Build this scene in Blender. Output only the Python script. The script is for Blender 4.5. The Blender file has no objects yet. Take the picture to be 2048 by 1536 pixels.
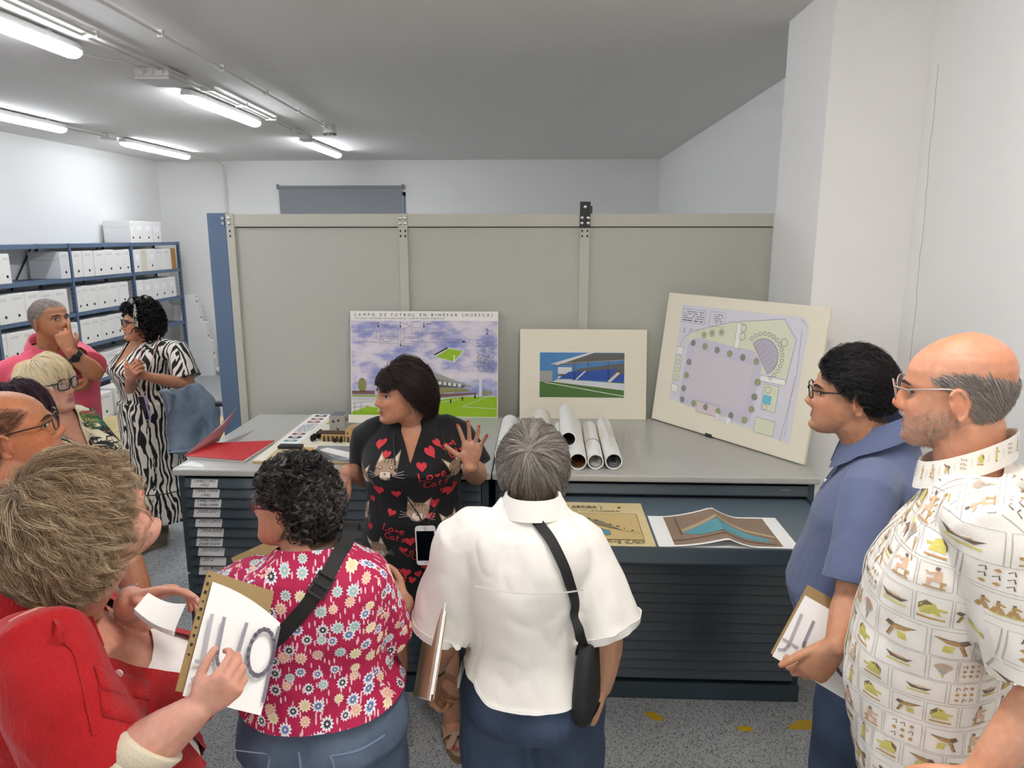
import bpy, bmesh, math, random
import numpy as np
from math import sin, cos, pi, radians, sqrt, atan2
from mathutils import Vector, Matrix, noise
from mathutils.bvhtree import BVHTree

# ------------------------------------------------------------------ camera, world, exposure
SC = bpy.context.scene
COL = SC.collection
FPX, HC, YAW, PITCH = 1450.0, 2.05, radians(2.4), radians(11.6)
cam = bpy.data.objects.new('camera', bpy.data.cameras.new('camera'))
COL.objects.link(cam)
cam.location = (0, 0, HC)
cam.rotation_euler = (pi / 2 - PITCH, 0, YAW)
cam.data.sensor_width = 36.0
cam.data.lens = FPX / 2048 * 36
cam.data.clip_start = 0.05
SC.camera = cam
world = bpy.data.worlds.new('world')
world.use_nodes = True
world.node_tree.nodes['Background'].inputs[0].default_value = (0.75, 0.85, 1.0, 1)
world.node_tree.nodes['Background'].inputs[1].default_value = 0.3
SC.world = world
SC.view_settings.view_transform = 'Standard'
SC.view_settings.look = 'None'
SC.view_settings.gamma = 1.0
SC.view_settings.use_curve_mapping = False
SC.view_settings.exposure = 0.32
SC.cycles.use_denoising = True
SC.cycles.max_bounces = 8
SC.cycles.diffuse_bounces = 5
LAMP_STRENGTH = 44.0

_F = np.array([-sin(YAW) * cos(PITCH), cos(YAW) * cos(PITCH), -sin(PITCH)])
_R = np.array([cos(YAW), sin(YAW), 0.0])
_U = np.cross(_R, _F)


def at(u, v, X=None, Y=None, Z=None):
    """Point of the room seen at photograph pixel (u, v) on the plane X, Y or Z = value."""
    r = _R * (u - 1024) / FPX - _U * (v - 768) / FPX + _F
    if X is not None:
        t = X / r[0]
    elif Y is not None:
        t = Y / r[1]
    else:
        t = (Z - HC) / r[2]
    return Vector((r[0] * t, r[1] * t, HC + r[2] * t))


# ------------------------------------------------------------------ materials
def lin(c):
    if isinstance(c, str):
        c = tuple(int(c[i:i + 2], 16) for i in (0, 2, 4))
    return tuple((x / 255 / 12.92 if x / 255 <= 0.04045 else ((x / 255 + 0.055) / 1.055) ** 2.4) for x in c[:3])


MATS = {}


def M(name, col=None, rough=0.6, metal=0.0, bump=0.0, bscale=200.0, var=0.0, vscale=6.0, spec=0.5, coat=0.0, alpha=1.0):
    if name in MATS:
        return MATS[name]
    m = bpy.data.materials.new(name)
    m.use_nodes = True
    nt = m.node_tree
    b = nt.nodes['Principled BSDF']
    c = lin(col)
    b.inputs['Base Color'].default_value = (*c, 1)
    b.inputs['Roughness'].default_value = rough
    b.inputs['Metallic'].default_value = metal
    b.inputs['Specular IOR Level'].default_value = spec
    b.inputs['Coat Weight'].default_value = coat
    b.inputs['Alpha'].default_value = alpha
    tc = nt.nodes.new('ShaderNodeTexCoord')
    n = nt.nodes.new('ShaderNodeTexNoise')
    nt.links.new(tc.outputs['Object'], n.inputs['Vector'])
    n.inputs['Scale'].default_value = vscale
    n.inputs['Detail'].default_value = 4
    mx = nt.nodes.new('ShaderNodeMix')
    mx.data_type = 'RGBA'
    v = max(var, 0.015)
    mx.inputs[6].default_value = (*[x * (1 - v) for x in c], 1)
    mx.inputs[7].default_value = (*[min(1, x * (1 + v)) for x in c], 1)
    nt.links.new(n.outputs['Fac'], mx.inputs[0])
    nt.links.new(mx.outputs[2], b.inputs['Base Color'])
    if bump:
        n2 = nt.nodes.new('ShaderNodeTexNoise')
        nt.links.new(tc.outputs['Object'], n2.inputs['Vector'])
        n2.inputs['Scale'].default_value = bscale
        n2.inputs['Detail'].default_value = 3
        bp = nt.nodes.new('ShaderNodeBump')
        bp.inputs['Strength'].default_value = bump
        bp.inputs['Distance'].default_value = 0.004
        nt.links.new(n2.outputs['Fac'], bp.inputs['Height'])
        nt.links.new(bp.outputs['Normal'], b.inputs['Normal'])
    MATS[name] = m
    return m


def bsdf(m):
    return m.node_tree.nodes['Principled BSDF']


def N(nt, kind, **inp):
    n = nt.nodes.new('ShaderNode' + kind)
    for k, v in inp.items():
        if k in ('data_type', 'operation', 'blend_type', 'feature', 'voronoi_dimensions', 'noise_dimensions', 'wave_type', 'bands_direction', 'attribute_name', 'clamp'):
            setattr(n, k, v)
        else:
            i = int(k[1:]) if k[0] == '_' and k[1:].isdigit() else k.replace('_', ' ')
            if isinstance(v, bpy.types.NodeSocket):
                nt.links.new(v, n.inputs[i])
            else:
                n.inputs[i].default_value = v
    return n


def ramp(nt, fac, stops, const=False):
    r = nt.nodes.new('ShaderNodeValToRGB')
    e = r.color_ramp.elements
    while len(e) < len(stops):
        e.new(0.5)
    for i, (p, c) in enumerate(stops):
        e[i].position = p
        e[i].color = (*lin(c), 1) if not isinstance(c, (int, float)) else (c, c, c, 1)
    if const:
        r.color_ramp.interpolation = 'CONSTANT'
    nt.links.new(fac, r.inputs[0])
    return r.outputs[0]


def mixc(nt, fac, a, b):
    m = nt.nodes.new('ShaderNodeMix')
    m.data_type = 'RGBA'
    for i, x in ((0, fac), (6, a), (7, b)):
        if isinstance(x, bpy.types.NodeSocket):
            nt.links.new(x, m.inputs[i])
        elif isinstance(x, (int, float)):
            m.inputs[i].default_value = x
        else:
            m.inputs[i].default_value = (*lin(x), 1)
    return m.outputs[2]


def emit(name, col, s):
    if name in MATS:
        return MATS[name]
    m = M(name, col, 0.4)
    b = bsdf(m)
    b.inputs['Emission Color'].default_value = (*lin(col), 1)
    b.inputs['Emission Strength'].default_value = s
    return m


def glass(name, tint='f4f8fa', alpha=0.12, rough=0.03):
    if name in MATS:
        return MATS[name]
    m = bpy.data.materials.new(name)
    m.use_nodes = True
    nt = m.node_tree
    out = nt.nodes['Material Output']
    g = N(nt, 'BsdfGlossy', Color=(1, 1, 1, 1), Roughness=rough)
    t = N(nt, 'BsdfTransparent', Color=(*lin(tint), 1))
    mx = nt.nodes.new('ShaderNodeMixShader')
    mx.inputs[0].default_value = alpha
    nt.links.new(t.outputs[0], mx.inputs[1])
    nt.links.new(g.outputs[0], mx.inputs[2])
    nt.links.new(mx.outputs[0], out.inputs[0])
    MATS[name] = m
    return m


# ------------------------------------------------------------------ mesh building
class MB:
    def __init__(s):
        s.v, s.f, s.mi, s.mats = [], [], [], []

    def mat(s, m):
        if m is None:
            return 0
        if m not in s.mats:
            s.mats.append(m)
        return s.mats.index(m)

    def add(s, vs, fs, m=None):
        o = len(s.v)
        i = s.mat(m)
        s.v += [tuple(x) for x in vs]
        for f in fs:
            s.f.append([k + o for k in f])
            s.mi.append(i)

    def box(s, x0, y0, z0, x1, y1, z1, m=None):
        s.add([(x0, y0, z0), (x1, y0, z0), (x1, y1, z0), (x0, y1, z0), (x0, y0, z1), (x1, y0, z1), (x1, y1, z1), (x0, y1, z1)],
              [(0, 3, 2, 1), (4, 5, 6, 7), (0, 1, 5, 4), (1, 2, 6, 5), (2, 3, 7, 6), (3, 0, 4, 7)], m)
        return s

    def obox(s, o, ex, ey, ez, m=None):
        o, ex, ey, ez = map(Vector, (o, ex, ey, ez))
        vs = [o + ex * a + ey * b + ez * c for c in (0, 1) for a, b in ((0, 0), (1, 0), (1, 1), (0, 1))]
        fl = ex.cross(ey).dot(ez) < 0
        fs = [(0, 3, 2, 1), (4, 5, 6, 7), (0, 1, 5, 4), (1, 2, 6, 5), (2, 3, 7, 6), (3, 0, 4, 7)]
        s.add(vs, [f[::-1] for f in fs] if fl else fs, m)
        return s

    def loft(s, rings, m=None, cap=True, closed=True):
        n = len(rings[0])
        vs = [p for r in rings for p in r]
        fs = []
        for i in range(len(rings) - 1):
            for j in range(n if closed else n - 1):
                k = (j + 1) % n
                fs.append((i * n + j, i * n + k, (i + 1) * n + k, (i + 1) * n + j))
        if cap:
            fs.append(tuple(range(n))[::-1])
            fs.append(tuple((len(rings) - 1) * n + j for j in range(n)))
        s.add(vs, fs, m)
        return s

    def tube(s, pts, r, n=8, m=None, cap=True, closed=False, flat=1.0):
        pts = [Vector(p) for p in pts]
        k = len(pts)
        rs = r if isinstance(r, (list, tuple)) else [r] * k
        up = None
        rings = []
        for i, p in enumerate(pts):
            if closed:
                t = pts[(i + 1) % k] - pts[i - 1]
            else:
                t = pts[min(i + 1, k - 1)] - pts[max(i - 1, 0)]
            t.normalize()
            if up is None:
                up = Vector((0, 0, 1)) if abs(t.z) < 0.9 else Vector((0, 1, 0))
            a = t.cross(up).normalized()
            b = t.cross(a).normalized()
            up = -b
            rings.append([p + a * cos(2 * pi * j / n) * rs[i] + b * sin(2 * pi * j / n) * rs[i] * flat for j in range(n)])
        if closed:
            rings.append(rings[0])
            cap = False
        return s.loft(rings, m, cap)

    def prism(s, pts, o, ex, ey, h, m=None):
        o, ex, ey = Vector(o), Vector(ex), Vector(ey)
        nn = ex.cross(ey).normalized() * h
        a = sum(pts[i][0] * pts[(i + 1) % len(pts)][1] - pts[(i + 1) % len(pts)][0] * pts[i][1] for i in range(len(pts)))
        if a < 0:
            pts = pts[::-1]
        lo = [o + ex * p[0] + ey * p[1] for p in pts]
        return s.loft([lo, [p + nn for p in lo]], m)

    def sphere(s, c, r, m=None, nu=16, nv=10, sc=(1, 1, 1)):
        c = Vector(c)
        rings = []
        for i in range(nv + 1):
            a = -pi / 2 + pi * min(max(i / nv, 0.02), 0.98)
            rings.append([c + Vector((r * sc[0] * cos(a) * cos(2 * pi * j / nu), r * sc[1] * cos(a) * sin(2 * pi * j / nu), r * sc[2] * sin(a))) for j in range(nu)])
        return s.loft(rings, m)

    def build(s, name, m=None, parent=None, smooth=None, bevel=0, off=None, **props):
        me = bpy.data.meshes.new(name)
        vs = s.v
        if off is not None:
            vs = [(x - off[0], y - off[1], z - off[2]) for x, y, z in vs]
        me.from_pydata(vs, [], s.f)
        mats = s.mats if s.mats else ([m] if m else [])
        for x in mats:
            me.materials.append(x)
        if len(mats) > 1:
            me.polygons.foreach_set('material_index', s.mi)
        me.validate()
        if smooth:
            me.polygons.foreach_set('use_smooth', [True] * len(me.polygons))
            if smooth < 180:
                me.set_sharp_from_angle(angle=radians(smooth))
        return put(name, me, parent, bevel, **props)


def put(name, me, parent=None, bevel=0, **props):
    o = bpy.data.objects.new(name, me)
    COL.objects.link(o)
    if parent is not None:
        o.parent = parent
    if bevel:
        b = o.modifiers.new('bevel', 'BEVEL')
        b.width = bevel
        b.segments = 2
        b.limit_method = 'ANGLE'
        b.angle_limit = radians(40)
    for k, v in props.items():
        o[k] = v
    return o


def thing(name, label, cat, loc=(0, 0, 0), rotz=0.0, group=None):
    o = bpy.data.objects.new(name, None)
    o.empty_display_size = 0.05
    COL.objects.link(o)
    o.location = loc
    o.rotation_euler = (0, 0, rotz)
    o['label'] = label
    o['category'] = cat
    if group:
        o['group'] = group
    return o


def tag(o, label, cat, group=None):
    o['label'] = label
    o['category'] = cat
    if group:
        o['group'] = group
    return o


def copy_obj(o, parent=None):
    c = o.copy()
    COL.objects.link(c)
    if parent is not None:
        c.parent = parent
    for ch in list(o.children):
        copy_obj(ch, c)
    return c


_txt = {}


def text_geo(s, font_shear=0.0, space=1.0):
    """Vertices and faces of a line of lettering, size 1, origin at the left of the base line; width returned too."""
    k = (s, font_shear, space)
    if k in _txt:
        return _txt[k]
    cu = bpy.data.curves.new('lettering', 'FONT')
    cu.body = s
    cu.shear = font_shear
    cu.space_character = space
    cu.resolution_u = 3
    ob = bpy.data.objects.new('lettering', cu)
    me = ob.to_mesh()
    vs = [(v.co.x, v.co.y) for v in me.vertices]
    fs = [tuple(p.vertices) for p in me.polygons]
    ob.to_mesh_clear()
    bpy.data.objects.remove(ob)
    bpy.data.curves.remove(cu)
    w = max([v[0] for v in vs] or [0])
    _txt[k] = (vs, fs, w)
    return _txt[k]


class Flat:
    """Print on a flat sheet: polygons, lines and lettering in sheet coordinates (metres), a hair above its surface."""

    def __init__(s, o, ex, ey, h=0.0004):
        s.o, s.ex, s.ey = Vector(o), Vector(ex), Vector(ey)
        s.n = s.ex.cross(s.ey).normalized()
        s.h = h
        s.mb = MB()

    def P(s, x, y, l):
        return s.o + s.ex * x + s.ey * y + s.n * (s.h * l)

    def poly(s, pts, m, l=1):
        a = sum(pts[i][0] * pts[(i + 1) % len(pts)][1] - pts[(i + 1) % len(pts)][0] * pts[i][1] for i in range(len(pts)))
        if a < 0:
            pts = pts[::-1]
        s.mb.add([s.P(x, y, l) for x, y in pts], [tuple(range(len(pts)))], m)
        return s

    def rect(s, x0, y0, x1, y1, m, l=1):
        return s.poly([(x0, y0), (x1, y0), (x1, y1), (x0, y1)], m, l)

    def line(s, pts, w, m, l=2):
        for (x0, y0), (x1, y1) in zip(pts[:-1], pts[1:]):
            d = sqrt((x1 - x0) ** 2 + (y1 - y0) ** 2) or 1e-6
            tx, ty = (x1 - x0) / d * w / 2, (y1 - y0) / d * w / 2
            nx, ny = -ty, tx
            s.poly([(x0 - tx + nx, y0 - ty + ny), (x1 + tx + nx, y1 + ty + ny), (x1 + tx - nx, y1 + ty - ny), (x0 - tx - nx, y0 - ty - ny)], m, l)
        return s

    def frame(s, x0, y0, x1, y1, w, m, l=2):
        return s.line([(x0, y0), (x1, y0), (x1, y1), (x0, y1), (x0, y0)], w, m, l)

    def disc(s, x, y, r, m, l=2, n=14, ry=None):
        ry = ry or r
        return s.poly([(x + r * cos(2 * pi * i / n), y + ry * sin(2 * pi * i / n)) for i in range(n)], m, l)

    def ring(s, x, y, r, w, m, l=2, n=14):
        return s.line([(x + r * cos(2 * pi * i / n), y + r * sin(2 * pi * i / n)) for i in range(n + 1)], w, m, l)

    def text(s, t, x, y, size, m, l=2, width=None, shear=0.0, space=1.0, rot=0.0, align=0):
        vs, fs, w = text_geo(t, shear, space)
        sx = width / w if width and w else size
        c, q = cos(rot), sin(rot)
        ox = -align * w * sx
        s.mb.add([s.P(x + (a * sx + ox) * c - b * size * q, y + (a * sx + ox) * q + b * size * c, l) for a, b in vs], fs, m)
        return s

    def scribble(s, x, y, w, h, m, rows, l=2, seed=1, dens=0.8):
        """Rows of small print too fine to read: short dashes."""
        rg = random.Random(seed)
        for r in range(rows):
            yy = y - h * r / rows
            xx = x
            while xx < x + w:
                d = rg.uniform(0.004, 0.016)
                if rg.random() < dens:
                    s.rect(xx, yy - h / rows * 0.45, min(xx + d, x + w), yy, m, l)
                xx += d + 0.002
        return s

    def build(s, name, parent, off=(0, 0, 0)):
        return s.mb.build(name, None, parent, off=off)
# ------------------------------------------------------------------ materials of the room
wall_m = M('white_wall_paint', 'f0efec', 0.85, bump=0.25, bscale=90, var=0.02, vscale=1.5)
ceil_m = M('matt_ceiling_paint', 'dddbd7', 0.92, bump=0.2, bscale=40, var=0.03, vscale=0.8)
blue_m = M('blue_steel', '5c718c', 0.5, var=0.04, vscale=3)
dark_m = M('slate_steel', '36424a', 0.32, var=0.05, vscale=3, bump=0.05, bscale=500)
gap_m = M('dark_gap', '14181b', 0.8)
panel_m = M('grey_green_steel', 'b9bab0', 0.55, var=0.02, bump=0.06, bscale=400)
rail_m = M('pale_grey_steel', 'c0bfb2', 0.5, var=0.02)
top_m = M('grey_laminate', 'b4b4ae', 0.33, var=0.03, bump=0.03, bscale=300)
pvc_m = M('white_pvc', 'dedcd6', 0.5)
white_m = M('white_paper', 'f4f4f2', 0.8)
ink_m = M('black_ink', '1a1a1c', 0.7)
chrome_m = M('bright_zinc', 'd8d8d6', 0.25, metal=1.0)
black_m = M('black_plastic', '17181a', 0.45)

floor_m = bpy.data.materials.new('terrazzo_floor')
floor_m.use_nodes = True
nt = floor_m.node_tree
tc = N(nt, 'TexCoord')
v1 = N(nt, 'TexVoronoi', Vector=tc.outputs['Object'], Scale=150.0)
v2 = N(nt, 'TexVoronoi', Vector=tc.outputs['Object'], Scale=240.0)
n1 = N(nt, 'TexNoise', Vector=tc.outputs['Object'], Scale=2.0, Detail=4.0)
base = mixc(nt, n1.outputs['Fac'], 'a6a8a8', 'b2b4b3')
sep = N(nt, 'SeparateColor', Color=v1.outputs['Color'])
dk = N(nt, 'Math', operation='LESS_THAN', _0=sep.outputs[0], _1=0.16)
dk2 = N(nt, 'Math', operation='LESS_THAN', _0=v1.outputs['Distance'], _1=0.5)
dk3 = N(nt, 'Math', operation='MULTIPLY', _0=dk.outputs[0], _1=dk2.outputs[0])
c1 = mixc(nt, dk3.outputs[0], base, '5c5e5f')
lt = N(nt, 'Math', operation='GREATER_THAN', _0=sep.outputs[1], _1=0.84)
lt2 = N(nt, 'Math', operation='MULTIPLY', _0=lt.outputs[0], _1=dk2.outputs[0])
c2 = mixc(nt, lt2.outputs[0], c1, 'b2b3b1')
sep2 = N(nt, 'SeparateColor', Color=v2.outputs['Color'])
dk4 = N(nt, 'Math', operation='LESS_THAN', _0=sep2.outputs[0], _1=0.2)
c3 = mixc(nt, dk4.outputs[0], c2, '7f8182')
nt.links.new(c3, bsdf(floor_m).inputs['Base Color'])
bsdf(floor_m).inputs['Roughness'].default_value = 0.22

# ------------------------------------------------------------------ the setting
XL, XR, YB, YF, H = -5.6, 1.64, 10.7, -3.4, 3.1


def struct(name, mb, m, smooth=None, bevel=0):
    return mb.build(name, m, None, smooth, bevel, kind='structure')


struct('floor', MB().box(XL - .2, YF - .2, -.1, XR + .2, YB + .2, 0), floor_m)
struct('ceiling', MB().box(XL - .2, YF - .2, H, XR + .2, YB + .2, H + .1), ceil_m)
struct('wall_left', MB().box(XL - .2, YF, 0, XL, YB, H), wall_m)
struct('wall_right', MB().box(XR, YF, 0, XR + .2, YB, H), wall_m)
struct('wall_front', MB().box(XL - .2, YF - .2, 0, XR + .2, YF, H), wall_m)
# back wall with the window opening behind the roller blind
wx0, wx1, wz0, wz1 = -3.76, -1.98, 1.0, 2.66
mb = MB()
mb.box(XL - .2, YB, 0, wx0, YB + .2, H)
mb.box(wx1, YB, 0, XR + .2, YB + .2, H)
mb.box(wx0, YB, 0, wx1, YB + .2, wz0)
mb.box(wx0, YB, wz1, wx1, YB + .2, H)
struct('wall_back', mb, wall_m)
wn = bpy.data.objects.new('window_1', None)
COL.objects.link(wn)
wn['kind'] = 'structure'
alu = M('white_aluminium', 'e6e8e8', 0.4)
mb = MB()
for a in ((wx0, wz0, wx0 + .05, wz1), (wx1 - .05, wz0, wx1, wz1), (wx0, wz0, wx1, wz0 + .05), (wx0, wz1 - .05, wx1, wz1), (-2.9, wz0, -2.84, wz1)):
    mb.box(a[0], YB + .07, a[1], a[2], YB + .12, a[3])
mb.build('window_frame', alu, wn)
MB().box(wx0 + .05, YB + .09, wz0 + .05, -2.9, YB + .1, wz1 - .05).build('pane', glass('window_glass', 'e8f2fa', 0.08), wn)
MB().box(-2.84, YB + .09, wz0 + .05, wx1 - .05, YB + .1, wz1 - .05).build('pane', glass('window_glass'), wn)

# pillar on the right
struct('wall_pillar', MB().box(1.227, 3.38, 0, XR, 3.985, H), wall_m)
bb = M('grey_skirting', 'a9abab', 0.45, var=0.06, vscale=30)
struct('baseboard_back', MB().box(XL, YB - .012, 0, XR, YB, .075), bb)
struct('baseboard_left', MB().box(XL, YF, 0, XL + .012, YB, .075), bb)
struct('baseboard_right', MB().box(XR - .012, 4.0, 0, XR, YB, .075), bb)
# hairline crack in the plaster of the right wall
crack = M('crack_line', 'bdb8b2', 0.9)
rg = random.Random(4)
pts = []
for i in range(26):
    t = i / 25
    pts.append((XR - .001, 3.30 - 0.05 * t + rg.uniform(-.006, .006), 2.75 - 1.3 * t))
struct('trim_1', MB().tube(pts, 0.0011, 4), crack)

# pale yellow boards lying on the floor and worn yellow tape
yl = M('pale_yellow_board', 'd9c58c', 0.5, var=0.06, vscale=8)
tb = thing('floor_covering', 'pale yellow boards laid flat on the grey floor between the shelving and the zebra dress', 'floor board', (-4.0, 7.2, 0))
k = 0
for iy in range(3):
    for ix in range(4):
        x0, y0 = -1.05 + ix * .56, -.95 + iy * .56
        MB().box(x0, y0, 0.0005, x0 + .552, y0 + .552, .012).build('board', yl, tb, bevel=.002)
tape_m = M('worn_yellow_tape', 'c9a21e', 0.6, var=0.2, vscale=60)


def tape(x, y, pts, label):
    o = MB().prism(pts, (0, 0, .0004), (1, 0, 0), (0, 1, 0), .0012).build('floor_tape', tape_m, None)
    o.location = (x, y, 0)
    tag(o, label, 'tape', 'worn yellow floor tape')


tape(1.17, 2.79, [(-.115, -.03), (-.05, -.028), (.16, -.03), (.16, .03), (-.06, .032), (-.07, .012), (-.1, .0)], 'longest strip of worn yellow tape on the floor beside the man in blue')
tape(.5, 2.82, [(-.035, .01), (-.03, .03), (.005, .03), (.04, -.01), (.03, -.03), (-.01, -.02)], 'small oval remnant of yellow tape on the floor before the plan chest')
tape(.13, 2.83, [(-.035, -.02), (.03, -.03), (.035, -.005), (-.02, .012)], 'faint scrap of yellow tape on the floor under the black shoulder bag')
tape(.87, 2.76, [(-.03, -.018), (.035, -.022), (.03, .012), (-.02, .012)], 'pale worn patch of yellow tape left of the longest strip')

# ------------------------------------------------------------------ lamps on the ceiling
lens_m = emit('lit_diffuser', 'f2f6ff', LAMP_STRENGTH)
lens_b = emit('lit_diffuser_dimmed', 'f2f6ff', LAMP_STRENGTH * .6)  # same kind of lamp, dimmed so the left wall does not burn out
lens_c = emit('lit_diffuser_boosted', 'fff9f4', LAMP_STRENGTH * 1.3)  # for the added right row, boosted to brighten that side
hous_m = M('lamp_housing', 'd6d6d4', 0.5)
clear_m = emit('lit_end_cap', 'e8eaea', 1.2)


def batten(x, y0, y1, label):
    L = y1 - y0
    t = thing('ceiling_light', label, 'lamp', (x, (y0 + y1) / 2, H), 0, 'fluorescent battens on the ceiling')
    h = L / 2

    def sec(w, z0, z1, y):
        return [(w * cos(a), y, (z0 + z1) / 2 + (z1 - z0) / 2 * sin(a)) for a in [2 * pi * i / 16 for i in range(16)]]
    mb = MB()
    for yy, sc in ((-h, .8), (-h + .03, 1), (h - .03, 1), (h, .8)):
        pass
    mb.loft([[(x_, yy, z_) for x_, z_ in ((-.05 * s, -.052), (-.05 * s, -.03), (-.035 * s, -.012), (.035 * s, -.012), (.05 * s, -.03), (.05 * s, -.052))] for yy, s in ((-h, .75), (-h + .05, 1), (h - .05, 1), (h, .75))])
    mb.build('housing', hous_m, t, 40)
    mb = MB()
    prof = [(.052 * cos(a), -.052 - .045 * abs(sin(a)) ** .8) for a in [pi + pi * i / 10 for i in range(11)]]
    mb.loft([[(px * s, yy, -.05 + (pz + .05) * s) for px, pz in prof] for yy, s in ((-h + .06, 1), (h - .06, 1))])
    mb.build('diffuser', lens_b if x < -4 else lens_c if x > 0 else lens_m, t, 60)
    for sg in (-1, 1):
        mb = MB()
        mb.loft([[(px * s, sg * yy, -.05 + (pz + .05) * s) for px, pz in prof] for yy, s in ((h - .059, 1), (h - .03, .95), (h - .008, .72), (h, .35))])
        mb.build('end_cap', clear_m, t, 60)
    for yy in (-h * .6, h * .6):
        MB().box(-.03, yy - .02, -.013, .03, yy + .02, -.0005).build('ceiling_clip', pvc_m, t)
    return t


RA, RB = -2.6, -4.6
for x, y0, y1, l in (
        (RA, 2.9, 4.22, 'lit fluorescent batten cut by the upper left corner of the picture, nearest of its row'),
        (RA, 5.47, 6.82, 'lit fluorescent batten beyond the junction box, second of the row nearer the smoke detector'),
        (RA, 8.2, 9.5, 'lit fluorescent batten farthest along the row, above the roller blind'),
        (RB, 5.8, 7.12, 'lit fluorescent batten at the left edge above the archive shelving'),
        (RB, 8.1, 9.6, 'lit fluorescent batten near the back left corner above the shelving'),
        (RA, 0.2, 1.52, 'lit fluorescent batten of the presenter-side row, outside the picture above the red shirt'),
        (RA, -2.5, -1.18, 'lit fluorescent batten of the presenter-side row, behind the camera'),
        (RB, 3.1, 4.42, 'lit fluorescent batten of the shelving-side row, outside the left edge of the picture'),
        (RB, .3, 1.62, 'lit fluorescent batten of the shelving-side row, beside the camera'),
        (.35, 0.6, 1.92, 'added unseen lit batten above the camera, brightening the right side'),  # right row is added out of view to brighten that side
        (.35, -2.6, -1.28, 'added unseen lit batten behind the camera, brightening the right side')):
    batten(x, y0, y1, l)

# conduits, junction box, detector
con = thing('cable_conduit', 'long white conduit running along the ceiling to the smoke detector', 'conduit', (-2.05, 5.4, H))
MB().tube([(.08, -5.4, -.022), (.06, -1.9, -.022), (-.06, 1.95, -.022)], .0095, 10).build('pipe', pvc_m, con, 60)
for i in range(9):
    yy = -4.6 + i * .8
    xx = .06 + .015 * (-yy / 5) if yy < -1.9 else .06 - .12 * (yy + 1.9) / 3.85
    mb = MB().box(xx - .016, yy - .011, -.036, xx + .016, yy + .011, -.0005)
    mb.build('pipe_clip', pvc_m, con)
det = thing('smoke_detector', 'round white smoke detector at the end of the ceiling conduit', 'detector', (-2.11, 7.42, H))
mb = MB()
mb.loft([[(r * cos(2 * pi * j / 20), r * sin(2 * pi * j / 20), z) for j in range(20)] for r, z in ((.05, -.001), (.052, -.03), (.062, -.04), (.062, -.062), (.05, -.075), (.03, -.082))])
mb.build('body', pvc_m, det, 40)
mb = MB()
for j in range(10):
    a = 2 * pi * j / 10
    mb.obox((.055 * cos(a) - .012 * sin(a), .055 * sin(a) + .012 * cos(a), -.082), (.024 * sin(a), -.024 * cos(a), 0), (.008 * cos(a), .008 * sin(a), 0), (0, 0, .012))
mb.build('vent_ring', M('dark_vent', '6e6c68', .7), det)

con = thing('cable_conduit', 'pair of white conduits beside the row of lamps through the junction box', 'conduit', (-2.5, 4.9, H))
for dx in (0, .07):
    MB().tube([(.16 + dx, -4.9, -.02), (.06 + dx, -.2, -.02), (-.02 + dx * .8, 2.9, -.02)], .0085, 8).build('pipe', pvc_m, con, 60)
for i, yy in enumerate((-1.6, -.9, .55, 1.2, 1.9, 2.6)):
    xx = .06 - .026 * (yy + .2)
    MB().box(xx - .015, yy - .01, -.034, xx + .08, yy + .01, -.0005).build('pipe_clip', pvc_m, con)
MB().tube([(-.1, -.72, -.06), (-.07, -.55, -.05), (-.03, -.4, -.035), (0, -.14, -.045)], .007, 8).build('pipe', pvc_m, con, 60)
jb = thing('junction_box', 'square white junction box on the ceiling between two lamps', 'junction box', (-2.5, 4.95, H))
MB().box(-.11, -.13, -.055, .11, .13, -.0005).build('body', pvc_m, jb, bevel=.006)
MB().box(-.114, -.134, -.075, .114, .134, -.056).build('lid', hous_m, jb, bevel=.006)
for x in (-.06, 0, .06):
    MB().tube([(x, -.128, -.03), (x, -.142, -.03)], .018, 12).build('knockout', pvc_m, jb, 60)
for (x, y, l) in ((-2.55, 8.05, 'small white connector box before the farthest lamp of the row'), (-4.6, 7.85, 'small white connector box between the two lamps above the shelving')):
    j2 = thing('connector_box', l, 'junction box', (x, y, H))
    MB().box(-.05, -.07, -.05, .05, .07, -.0005).build('body', pvc_m, j2, bevel=.005)
    MB().box(-.054, -.074, -.062, .054, .074, -.051).build('lid', hous_m, j2, bevel=.004)
con = thing('cable_conduit', 'white conduit from the back lamp down the back wall behind the grey partition', 'conduit', (-4.63, 9.7, H))
MB().tube([(0, -.05, -.03), (0, .7, -.03), (.02, .9, -.035), (.03, .965, -.08), (.03, .975, -.2), (.03, .975, -2.9)], .011, 10).build('pipe', pvc_m, con, 60)
for z in (-.4, -1.0):
    MB().box(.01, .955, z - .012, .05, .999, z + .012).build('pipe_clip', pvc_m, con)
con = thing('cable_conduit', 'white cable looping between the two lamps above the shelving', 'conduit', (-4.6, 7.5, H))
MB().tube([(.03, -.38, -.03), (.07, -.2, -.04), (.06, .1, -.035), (.02, .28, -.03)], .008, 8).build('pipe', pvc_m, con, 60)
MB().tube([(-.02, -.38, -.03), (-.04, -.1, -.03), (0, .28, -.03)], .008, 8).build('pipe', pvc_m, con, 60)

# roller blind
bl = thing('roller_blind', 'grey roller blind on the back wall above the partition', 'blind', (-2.92, YB, 2.74))
cloth = M('grey_blind_cloth', '8f9296', 0.85, var=0.02)
MB().box(-.89, -.05, -1.7, .89, -.047, -.01).build('cloth', cloth, bl)
MB().tube([(-.9, -.05, -.012), (.9, -.05, -.012)], .019, 14).build('roller', cloth, bl, 60)
for x in (-.915, .9):
    MB().box(x, -.075, -.04, x + .015, -.0005, .025).build('bracket', M('grey_bracket', '8a8c8c', .5), bl)
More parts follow.
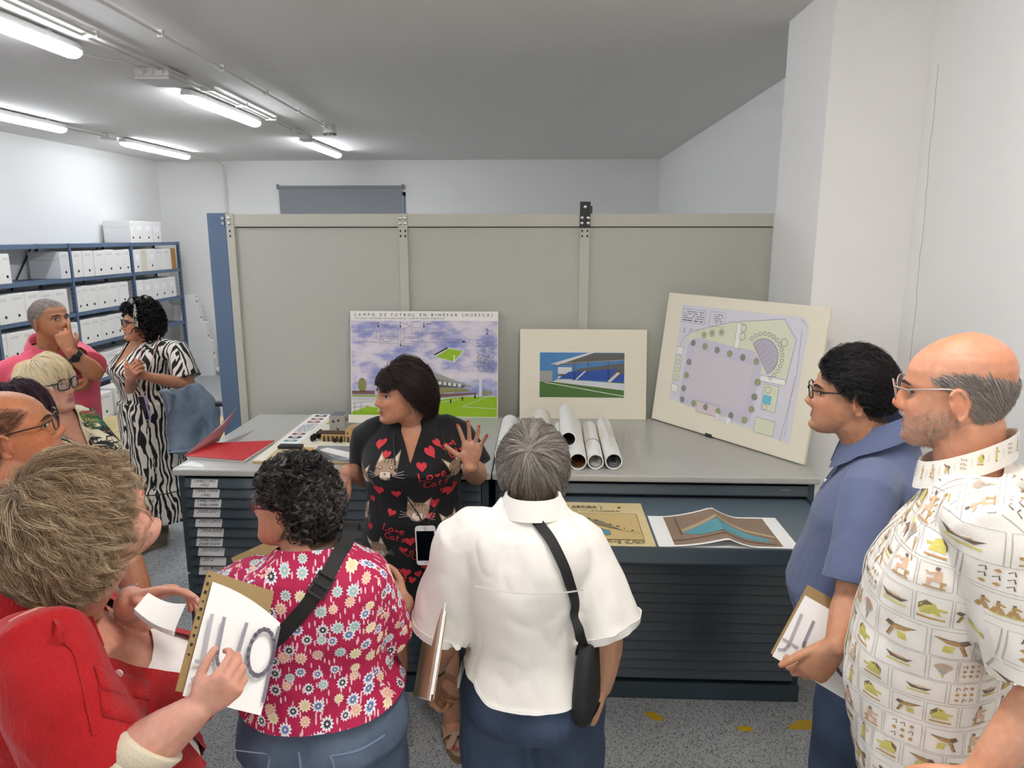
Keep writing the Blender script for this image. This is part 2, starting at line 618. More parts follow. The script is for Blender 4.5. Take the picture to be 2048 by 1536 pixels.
# ------------------------------------------------------------------ archive shelving on the left wall
SX = -5.2                       # front plane of the shelving
SZ = [1.955, 1.585, 1.2, .83, .392, .06]
SY = [4.3, 5.5, 6.7, 7.9, 9.12, 10.345]
sh = thing('metal_shelving', 'long blue steel shelving full of white archive boxes along the left wall', 'shelving', (SX, 7.3, 0))
up_m = M('blue_steel_perforated', '586d88', 0.5, var=0.03)
slot_m = M('dark_slot', '1c2733', 0.8)
for y in SY:
    for x in (0, -.38):
        mb = MB()
        yy = y - 7.3
        mb.box(x - .003, yy - .02, 0, x, yy + .02, 1.958)
        mb.box(x - .035 if x == 0 else x, yy - .02, 0, x if x == 0 else x + .035, yy - .017, 1.958)
        mb.build('upright', up_m, sh)
    mb = MB()
    for z in np.arange(.1, 1.95, .05):
        for x in (-.026, -.366):
            mb.box(x, y - 7.3 - .0215, z, x + .012, y - 7.3 - .0195, z + .02)
    mb.build('slots', slot_m, sh, kind='stuff')
    mb = MB()
    for dz in (1.935, 1.957):
        for dy in (-.01, .01):
            mb.tube([(-.001, y - 7.3 + dy, dz - .01), (.003, y - 7.3 + dy, dz - .01)], .005, 6)
    mb.build('bolts', chrome_m, sh, kind='stuff')
for z in SZ:
    for y0, y1 in zip(SY[:-1], SY[1:]):
        mb = MB()
        a, b = y0 - 7.3 + .021, y1 - 7.3 - .021
        mb.box(-.375, a, z - .004, -.004, b, z)
        mb.box(-.006, a, z - .042, -.0035, b, z)
        mb.box(-.378, a, z - .036, -.3755, b, z)
        mb.build('shelf_board', blue_m, sh)
for y0, y1 in ((5.5, 6.7), (6.7, 7.9), (7.9, 9.12)):
    MB().tube([(-.385, y0 + .25 - 7.3, .9), (-.385, y1 - .06 - 7.3, 1.93)], .009, 6).build('brace', M('dark_brace', '2b323a', .6), sh)

box_m = M('white_card', 'f1efea', 0.75, var=0.03, vscale=12)
box_g = M('grey_white_card', 'e2e2e2', 0.75, var=0.03, vscale=12)
kraft_m = M('orange_card', 'b58246', 0.75, var=0.05)
beige_m = M('cream_card', 'e4dcc8', 0.75)
hole_m = M('finger_hole_dark', '161616', 0.9)
lab_m = M('paper_label', 'fbfbfa', 0.7)
pencil_m = M('pencil_grey', '9c9a98', 0.8)
ORD = ['first', 'second', 'third', 'fourth', 'fifth', 'sixth', 'seventh', 'eighth', 'ninth', 'tenth']
rgb_ = random.Random(11)


def archive_box(y0, y1, z, h, label, x=SX + .004, m=box_m, hole=True, paper=False, depth=.35, tilt=0.0, group='archive boxes on the shelving', flap=False):
    w = y1 - y0 - .004
    t = thing('archive_box', label, 'box', (x, (y0 + y1) / 2, z + .0005))
    t['group'] = group
    t.rotation_euler = (tilt, 0, 0)
    mb = MB()
    mb.box(-depth, -w / 2, 0, 0, w / 2, h)
    mb.build('body', m, t, bevel=.003)
    MB().box(-depth * .96, -w / 2 + .002, h + .0002, -.012, w / 2 - .004, h + .004).build('lid_flap', m, t)
    if hole:
        zc = h * .24
        hr = min(.015, w * .14)
        MB().tube([(.0002, w * .04, zc), (.0012, w * .04, zc)], hr, 14).build('finger_hole', hole_m, t)
    if paper:
        MB().box(.0003, -w * .25, h * .55, .0011, w * .27, h * .78).build('label', lab_m, t)
    else:
        mb = MB()
        for i in range(2):
            a = -w * .3
            while a < w * .25:
                b = a + rgb_.uniform(.006, .02)
                mb.box(.0003, a, h * (.86 - .05 * i), .0008, min(b, w * .3), h * (.86 - .05 * i) + .004)
                a = b + .006
        mb.build('handwriting', pencil_m, t)
    if flap:
        pts = [(-depth * .98, h * .78), (-depth * .75, h * .68), (-depth * .7, h * .7), (-depth * .3, h * .7), (-depth * .25, h * .66), (-depth * .02, h * .8)]
        mb = MB()
        mb.tube([(px, -w / 2 - .0006, pz) for px, pz in pts], .0012, 4)
        mb.build('tab_cut', pencil_m, t)
    return t


def yof(u, v):
    return at(u, v, X=SX).y


def row(edges, scale, o, zi, hs, where, v0, kinds=None, x=SX + .004):
    """edges: pixel columns of box borders in a zoom of the photograph, scale and origin of that zoom."""
    z = SZ[zi]
    ys = [yof(o[0] + e / scale, v0) for e in edges]
    mid = (ys[0] + ys[-1]) / 2
    b = max(i for i in range(len(SY) - 1) if SY[i] < mid)
    ys = [min(max(y, SY[b] + .023), SY[b + 1] - .023) for y in ys]
    n = 0
    for i in range(len(ys) - 1):
        if ys[i + 1] - ys[i] < .03:
            continue
        kd = (kinds or {}).get(i, '')
        if kd == 'gap':
            continue
        h = hs + rgb_.uniform(-.006, .006)
        m = kraft_m if kd == 'kraft' else beige_m if kd == 'cream' else box_m
        nm = 'ochre card archive box' if kd == 'kraft' else 'cream archive box' if kd == 'cream' else 'white archive box'
        archive_box(ys[i], ys[i + 1], z, h, '%s, %s from the left %s' % (nm, ORD[n], where), x=x + rgb_.uniform(-.012, .004), m=m,
                    hole=kd not in ('kraft', 'cream', 'plain', 'plainpaper'), paper='paper' in kd)
        n += 1


S5, O5 = 5.39, (0, 420)
S1, O1 = 3.073, (0, 400)
B1, B2, B3 = 'of the left bay', 'of the middle bay', 'of the right bay'
row([-95, 8, 105], S5, O5, 1, .29, 'on the second board ' + B1, 520)
row([777, 890, 1008, 1128, 1238, 1340, 1405], S5, O5, 1, .285, 'on the second board ' + B2, 520)
row([1432, 1520, 1590, 1680, 1770, 1850, 1895], S5, O5, 1, .28, 'on the second board ' + B3, 520, {0: 'paper', 1: 'cream', 2: 'paper', 3: 'plain', 4: 'plain', 5: 'kraft'})
row([-110, 95, 268, 430, 580, 735], S5, O5, 2, .275, 'on the third board ' + B1, 600)
row([822, 890, 972, 1066, 1188, 1295, 1402], S5, O5, 2, .275, 'on the third board ' + B2, 600)
row([1470, 1560, 1645, 1735, 1820, 1910], S5, O5, 2, .27, 'on the third board ' + B3, 590, {0: 'paper', 1: 'plainpaper', 2: 'paper', 3: 'paper', 4: 'paper'})
row([-40, 35, 130, 230, 330, 400, 482], S1, O1, 3, .27, 'on the fourth board ' + B1, 665)
row([493, 560, 625, 668, 712, 757, 800, 834], S1, O1, 3, .27, 'on the fourth board ' + B2, 650)
row([505, 585, 650, 715, 780, 842], S1, O1, 4, .29, 'on the fifth board ' + B2, 720)
row([860, 910, 960, 1010], S1, O1, 4, .29, 'on the fifth board ' + B3, 705)
archive_box(7.70, 7.862, SZ[1], .285, 'white archive box showing its pale side at the end of the half empty second board', m=box_g, flap=True)
# on top of the shelving
ys = [yof(e / S5, 440) for e in (1390, 1437, 1530, 1628)]
for i in range(3):
    archive_box(ys[i], ys[i + 1], SZ[0], .27, 'white archive box standing on top of the shelving, %s of the group of three' % ORD[i], paper=i > 0, flap=i == 0, group='boxes on top of the shelving')
archive_box(yof(1642 / S5, 440), yof(1722 / S5, 440), SZ[0], .262, 'white archive box on top of the shelving standing last towards the back corner', paper=True, group='boxes on top of the shelving')
# bottom board and the floor before it
for y0, y1, z, h, x, l in ((7.72, 8.02, .002, .28, -4.98, 'white archive box on the floor nearest the coral shirt, pushed out before the shelving'),
                           (8.06, 8.34, .002, .30, -4.96, 'white archive box on the floor, middle of the three before the shelving'),
                           (8.36, 8.60, .002, .33, -4.98, 'tall white archive box on the floor, third of those before the shelving')):
    archive_box(y0, y1, z, h, l, x=x, group='boxes on the floor', depth=.22)
archive_box(8.65, 8.8, SZ[5], .27, 'white archive box on the lowest board showing its side beside the zebra dress', flap=True, x=SX + .03)
archive_box(8.95, 9.09, SZ[5], .27, 'white archive box on the lowest board hidden behind the zebra dress', x=SX + .01)
# stack at the end of the shelving
for i, (x, y, z, h, w) in enumerate(((-4.98, 10.43, .001, .27, .13), (-5.02, 10.55, .001, .26, .10), (-5.0, 10.45, .276, .25, .14), (-5.06, 10.44, .53, .27, .12), (-5.14, 10.44, .805, .26, .12), (-5.2, 10.45, 1.07, .12, .14))):
    archive_box(y - w / 2, y + w / 2, z, h, ['white box on the floor at the end of the shelving, lowest of the leaning stack', 'white box tucked beside the lowest box of the leaning stack', 'second white box up in the stack at the end of the shelving, with paper label',
                'third white box up in the stack at the end of the shelving', 'fourth white box up in the stack behind the curly hair', 'flat white box topping the stack at the end of the shelving'][i],
                x=x + .13, group='stack of boxes at the end of the shelving', depth=.38, paper=i == 2)

# ------------------------------------------------------------------ mobile shelving end (grey partition)
ms = thing('mobile_shelving', 'wide grey steel shelving end behind the plan chests with a blue side post', 'shelving', (-.25, 4.0, 0))
OX, OY = -.25, 4.0
PT = 2.163
posts = [(-1.735, -1.69), (-.785, -.735), (.198, .25)]
for a, b in ((-1.69, -.785), (-.735, .198), (.25, 1.222)):
    MB().box(a - OX - .004, .008, .05, b - OX + .004, .03, PT - .07).build('panel', panel_m, ms)
    MB().box(a - OX, -.004, PT - .068, b - OX, .03, PT).build('top_rail', rail_m, ms, bevel=.002)
    MB().box(a - OX, .006, PT - .073, b - OX, .0075, PT - .0685).build('seam', gap_m, ms)
for i, (a, b) in enumerate(posts):
    p = MB().box(a - OX, -.007, .05, b - OX, .03, PT + .002).build('post', rail_m, ms, bevel=.002)
    xs = [a + .02] if i == 0 else [a + .012, b - .012]
    for x in xs:
        for z in (PT - .022, PT - .05):
            mb = MB()
            mb.tube([(x - OX, -.0075, z), (x - OX, -.011, z), (x - OX, -.0135, z)], [.009, .009, .005], 10)
            mb.build('bolt', chrome_m, p, 40)
        for z in (PT - .085, PT - .112):
            MB().box(x - OX - .004, -.0078, z - .012, x - OX + .004, -.0072, z).build('slot', slot_m, p)
bp = MB().box(-1.842 - OX, .0, .0, -1.738 - OX, .12, PT + .006).build('side_post', blue_m, ms, bevel=.003)
for z in (PT - .022, PT - .05):
    MB().tube([(-1.752 - OX, -.0005, z), (-1.752 - OX, -.008, z)], .009, 10).build('bolt', chrome_m, bp, 40)
for x0, x1 in ((-1.842, -1.77),):
    MB().tube([(-1.845 - OX, .05, 1.28), (-1.875 - OX, .05, 1.28)], .022, 14).build('knob', M('grey_knob', '9a9c9c', .4), ms, 50)
    MB().tube([(-1.845 - OX, .05, 1.085), (-1.90 - OX, .05, 1.085)], .017, 14).build('handle', black_m, ms, 50)
    MB().tube([(-1.845 - OX, .05, .97), (-1.87 - OX, .05, .97)], .012, 14).build('knob', M('grey_knob', '9a9c9c', .4), ms, 50)
br = MB().box(.196 - OX, -.013, PT - .075, .252 - OX, -.0075, PT + .062).build('stop_plate', black_m, ms, bevel=.001)
for x, z in ((.224, .035), (.208, -.022), (.241, -.022), (.208, -.05), (.241, -.05)):
    MB().tube([(x - OX, -.0135, PT + z), (x - OX, -.018, PT + z), (x - OX, -.02, PT + z)], [.0085, .0085, .004], 10).build('bolt', chrome_m, br, 40)
MB().box(.254 - OX, -.01, PT + .002, .262 - OX, .02, PT + .04).build('stop_latch', black_m, ms)
MB().box(-1.69 - OX, .03, .0, 1.22 - OX, .25, PT - .02).build('shelf_body', M('grey_steel_inside', 'a9aaa2', .6), ms)

# ------------------------------------------------------------------ plan chests
lab_m2 = M('paper_drawer_label', 'd9dad8', 0.6)
pen = M('black_pen', '16161a', 0.6)
YEARS = [('1990/1991', '1992'), ('1993/1994', '1995'), ('1996/1997', '1998/1999'), ('2000/2001', ''), ('2002/2003', ''), ('2004/2005', ''), ('2006/2007', '2008/2009'), ('2010/2011', ''), ('2012', ''), ('2013/2014', '')]
CF, CB, CT = 2.96, 3.92, 1.06


def chest(x0, x1, label, labels, open_drawer):
    w = x1 - x0
    t = thing('plan_chest', label, 'cabinet', (x0, CF, 0))
    mb = MB()
    mb.box(-.012, -.03, CT - .032, w + .012, CB - CF, CT)
    mb.build('worktop', top_m, t, bevel=.008)
    for x in (0, w - .03):
        for z0, z1 in ((.0, .555), (.565, CT - .033)):
            MB().box(x, 0, z0, x + .03, CB - CF - .01, z1).build('side_panel', dark_m, t, bevel=.002)
    MB().box(.031, CB - CF - .03, .0, w - .031, CB - CF - .012, CT - .034).build('back_panel', dark_m, t)
    MB().box(.031, -.01, .0, w - .031, .02, .082).build('plinth', dark_m, t)
    MB().box(-.004, -.014, .0, w + .004, .0, .08).build('plinth_front', dark_m, t, bevel=.002)
    pitch = .0455
    ztop = CT - .048
    for i in range(20):
        zt = ztop - i * pitch
        if i == open_drawer:
            continue
        zb = zt - pitch + .004
        mb = MB()
        prof = [(.006, zt), (-.004, zt), (-.02, zb + .006), (-.02, zb + .001), (.006, zb + .001)]
        mb.loft([[(x, y, z) for y, z in prof] for x in (.032, w - .032)])
        d = mb.build('drawer', dark_m, t)
        MB().box(.034, .02, zb, w - .034, .9, zb + .02).build('drawer_tray', gap_m, d)
        if labels and i < 10:
            # a card on the sloping front
            p0 = Vector((.062 + .004 * ((i * 7) % 3), -.0205, zb + .004))
            ey = (Vector((0, -.004, zt)) - Vector((0, -.02, zb + .006))).normalized()
            ex = Vector((1, 0, 0))
            nn = ex.cross(ey) * .0006
            hh = .036
            card = MB().obox(p0 + nn, ex * .118, ey * hh, nn).build('label_card', lab_m2, d)
            f = Flat(p0 + nn * 2.2, ex, ey)
            a, b = YEARS[i]
            if b:
                f.text(a, .008, .021, .018, pen, 1, width=.1, shear=.25)
                f.text(b, .035 if len(b) < 5 else .01, .004, .018, pen, 1, width=.045 if len(b) < 5 else .095, shear=.25)
            else:
                f.text(a, .012, .019, .019, pen, 1, width=.1 if len(a) > 5 else .05, shear=.25)
            f.build('handwriting', d)
        elif i in (0,):
            MB().box(w - .15, -.012, zt - .022, w - .105, -.0075, zt - .01).build('label_holder', M('dull_metal', '8b9092', .4, metal=.8), d)
    MB().tube([(w - .015, -.0005, .86), (w - .015, -.004, .86)], .011, 12).build('lock', chrome_m, t, 40)
    MB().box(w - .02, -.003, .80, w - .01, -.0006, .85).build('lock_plate', black_m, t)
    if open_drawer is not None:
        zt = ztop - open_drawer * pitch
        zb = zt - pitch + .004
        pull = .545
        tr = MB()
        tr.box(.034, -pull, zb, w - .034, .36, zt - .013)
        d = tr.build('open_drawer', M('slate_steel_tray', '5b6a74', .38, var=.05, vscale=2), t, label='drawer pulled out holding the old maps')
        for x in (.031, w - .037):
            MB().box(x, -pull, zb, x + .006, .36, zt).build('drawer_side', dark_m, d)
        mb = MB()
        prof = [(-pull + .006, zt + .002), (-pull - .006, zt + .002), (-pull - .022, zb - .004), (-pull - .022, zb - .01), (-pull + .006, zb - .01)]
        mb.loft([[(x, y, z) for y, z in prof] for x in (.03, w - .03)])
        mb.build('drawer_front', dark_m, d)
        MB().box(.04, .3, zt - .0125, w - .04, .36, zt).build('drawer_hood', dark_m, d)
    return t


chest(-1.585, -.225, 'left dark plan chest of shallow drawers with handwritten year cards and grey worktop', True, None)
chest(-.196, 1.155, 'right dark plan chest of shallow drawers with one drawer of maps pulled out', False, 1)
# ------------------------------------------------------------------ boards leaning at the back
cream_m = M('cream_card_board', 'ece5d0', 0.8, var=0.03, vscale=4)
edge_m = M('board_edge', 'f2f0ea', 0.8)
sky_m = bpy.data.materials.new('printed_sky')
sky_m.use_nodes = True
nt = sky_m.node_tree
tc = N(nt, 'TexCoord')
mp = N(nt, 'Mapping', Vector=tc.outputs['Object'], Scale=(3.0, 3.0, 7.0))
n1 = N(nt, 'TexNoise', Vector=mp.outputs[0], Scale=1.6, Detail=7.0, Roughness=0.6)
cl = ramp(nt, n1.outputs['Fac'], [(.36, '848cc4'), (.46, 'a6a8d0'), (.54, 'd8d0dc'), (.7, 'e8e2e6')])
nt.links.new(cl, bsdf(sky_m).inputs['Base Color'])
bsdf(sky_m).inputs['Roughness'].default_value = .45
grass_m = M('printed_grass', '93bd14', .5, var=.12, vscale=60)
grass2_m = M('printed_dark_grass', '47702a', .5, var=.25, vscale=80)
conc = M('printed_concrete', '9c9c96', .5, var=.06)
conc_d = M('printed_dark_grey', '5c5b58', .5)  # darker grey ink of the printed pictures
pale = M('printed_pale_grey', 'd5d6d6', .5)
olive = M('printed_olive', '8c8a52', .5, var=.3, vscale=90)
brick_p = M('printed_brick_red', '7a5a58', .5)
blue_p = M('printed_seat_blue', '1f4fa8', .5)
blk_p = M('printed_black', '202022', .5)
grey_p = M('printed_grey_line', '6a6a70', .6)

fb = thing('poster_board', 'football ground poster board with purple sky and floor plan, headed CAMPO DE FUTBOL', 'poster', (-.65, 3.885, CT))
fb.rotation_euler = (-.118, 0, 0)
W2, HH = .408, .585
MB().box(-W2, 0, .0005, W2, .008, HH).build('foam_board', edge_m, fb)
f = Flat((-W2, -.0004, 0), (1, 0, 0), (0, 0, 1))
W = .816
f.rect(.004, .12, W - .004, HH - .052, sky_m, 1)
f.rect(.004, .004, W - .004, .12, grass_m, 1)
f.text('CAMPO DE FÚTBOL EN BINÉFAR (HUESCA)', .02, HH - .027, .022, ink_m, 3, width=.765, space=1.9)
f.text('LICITADOR: UTE ÁNGEL SEVILLANO MARTÍN Y JOSÉ Mª TABOYO RODRÍGUEZ', .022, HH - .044, .0125, ink_m, 3, width=.5, space=1.5)
f.text('2', .748, HH - .125, .045, ink_m, 3, width=.016)
# floor plan
y0 = HH - .2
for x0, x1, a, b in ((.025, .165, .03, .09), (.165, .265, .06, .11), (.3, .395, .06, .11), (.4, .53, .03, .085), (.53, .66, .03, .05), (.165, .265, .022, .052), (.29, .4, .022, .052)):
    f.frame(x0, y0 + a, x1, y0 + b, .0014, grey_p)
rg = random.Random(3)
for i in range(34):
    x = rg.uniform(.03, .52)
    a = rg.uniform(.03, .08)
    if rg.random() < .6:
        f.line([(x, y0 + a), (x, y0 + a + rg.uniform(.015, .035))], .0012, grey_p)
    else:
        f.line([(x, y0 + a), (x + rg.uniform(.02, .045), y0 + a)], .0012, grey_p)
for x, yy in ((.155, .115), (.278, .115), (.408, .115), (.278, .012)):
    f.line([(x, y0 + yy + .025), (x, y0 + yy)], .0028, ink_m)
    f.poly([(x - .0055, y0 + yy + .005), (x + .0055, y0 + yy + .005), (x, y0 + yy - .008)], ink_m, 3)
for x, yy in ((.12, .13), (.285, .13), (.42, .127), (.29, .003), (.18, .118), (.31, .118)):
    f.scribble(x, y0 + yy + .006, .035, .01, grey_p, 2, seed=int(x * 999))
f.scribble(.70, HH - .165, .095, .17, grey_p, 22, seed=5, dens=.7)
f.rect(.62, y0 + .031, .635, y0 + .04, blk_p, 3)
# little pitch in the air
f.poly([(.46, .335), (.575, .305), (.635, .37), (.545, .388)], pale, 2)
f.poly([(.475, .336), (.573, .311), (.622, .368), (.547, .381)], grass_m, 3)
f.poly([(.463, .342), (.467, .352), (.543, .391), (.54, .381)], blk_p, 4)
for x, a, b in ((.462, .335, .365), (.541, .385, .408), (.628, .365, .392)):
    f.line([(x, a), (x, b)], .002, pale, 4)
f.rect(.572, .308, .579, .345, edge_m, 4)
# stand
f.poly([(.42, .22), (.655, .168), (.68, .172), (.64, .185), (.45, .255), (.42, .262)], conc, 2)
f.poly([(.42, .165), (.62, .165), (.64, .175), (.655, .169), (.42, .232)], conc_d, 2)
for i in range(6):
    f.rect(.46 + i * .027, .17 + .003 * (5 - i), .478 + i * .027, .188 + .003 * (5 - i), pale, 3)
f.poly([(.42, .13), (.67, .145), (.63, .162), (.42, .166)], olive, 3)
f.poly([(.42, .1), (.7, .128), (.7, .14), (.42, .128)], brick_p, 3)
f.poly([(.42, .092), (.7, .124), (.7, .129), (.42, .101)], pale, 4)
for p in ([(.42, .085), (.6, .118), (.8, .118)], [(.62, .06), (.76, .118)], [(.62, .06), (.81, .05)], [(.42, .07), (.6, .1)]):
    f.line(p, .0025, pale, 4)
f.rect(.712, .12, .728, .23, pale, 3)
for x, r in ((.743, .018), (.758, .015), (.778, .013)):
    f.disc(x, .137, r * .55, olive, 3, ry=r)
f.disc(.062, .175, .024, olive, 3, ry=.042)
f.rect(.004, .125, .13, .145, brick_p, 3)
f.rect(.004, .1, .14, .112, pale, 3)
f.rect(.004, .03, .2, .1, pale, 3)
f.poly([(.02, .03), (.09, .058), (.16, .05), (.14, .03)], grass_m, 4)
for i in range(15):
    f.line([(.006 + i * .009, .09), (.006 + i * .009, .14)], .0015, brick_p, 5)
for x in (.018, .055):
    f.line([(x, .02), (x, .075)], .0025, grey_p, 5)
f.line([(.006, .075), (.12, .085)], .002, grey_p, 5)
f.line([(.006, .05), (.1, .06)], .002, grey_p, 5)
for x, yy in ((.62, .1), (.555, .085), (.69, .113)):
    f.disc(x, yy + .014, .003, blk_p, 5, 8)
    f.poly([(x - .005, yy + .011), (x + .005, yy + .011), (x + .002, yy - .008), (x - .002, yy - .008)], blk_p, 5)
f.build('print', fb)

st = thing('mounted_photograph', 'framed-off colour picture of a stand with blue seats on a cream mount', 'picture', (.225, 3.878, CT))
st.rotation_euler = (-.16, 0, 0)
W2, HH = .346, .492
MB().box(-W2, 0, .0005, W2, .012, HH).build('mount', cream_m, st, bevel=.001)
psky = M('printed_blue_sky', '3f7fb8', .4, var=.35, vscale=14)
f = Flat((-W2 + .109, -.0004, .119), (1, 0, 0), (0, 0, 1))
w, h = .462, .246
f.rect(-.003, -.003, w + .003, h + .003, edge_m, 1)
f.rect(0, 0, w, h, psky, 2)
f.rect(.0, .0, w, .085, grass2_m, 3)
f.poly([(.06, .18), (.27, .243), (w, .243), (w, .205), (.3, .196), (.1, .173)], conc_d, 4)
f.poly([(.06, .183), (.27, .246), (.3, .246), (.1, .176)], pale, 5)
for x in (.19, .265, .375):
    f.line([(x, .1), (x, .205)], .006, conc_d, 5)
f.line([(.06, .181), (.3, .197), (w, .207)], .004, conc, 5)
f.poly([(.2, .155), (w, .19), (w, .1), (.2, .1)], conc_d, 3)
f.rect(.0, .085, .07, .145, conc, 4)
f.rect(.1, .09, .175, .165, pale, 4)
f.rect(.1, .115, .14, .128, conc_d, 5)
f.poly([(.1, .1), (.16, .14), (.24, .146), (.195, .1)], blue_p, 5)
f.poly([(.205, .1), (.255, .143), (.42, .16), (.37, .09)], blue_p, 5)
f.poly([(.39, .085), (.45, .13), (w, .13), (w, .085)], blue_p, 5)
f.poly([(.195, .098), (.245, .146), (.255, .144), (.205, .098)], pale, 6)
f.poly([(.37, .088), (.425, .14), (.44, .135), (.388, .085)], pale, 6)
for i in range(5):
    f.line([(.115 + i * .012, .104 + i * .009), (.44, .094 + i * .012)], .0014, M('printed_dark_blue', '163878', .5), 6)  # darker blue lines ruled across the printed seats
f.poly([(.07, .085), (w, .04), (w, .078), (.1, .1)], pale, 4)
f.line([(.03, .082), (w, .008)], .0035, edge_m, 5)
f.build('print', st)

# plan board leaning between the partition and the pillar
pb = thing('plan_board', 'large cream board with a pasted plan of a tree lined square, leaning towards the pillar', 'plan', (.6, 3.885, CT + .006))
ang = atan2(3.08 - 3.885, 1.142 - .60)
pb.rotation_euler = Matrix.Rotation(ang, 3, 'Z').to_4x4().to_euler()
lean = .135
pb.rotation_euler = (Matrix.Rotation(ang, 3, 'Z') @ Matrix.Rotation(-lean, 3, 'X')).to_euler()
W, HH = .972, .69
MB().box(0, 0, .001, W, .02, HH).build('board', cream_m, pb, bevel=.005)
paper_p = M('pasted_plan_paper', 'dddbe2', .7)
f = Flat((.115, -.0006, .075), (1, 0, 0), (0, 0, 1))
w, h = .77, .56
f.poly([(0, .06), (.18, .045), (w, 0), (w, h - .03), (w - .03, h), (0, h)], paper_p, 1)
lilac = M('plan_lilac', 'cfcad8', .7)
hatch = M('plan_hatch', 'bdb6c4', .7)
green_p = M('plan_pale_green', 'dfe3c8', .7)
gln = M('plan_grey_line', '8a8892', .7)
trg = M('plan_tree_green', 'a2a876', .7)
trd = M('plan_tree_grey', '8d9080', .7)
blu = M('plan_blue', '6fc2d6', .7)
pinkp = M('plan_pink', 'e3d2d2', .7)
f.poly([(.03, .33), (.09, .42), (.34, .5), (.64, .54), (.71, .45), (.70, .28), (.42, .3), (.08, .39)], green_p, 2)
f.line([(.02, .33), (.04, .39), (.1, .43), (.34, .5), (.64, .545), (.72, .46), (.7, .26)], .002, gln, 3)
f.poly([(.09, .05), (.5, .03), (.54, .05), (.56, .33), (.5, .38), (.12, .4), (.08, .36), (.07, .09)], lilac, 3)
f.poly([(.11, .1), (.5, .085), (.515, .31), (.13, .345)], M('plan_paving', 'd9d2d8', .7), 4)
for i in range(26):
    yy = .1 + i * .0093
    f.line([(.112 + .0008 * i, yy + .002), (.502 + .0005 * i, yy - .012 + .0006 * i)], .0012, hatch, 5)
pts = [(.095 + .415 * i / 5, .072 - .02 * i / 5) for i in range(6)] + [(.115 + .41 * i / 5, .37 - .035 * i / 5) for i in range(6)]
pts += [(.095, .13), (.1, .2), (.105, .27), (.54, .11), (.545, .17), (.55, .24)]
for i, (x, yy) in enumerate(pts):
    f.disc(x, yy, .0155, trg if i % 2 else trd, 6, 10)
    f.ring(x, yy, .0155, .0015, gln, 7, 10)
# half round pavilion
arc = [(.555 + .085 * cos(a), .36 + .085 * sin(a)) for a in [radians(-60 + 200 * i / 14) for i in range(15)]]
f.poly(arc, hatch, 6)
f.line(arc + [arc[0]], .0022, gln, 7)
for i in range(7):
    f.line([(.5 + i * .018, .385 - i * .012), (.545 + i * .015, .44 - i * .018)], .0013, gln, 7)
for i in range(15):
    a = radians(-55 + 190 * i / 14)
    f.ring(.555 + .108 * cos(a), .36 + .108 * sin(a), .0088, .0022, gln, 7, 9)
for x, yy in ((.18, .42), (.23, .435), (.29, .445), (.42, .48), (.42, .44), (.66, .44)):
    f.ring(x, yy, .018, .002, gln, 7, 12)
    f.disc(x, yy, .012, green_p if x > .4 else trg, 6, 10)
for a in ((.38, .38, .41, .5), (.56, .25, .7, .275), (.005, .1, .05, .14), (.005, .3, .05, .34)):
    f.rect(*a, edge_m, 4)
    f.frame(*a, .0015, gln, 5)
f.rect(.005, .16, .05, .29, green_p, 3)
f.frame(.005, .16, .05, .29, .0015, gln, 4)
for yy in (.18, .22, .26):
    f.ring(.028, yy, .013, .0018, gln, 5, 10)
f.frame(.59, .12, .67, .24, .0015, gln, 4)
f.rect(.59, .12, .67, .24, green_p, 3)
f.rect(.595, .15, .64, .19, blu, 5)
f.ring(.615, .215, .016, .002, gln, 5, 10)
f.ring(.61, .135, .013, .002, gln, 5, 10)
f.rect(.57, .01, .68, .08, green_p, 3)
f.frame(.57, .01, .68, .08, .0015, gln, 4)
f.line([(.72, .0), (.75, .3), (.74, .5)], .0018, gln, 3)
f.line([(.74, .02), (.74, .3)], .0016, M('plan_red_line', 'c98f9a', .7), 3)
f.frame(.2, .03, .34, .085, .0018, gln, 5)
f.rect(.2, .03, .34, .085, pinkp, 4)
for i in range(8):
    f.line([(.2 + i * .0175, .03), (.2 + i * .0175, .085)], .001, gln, 5)
f.frame(.01, h - .09, .17, h - .02, .0018, gln, 3)
f.scribble(.015, h - .076, .14, .011, ink_m, 1, 3, seed=31)
f.scribble(.02, h - .03, .14, .045, gln, 4, seed=2)
f.frame(.2, h - .09, .3, h - .02, .0014, gln, 3)
f.scribble(.225, h - .03, .06, .05, gln, 5, seed=9)
for x in (.03, .075, .12):
    f.scribble(x, h - .12, .018, .025, gln, 4, seed=int(x * 100))
f.build('print', pb)
# lifted and torn pieces of the sheet
mb = MB()
mb.add([(.115 + w - .05, -.001, .075 + h), (.115 + w + .002, -.001, .075 + h - .045), (.115 + w - .018, -.02, .075 + h - .012)], [(0, 1, 2)], white_m)
mb.build('curled_corner', white_m, pb)
mb = MB()
rows = []
for i in range(7):
    t = i / 6
    rows.append([(.115 + .33 + .1 * t, -.002 - .022 * sin(pi * t) * s - .004 * sin(9 * t), .075 + .02 - .03 * t * .4 + .035 * s) for s in (0, .5, 1)])
mb.loft(rows, white_m, cap=False, closed=False)
mb.build('torn_flap', white_m, pb, 60)
MB().box(.40, -.004, -.003, .44, .02, .012).build('clip', M('dark_clip', '2a2a2a', .5), pb)

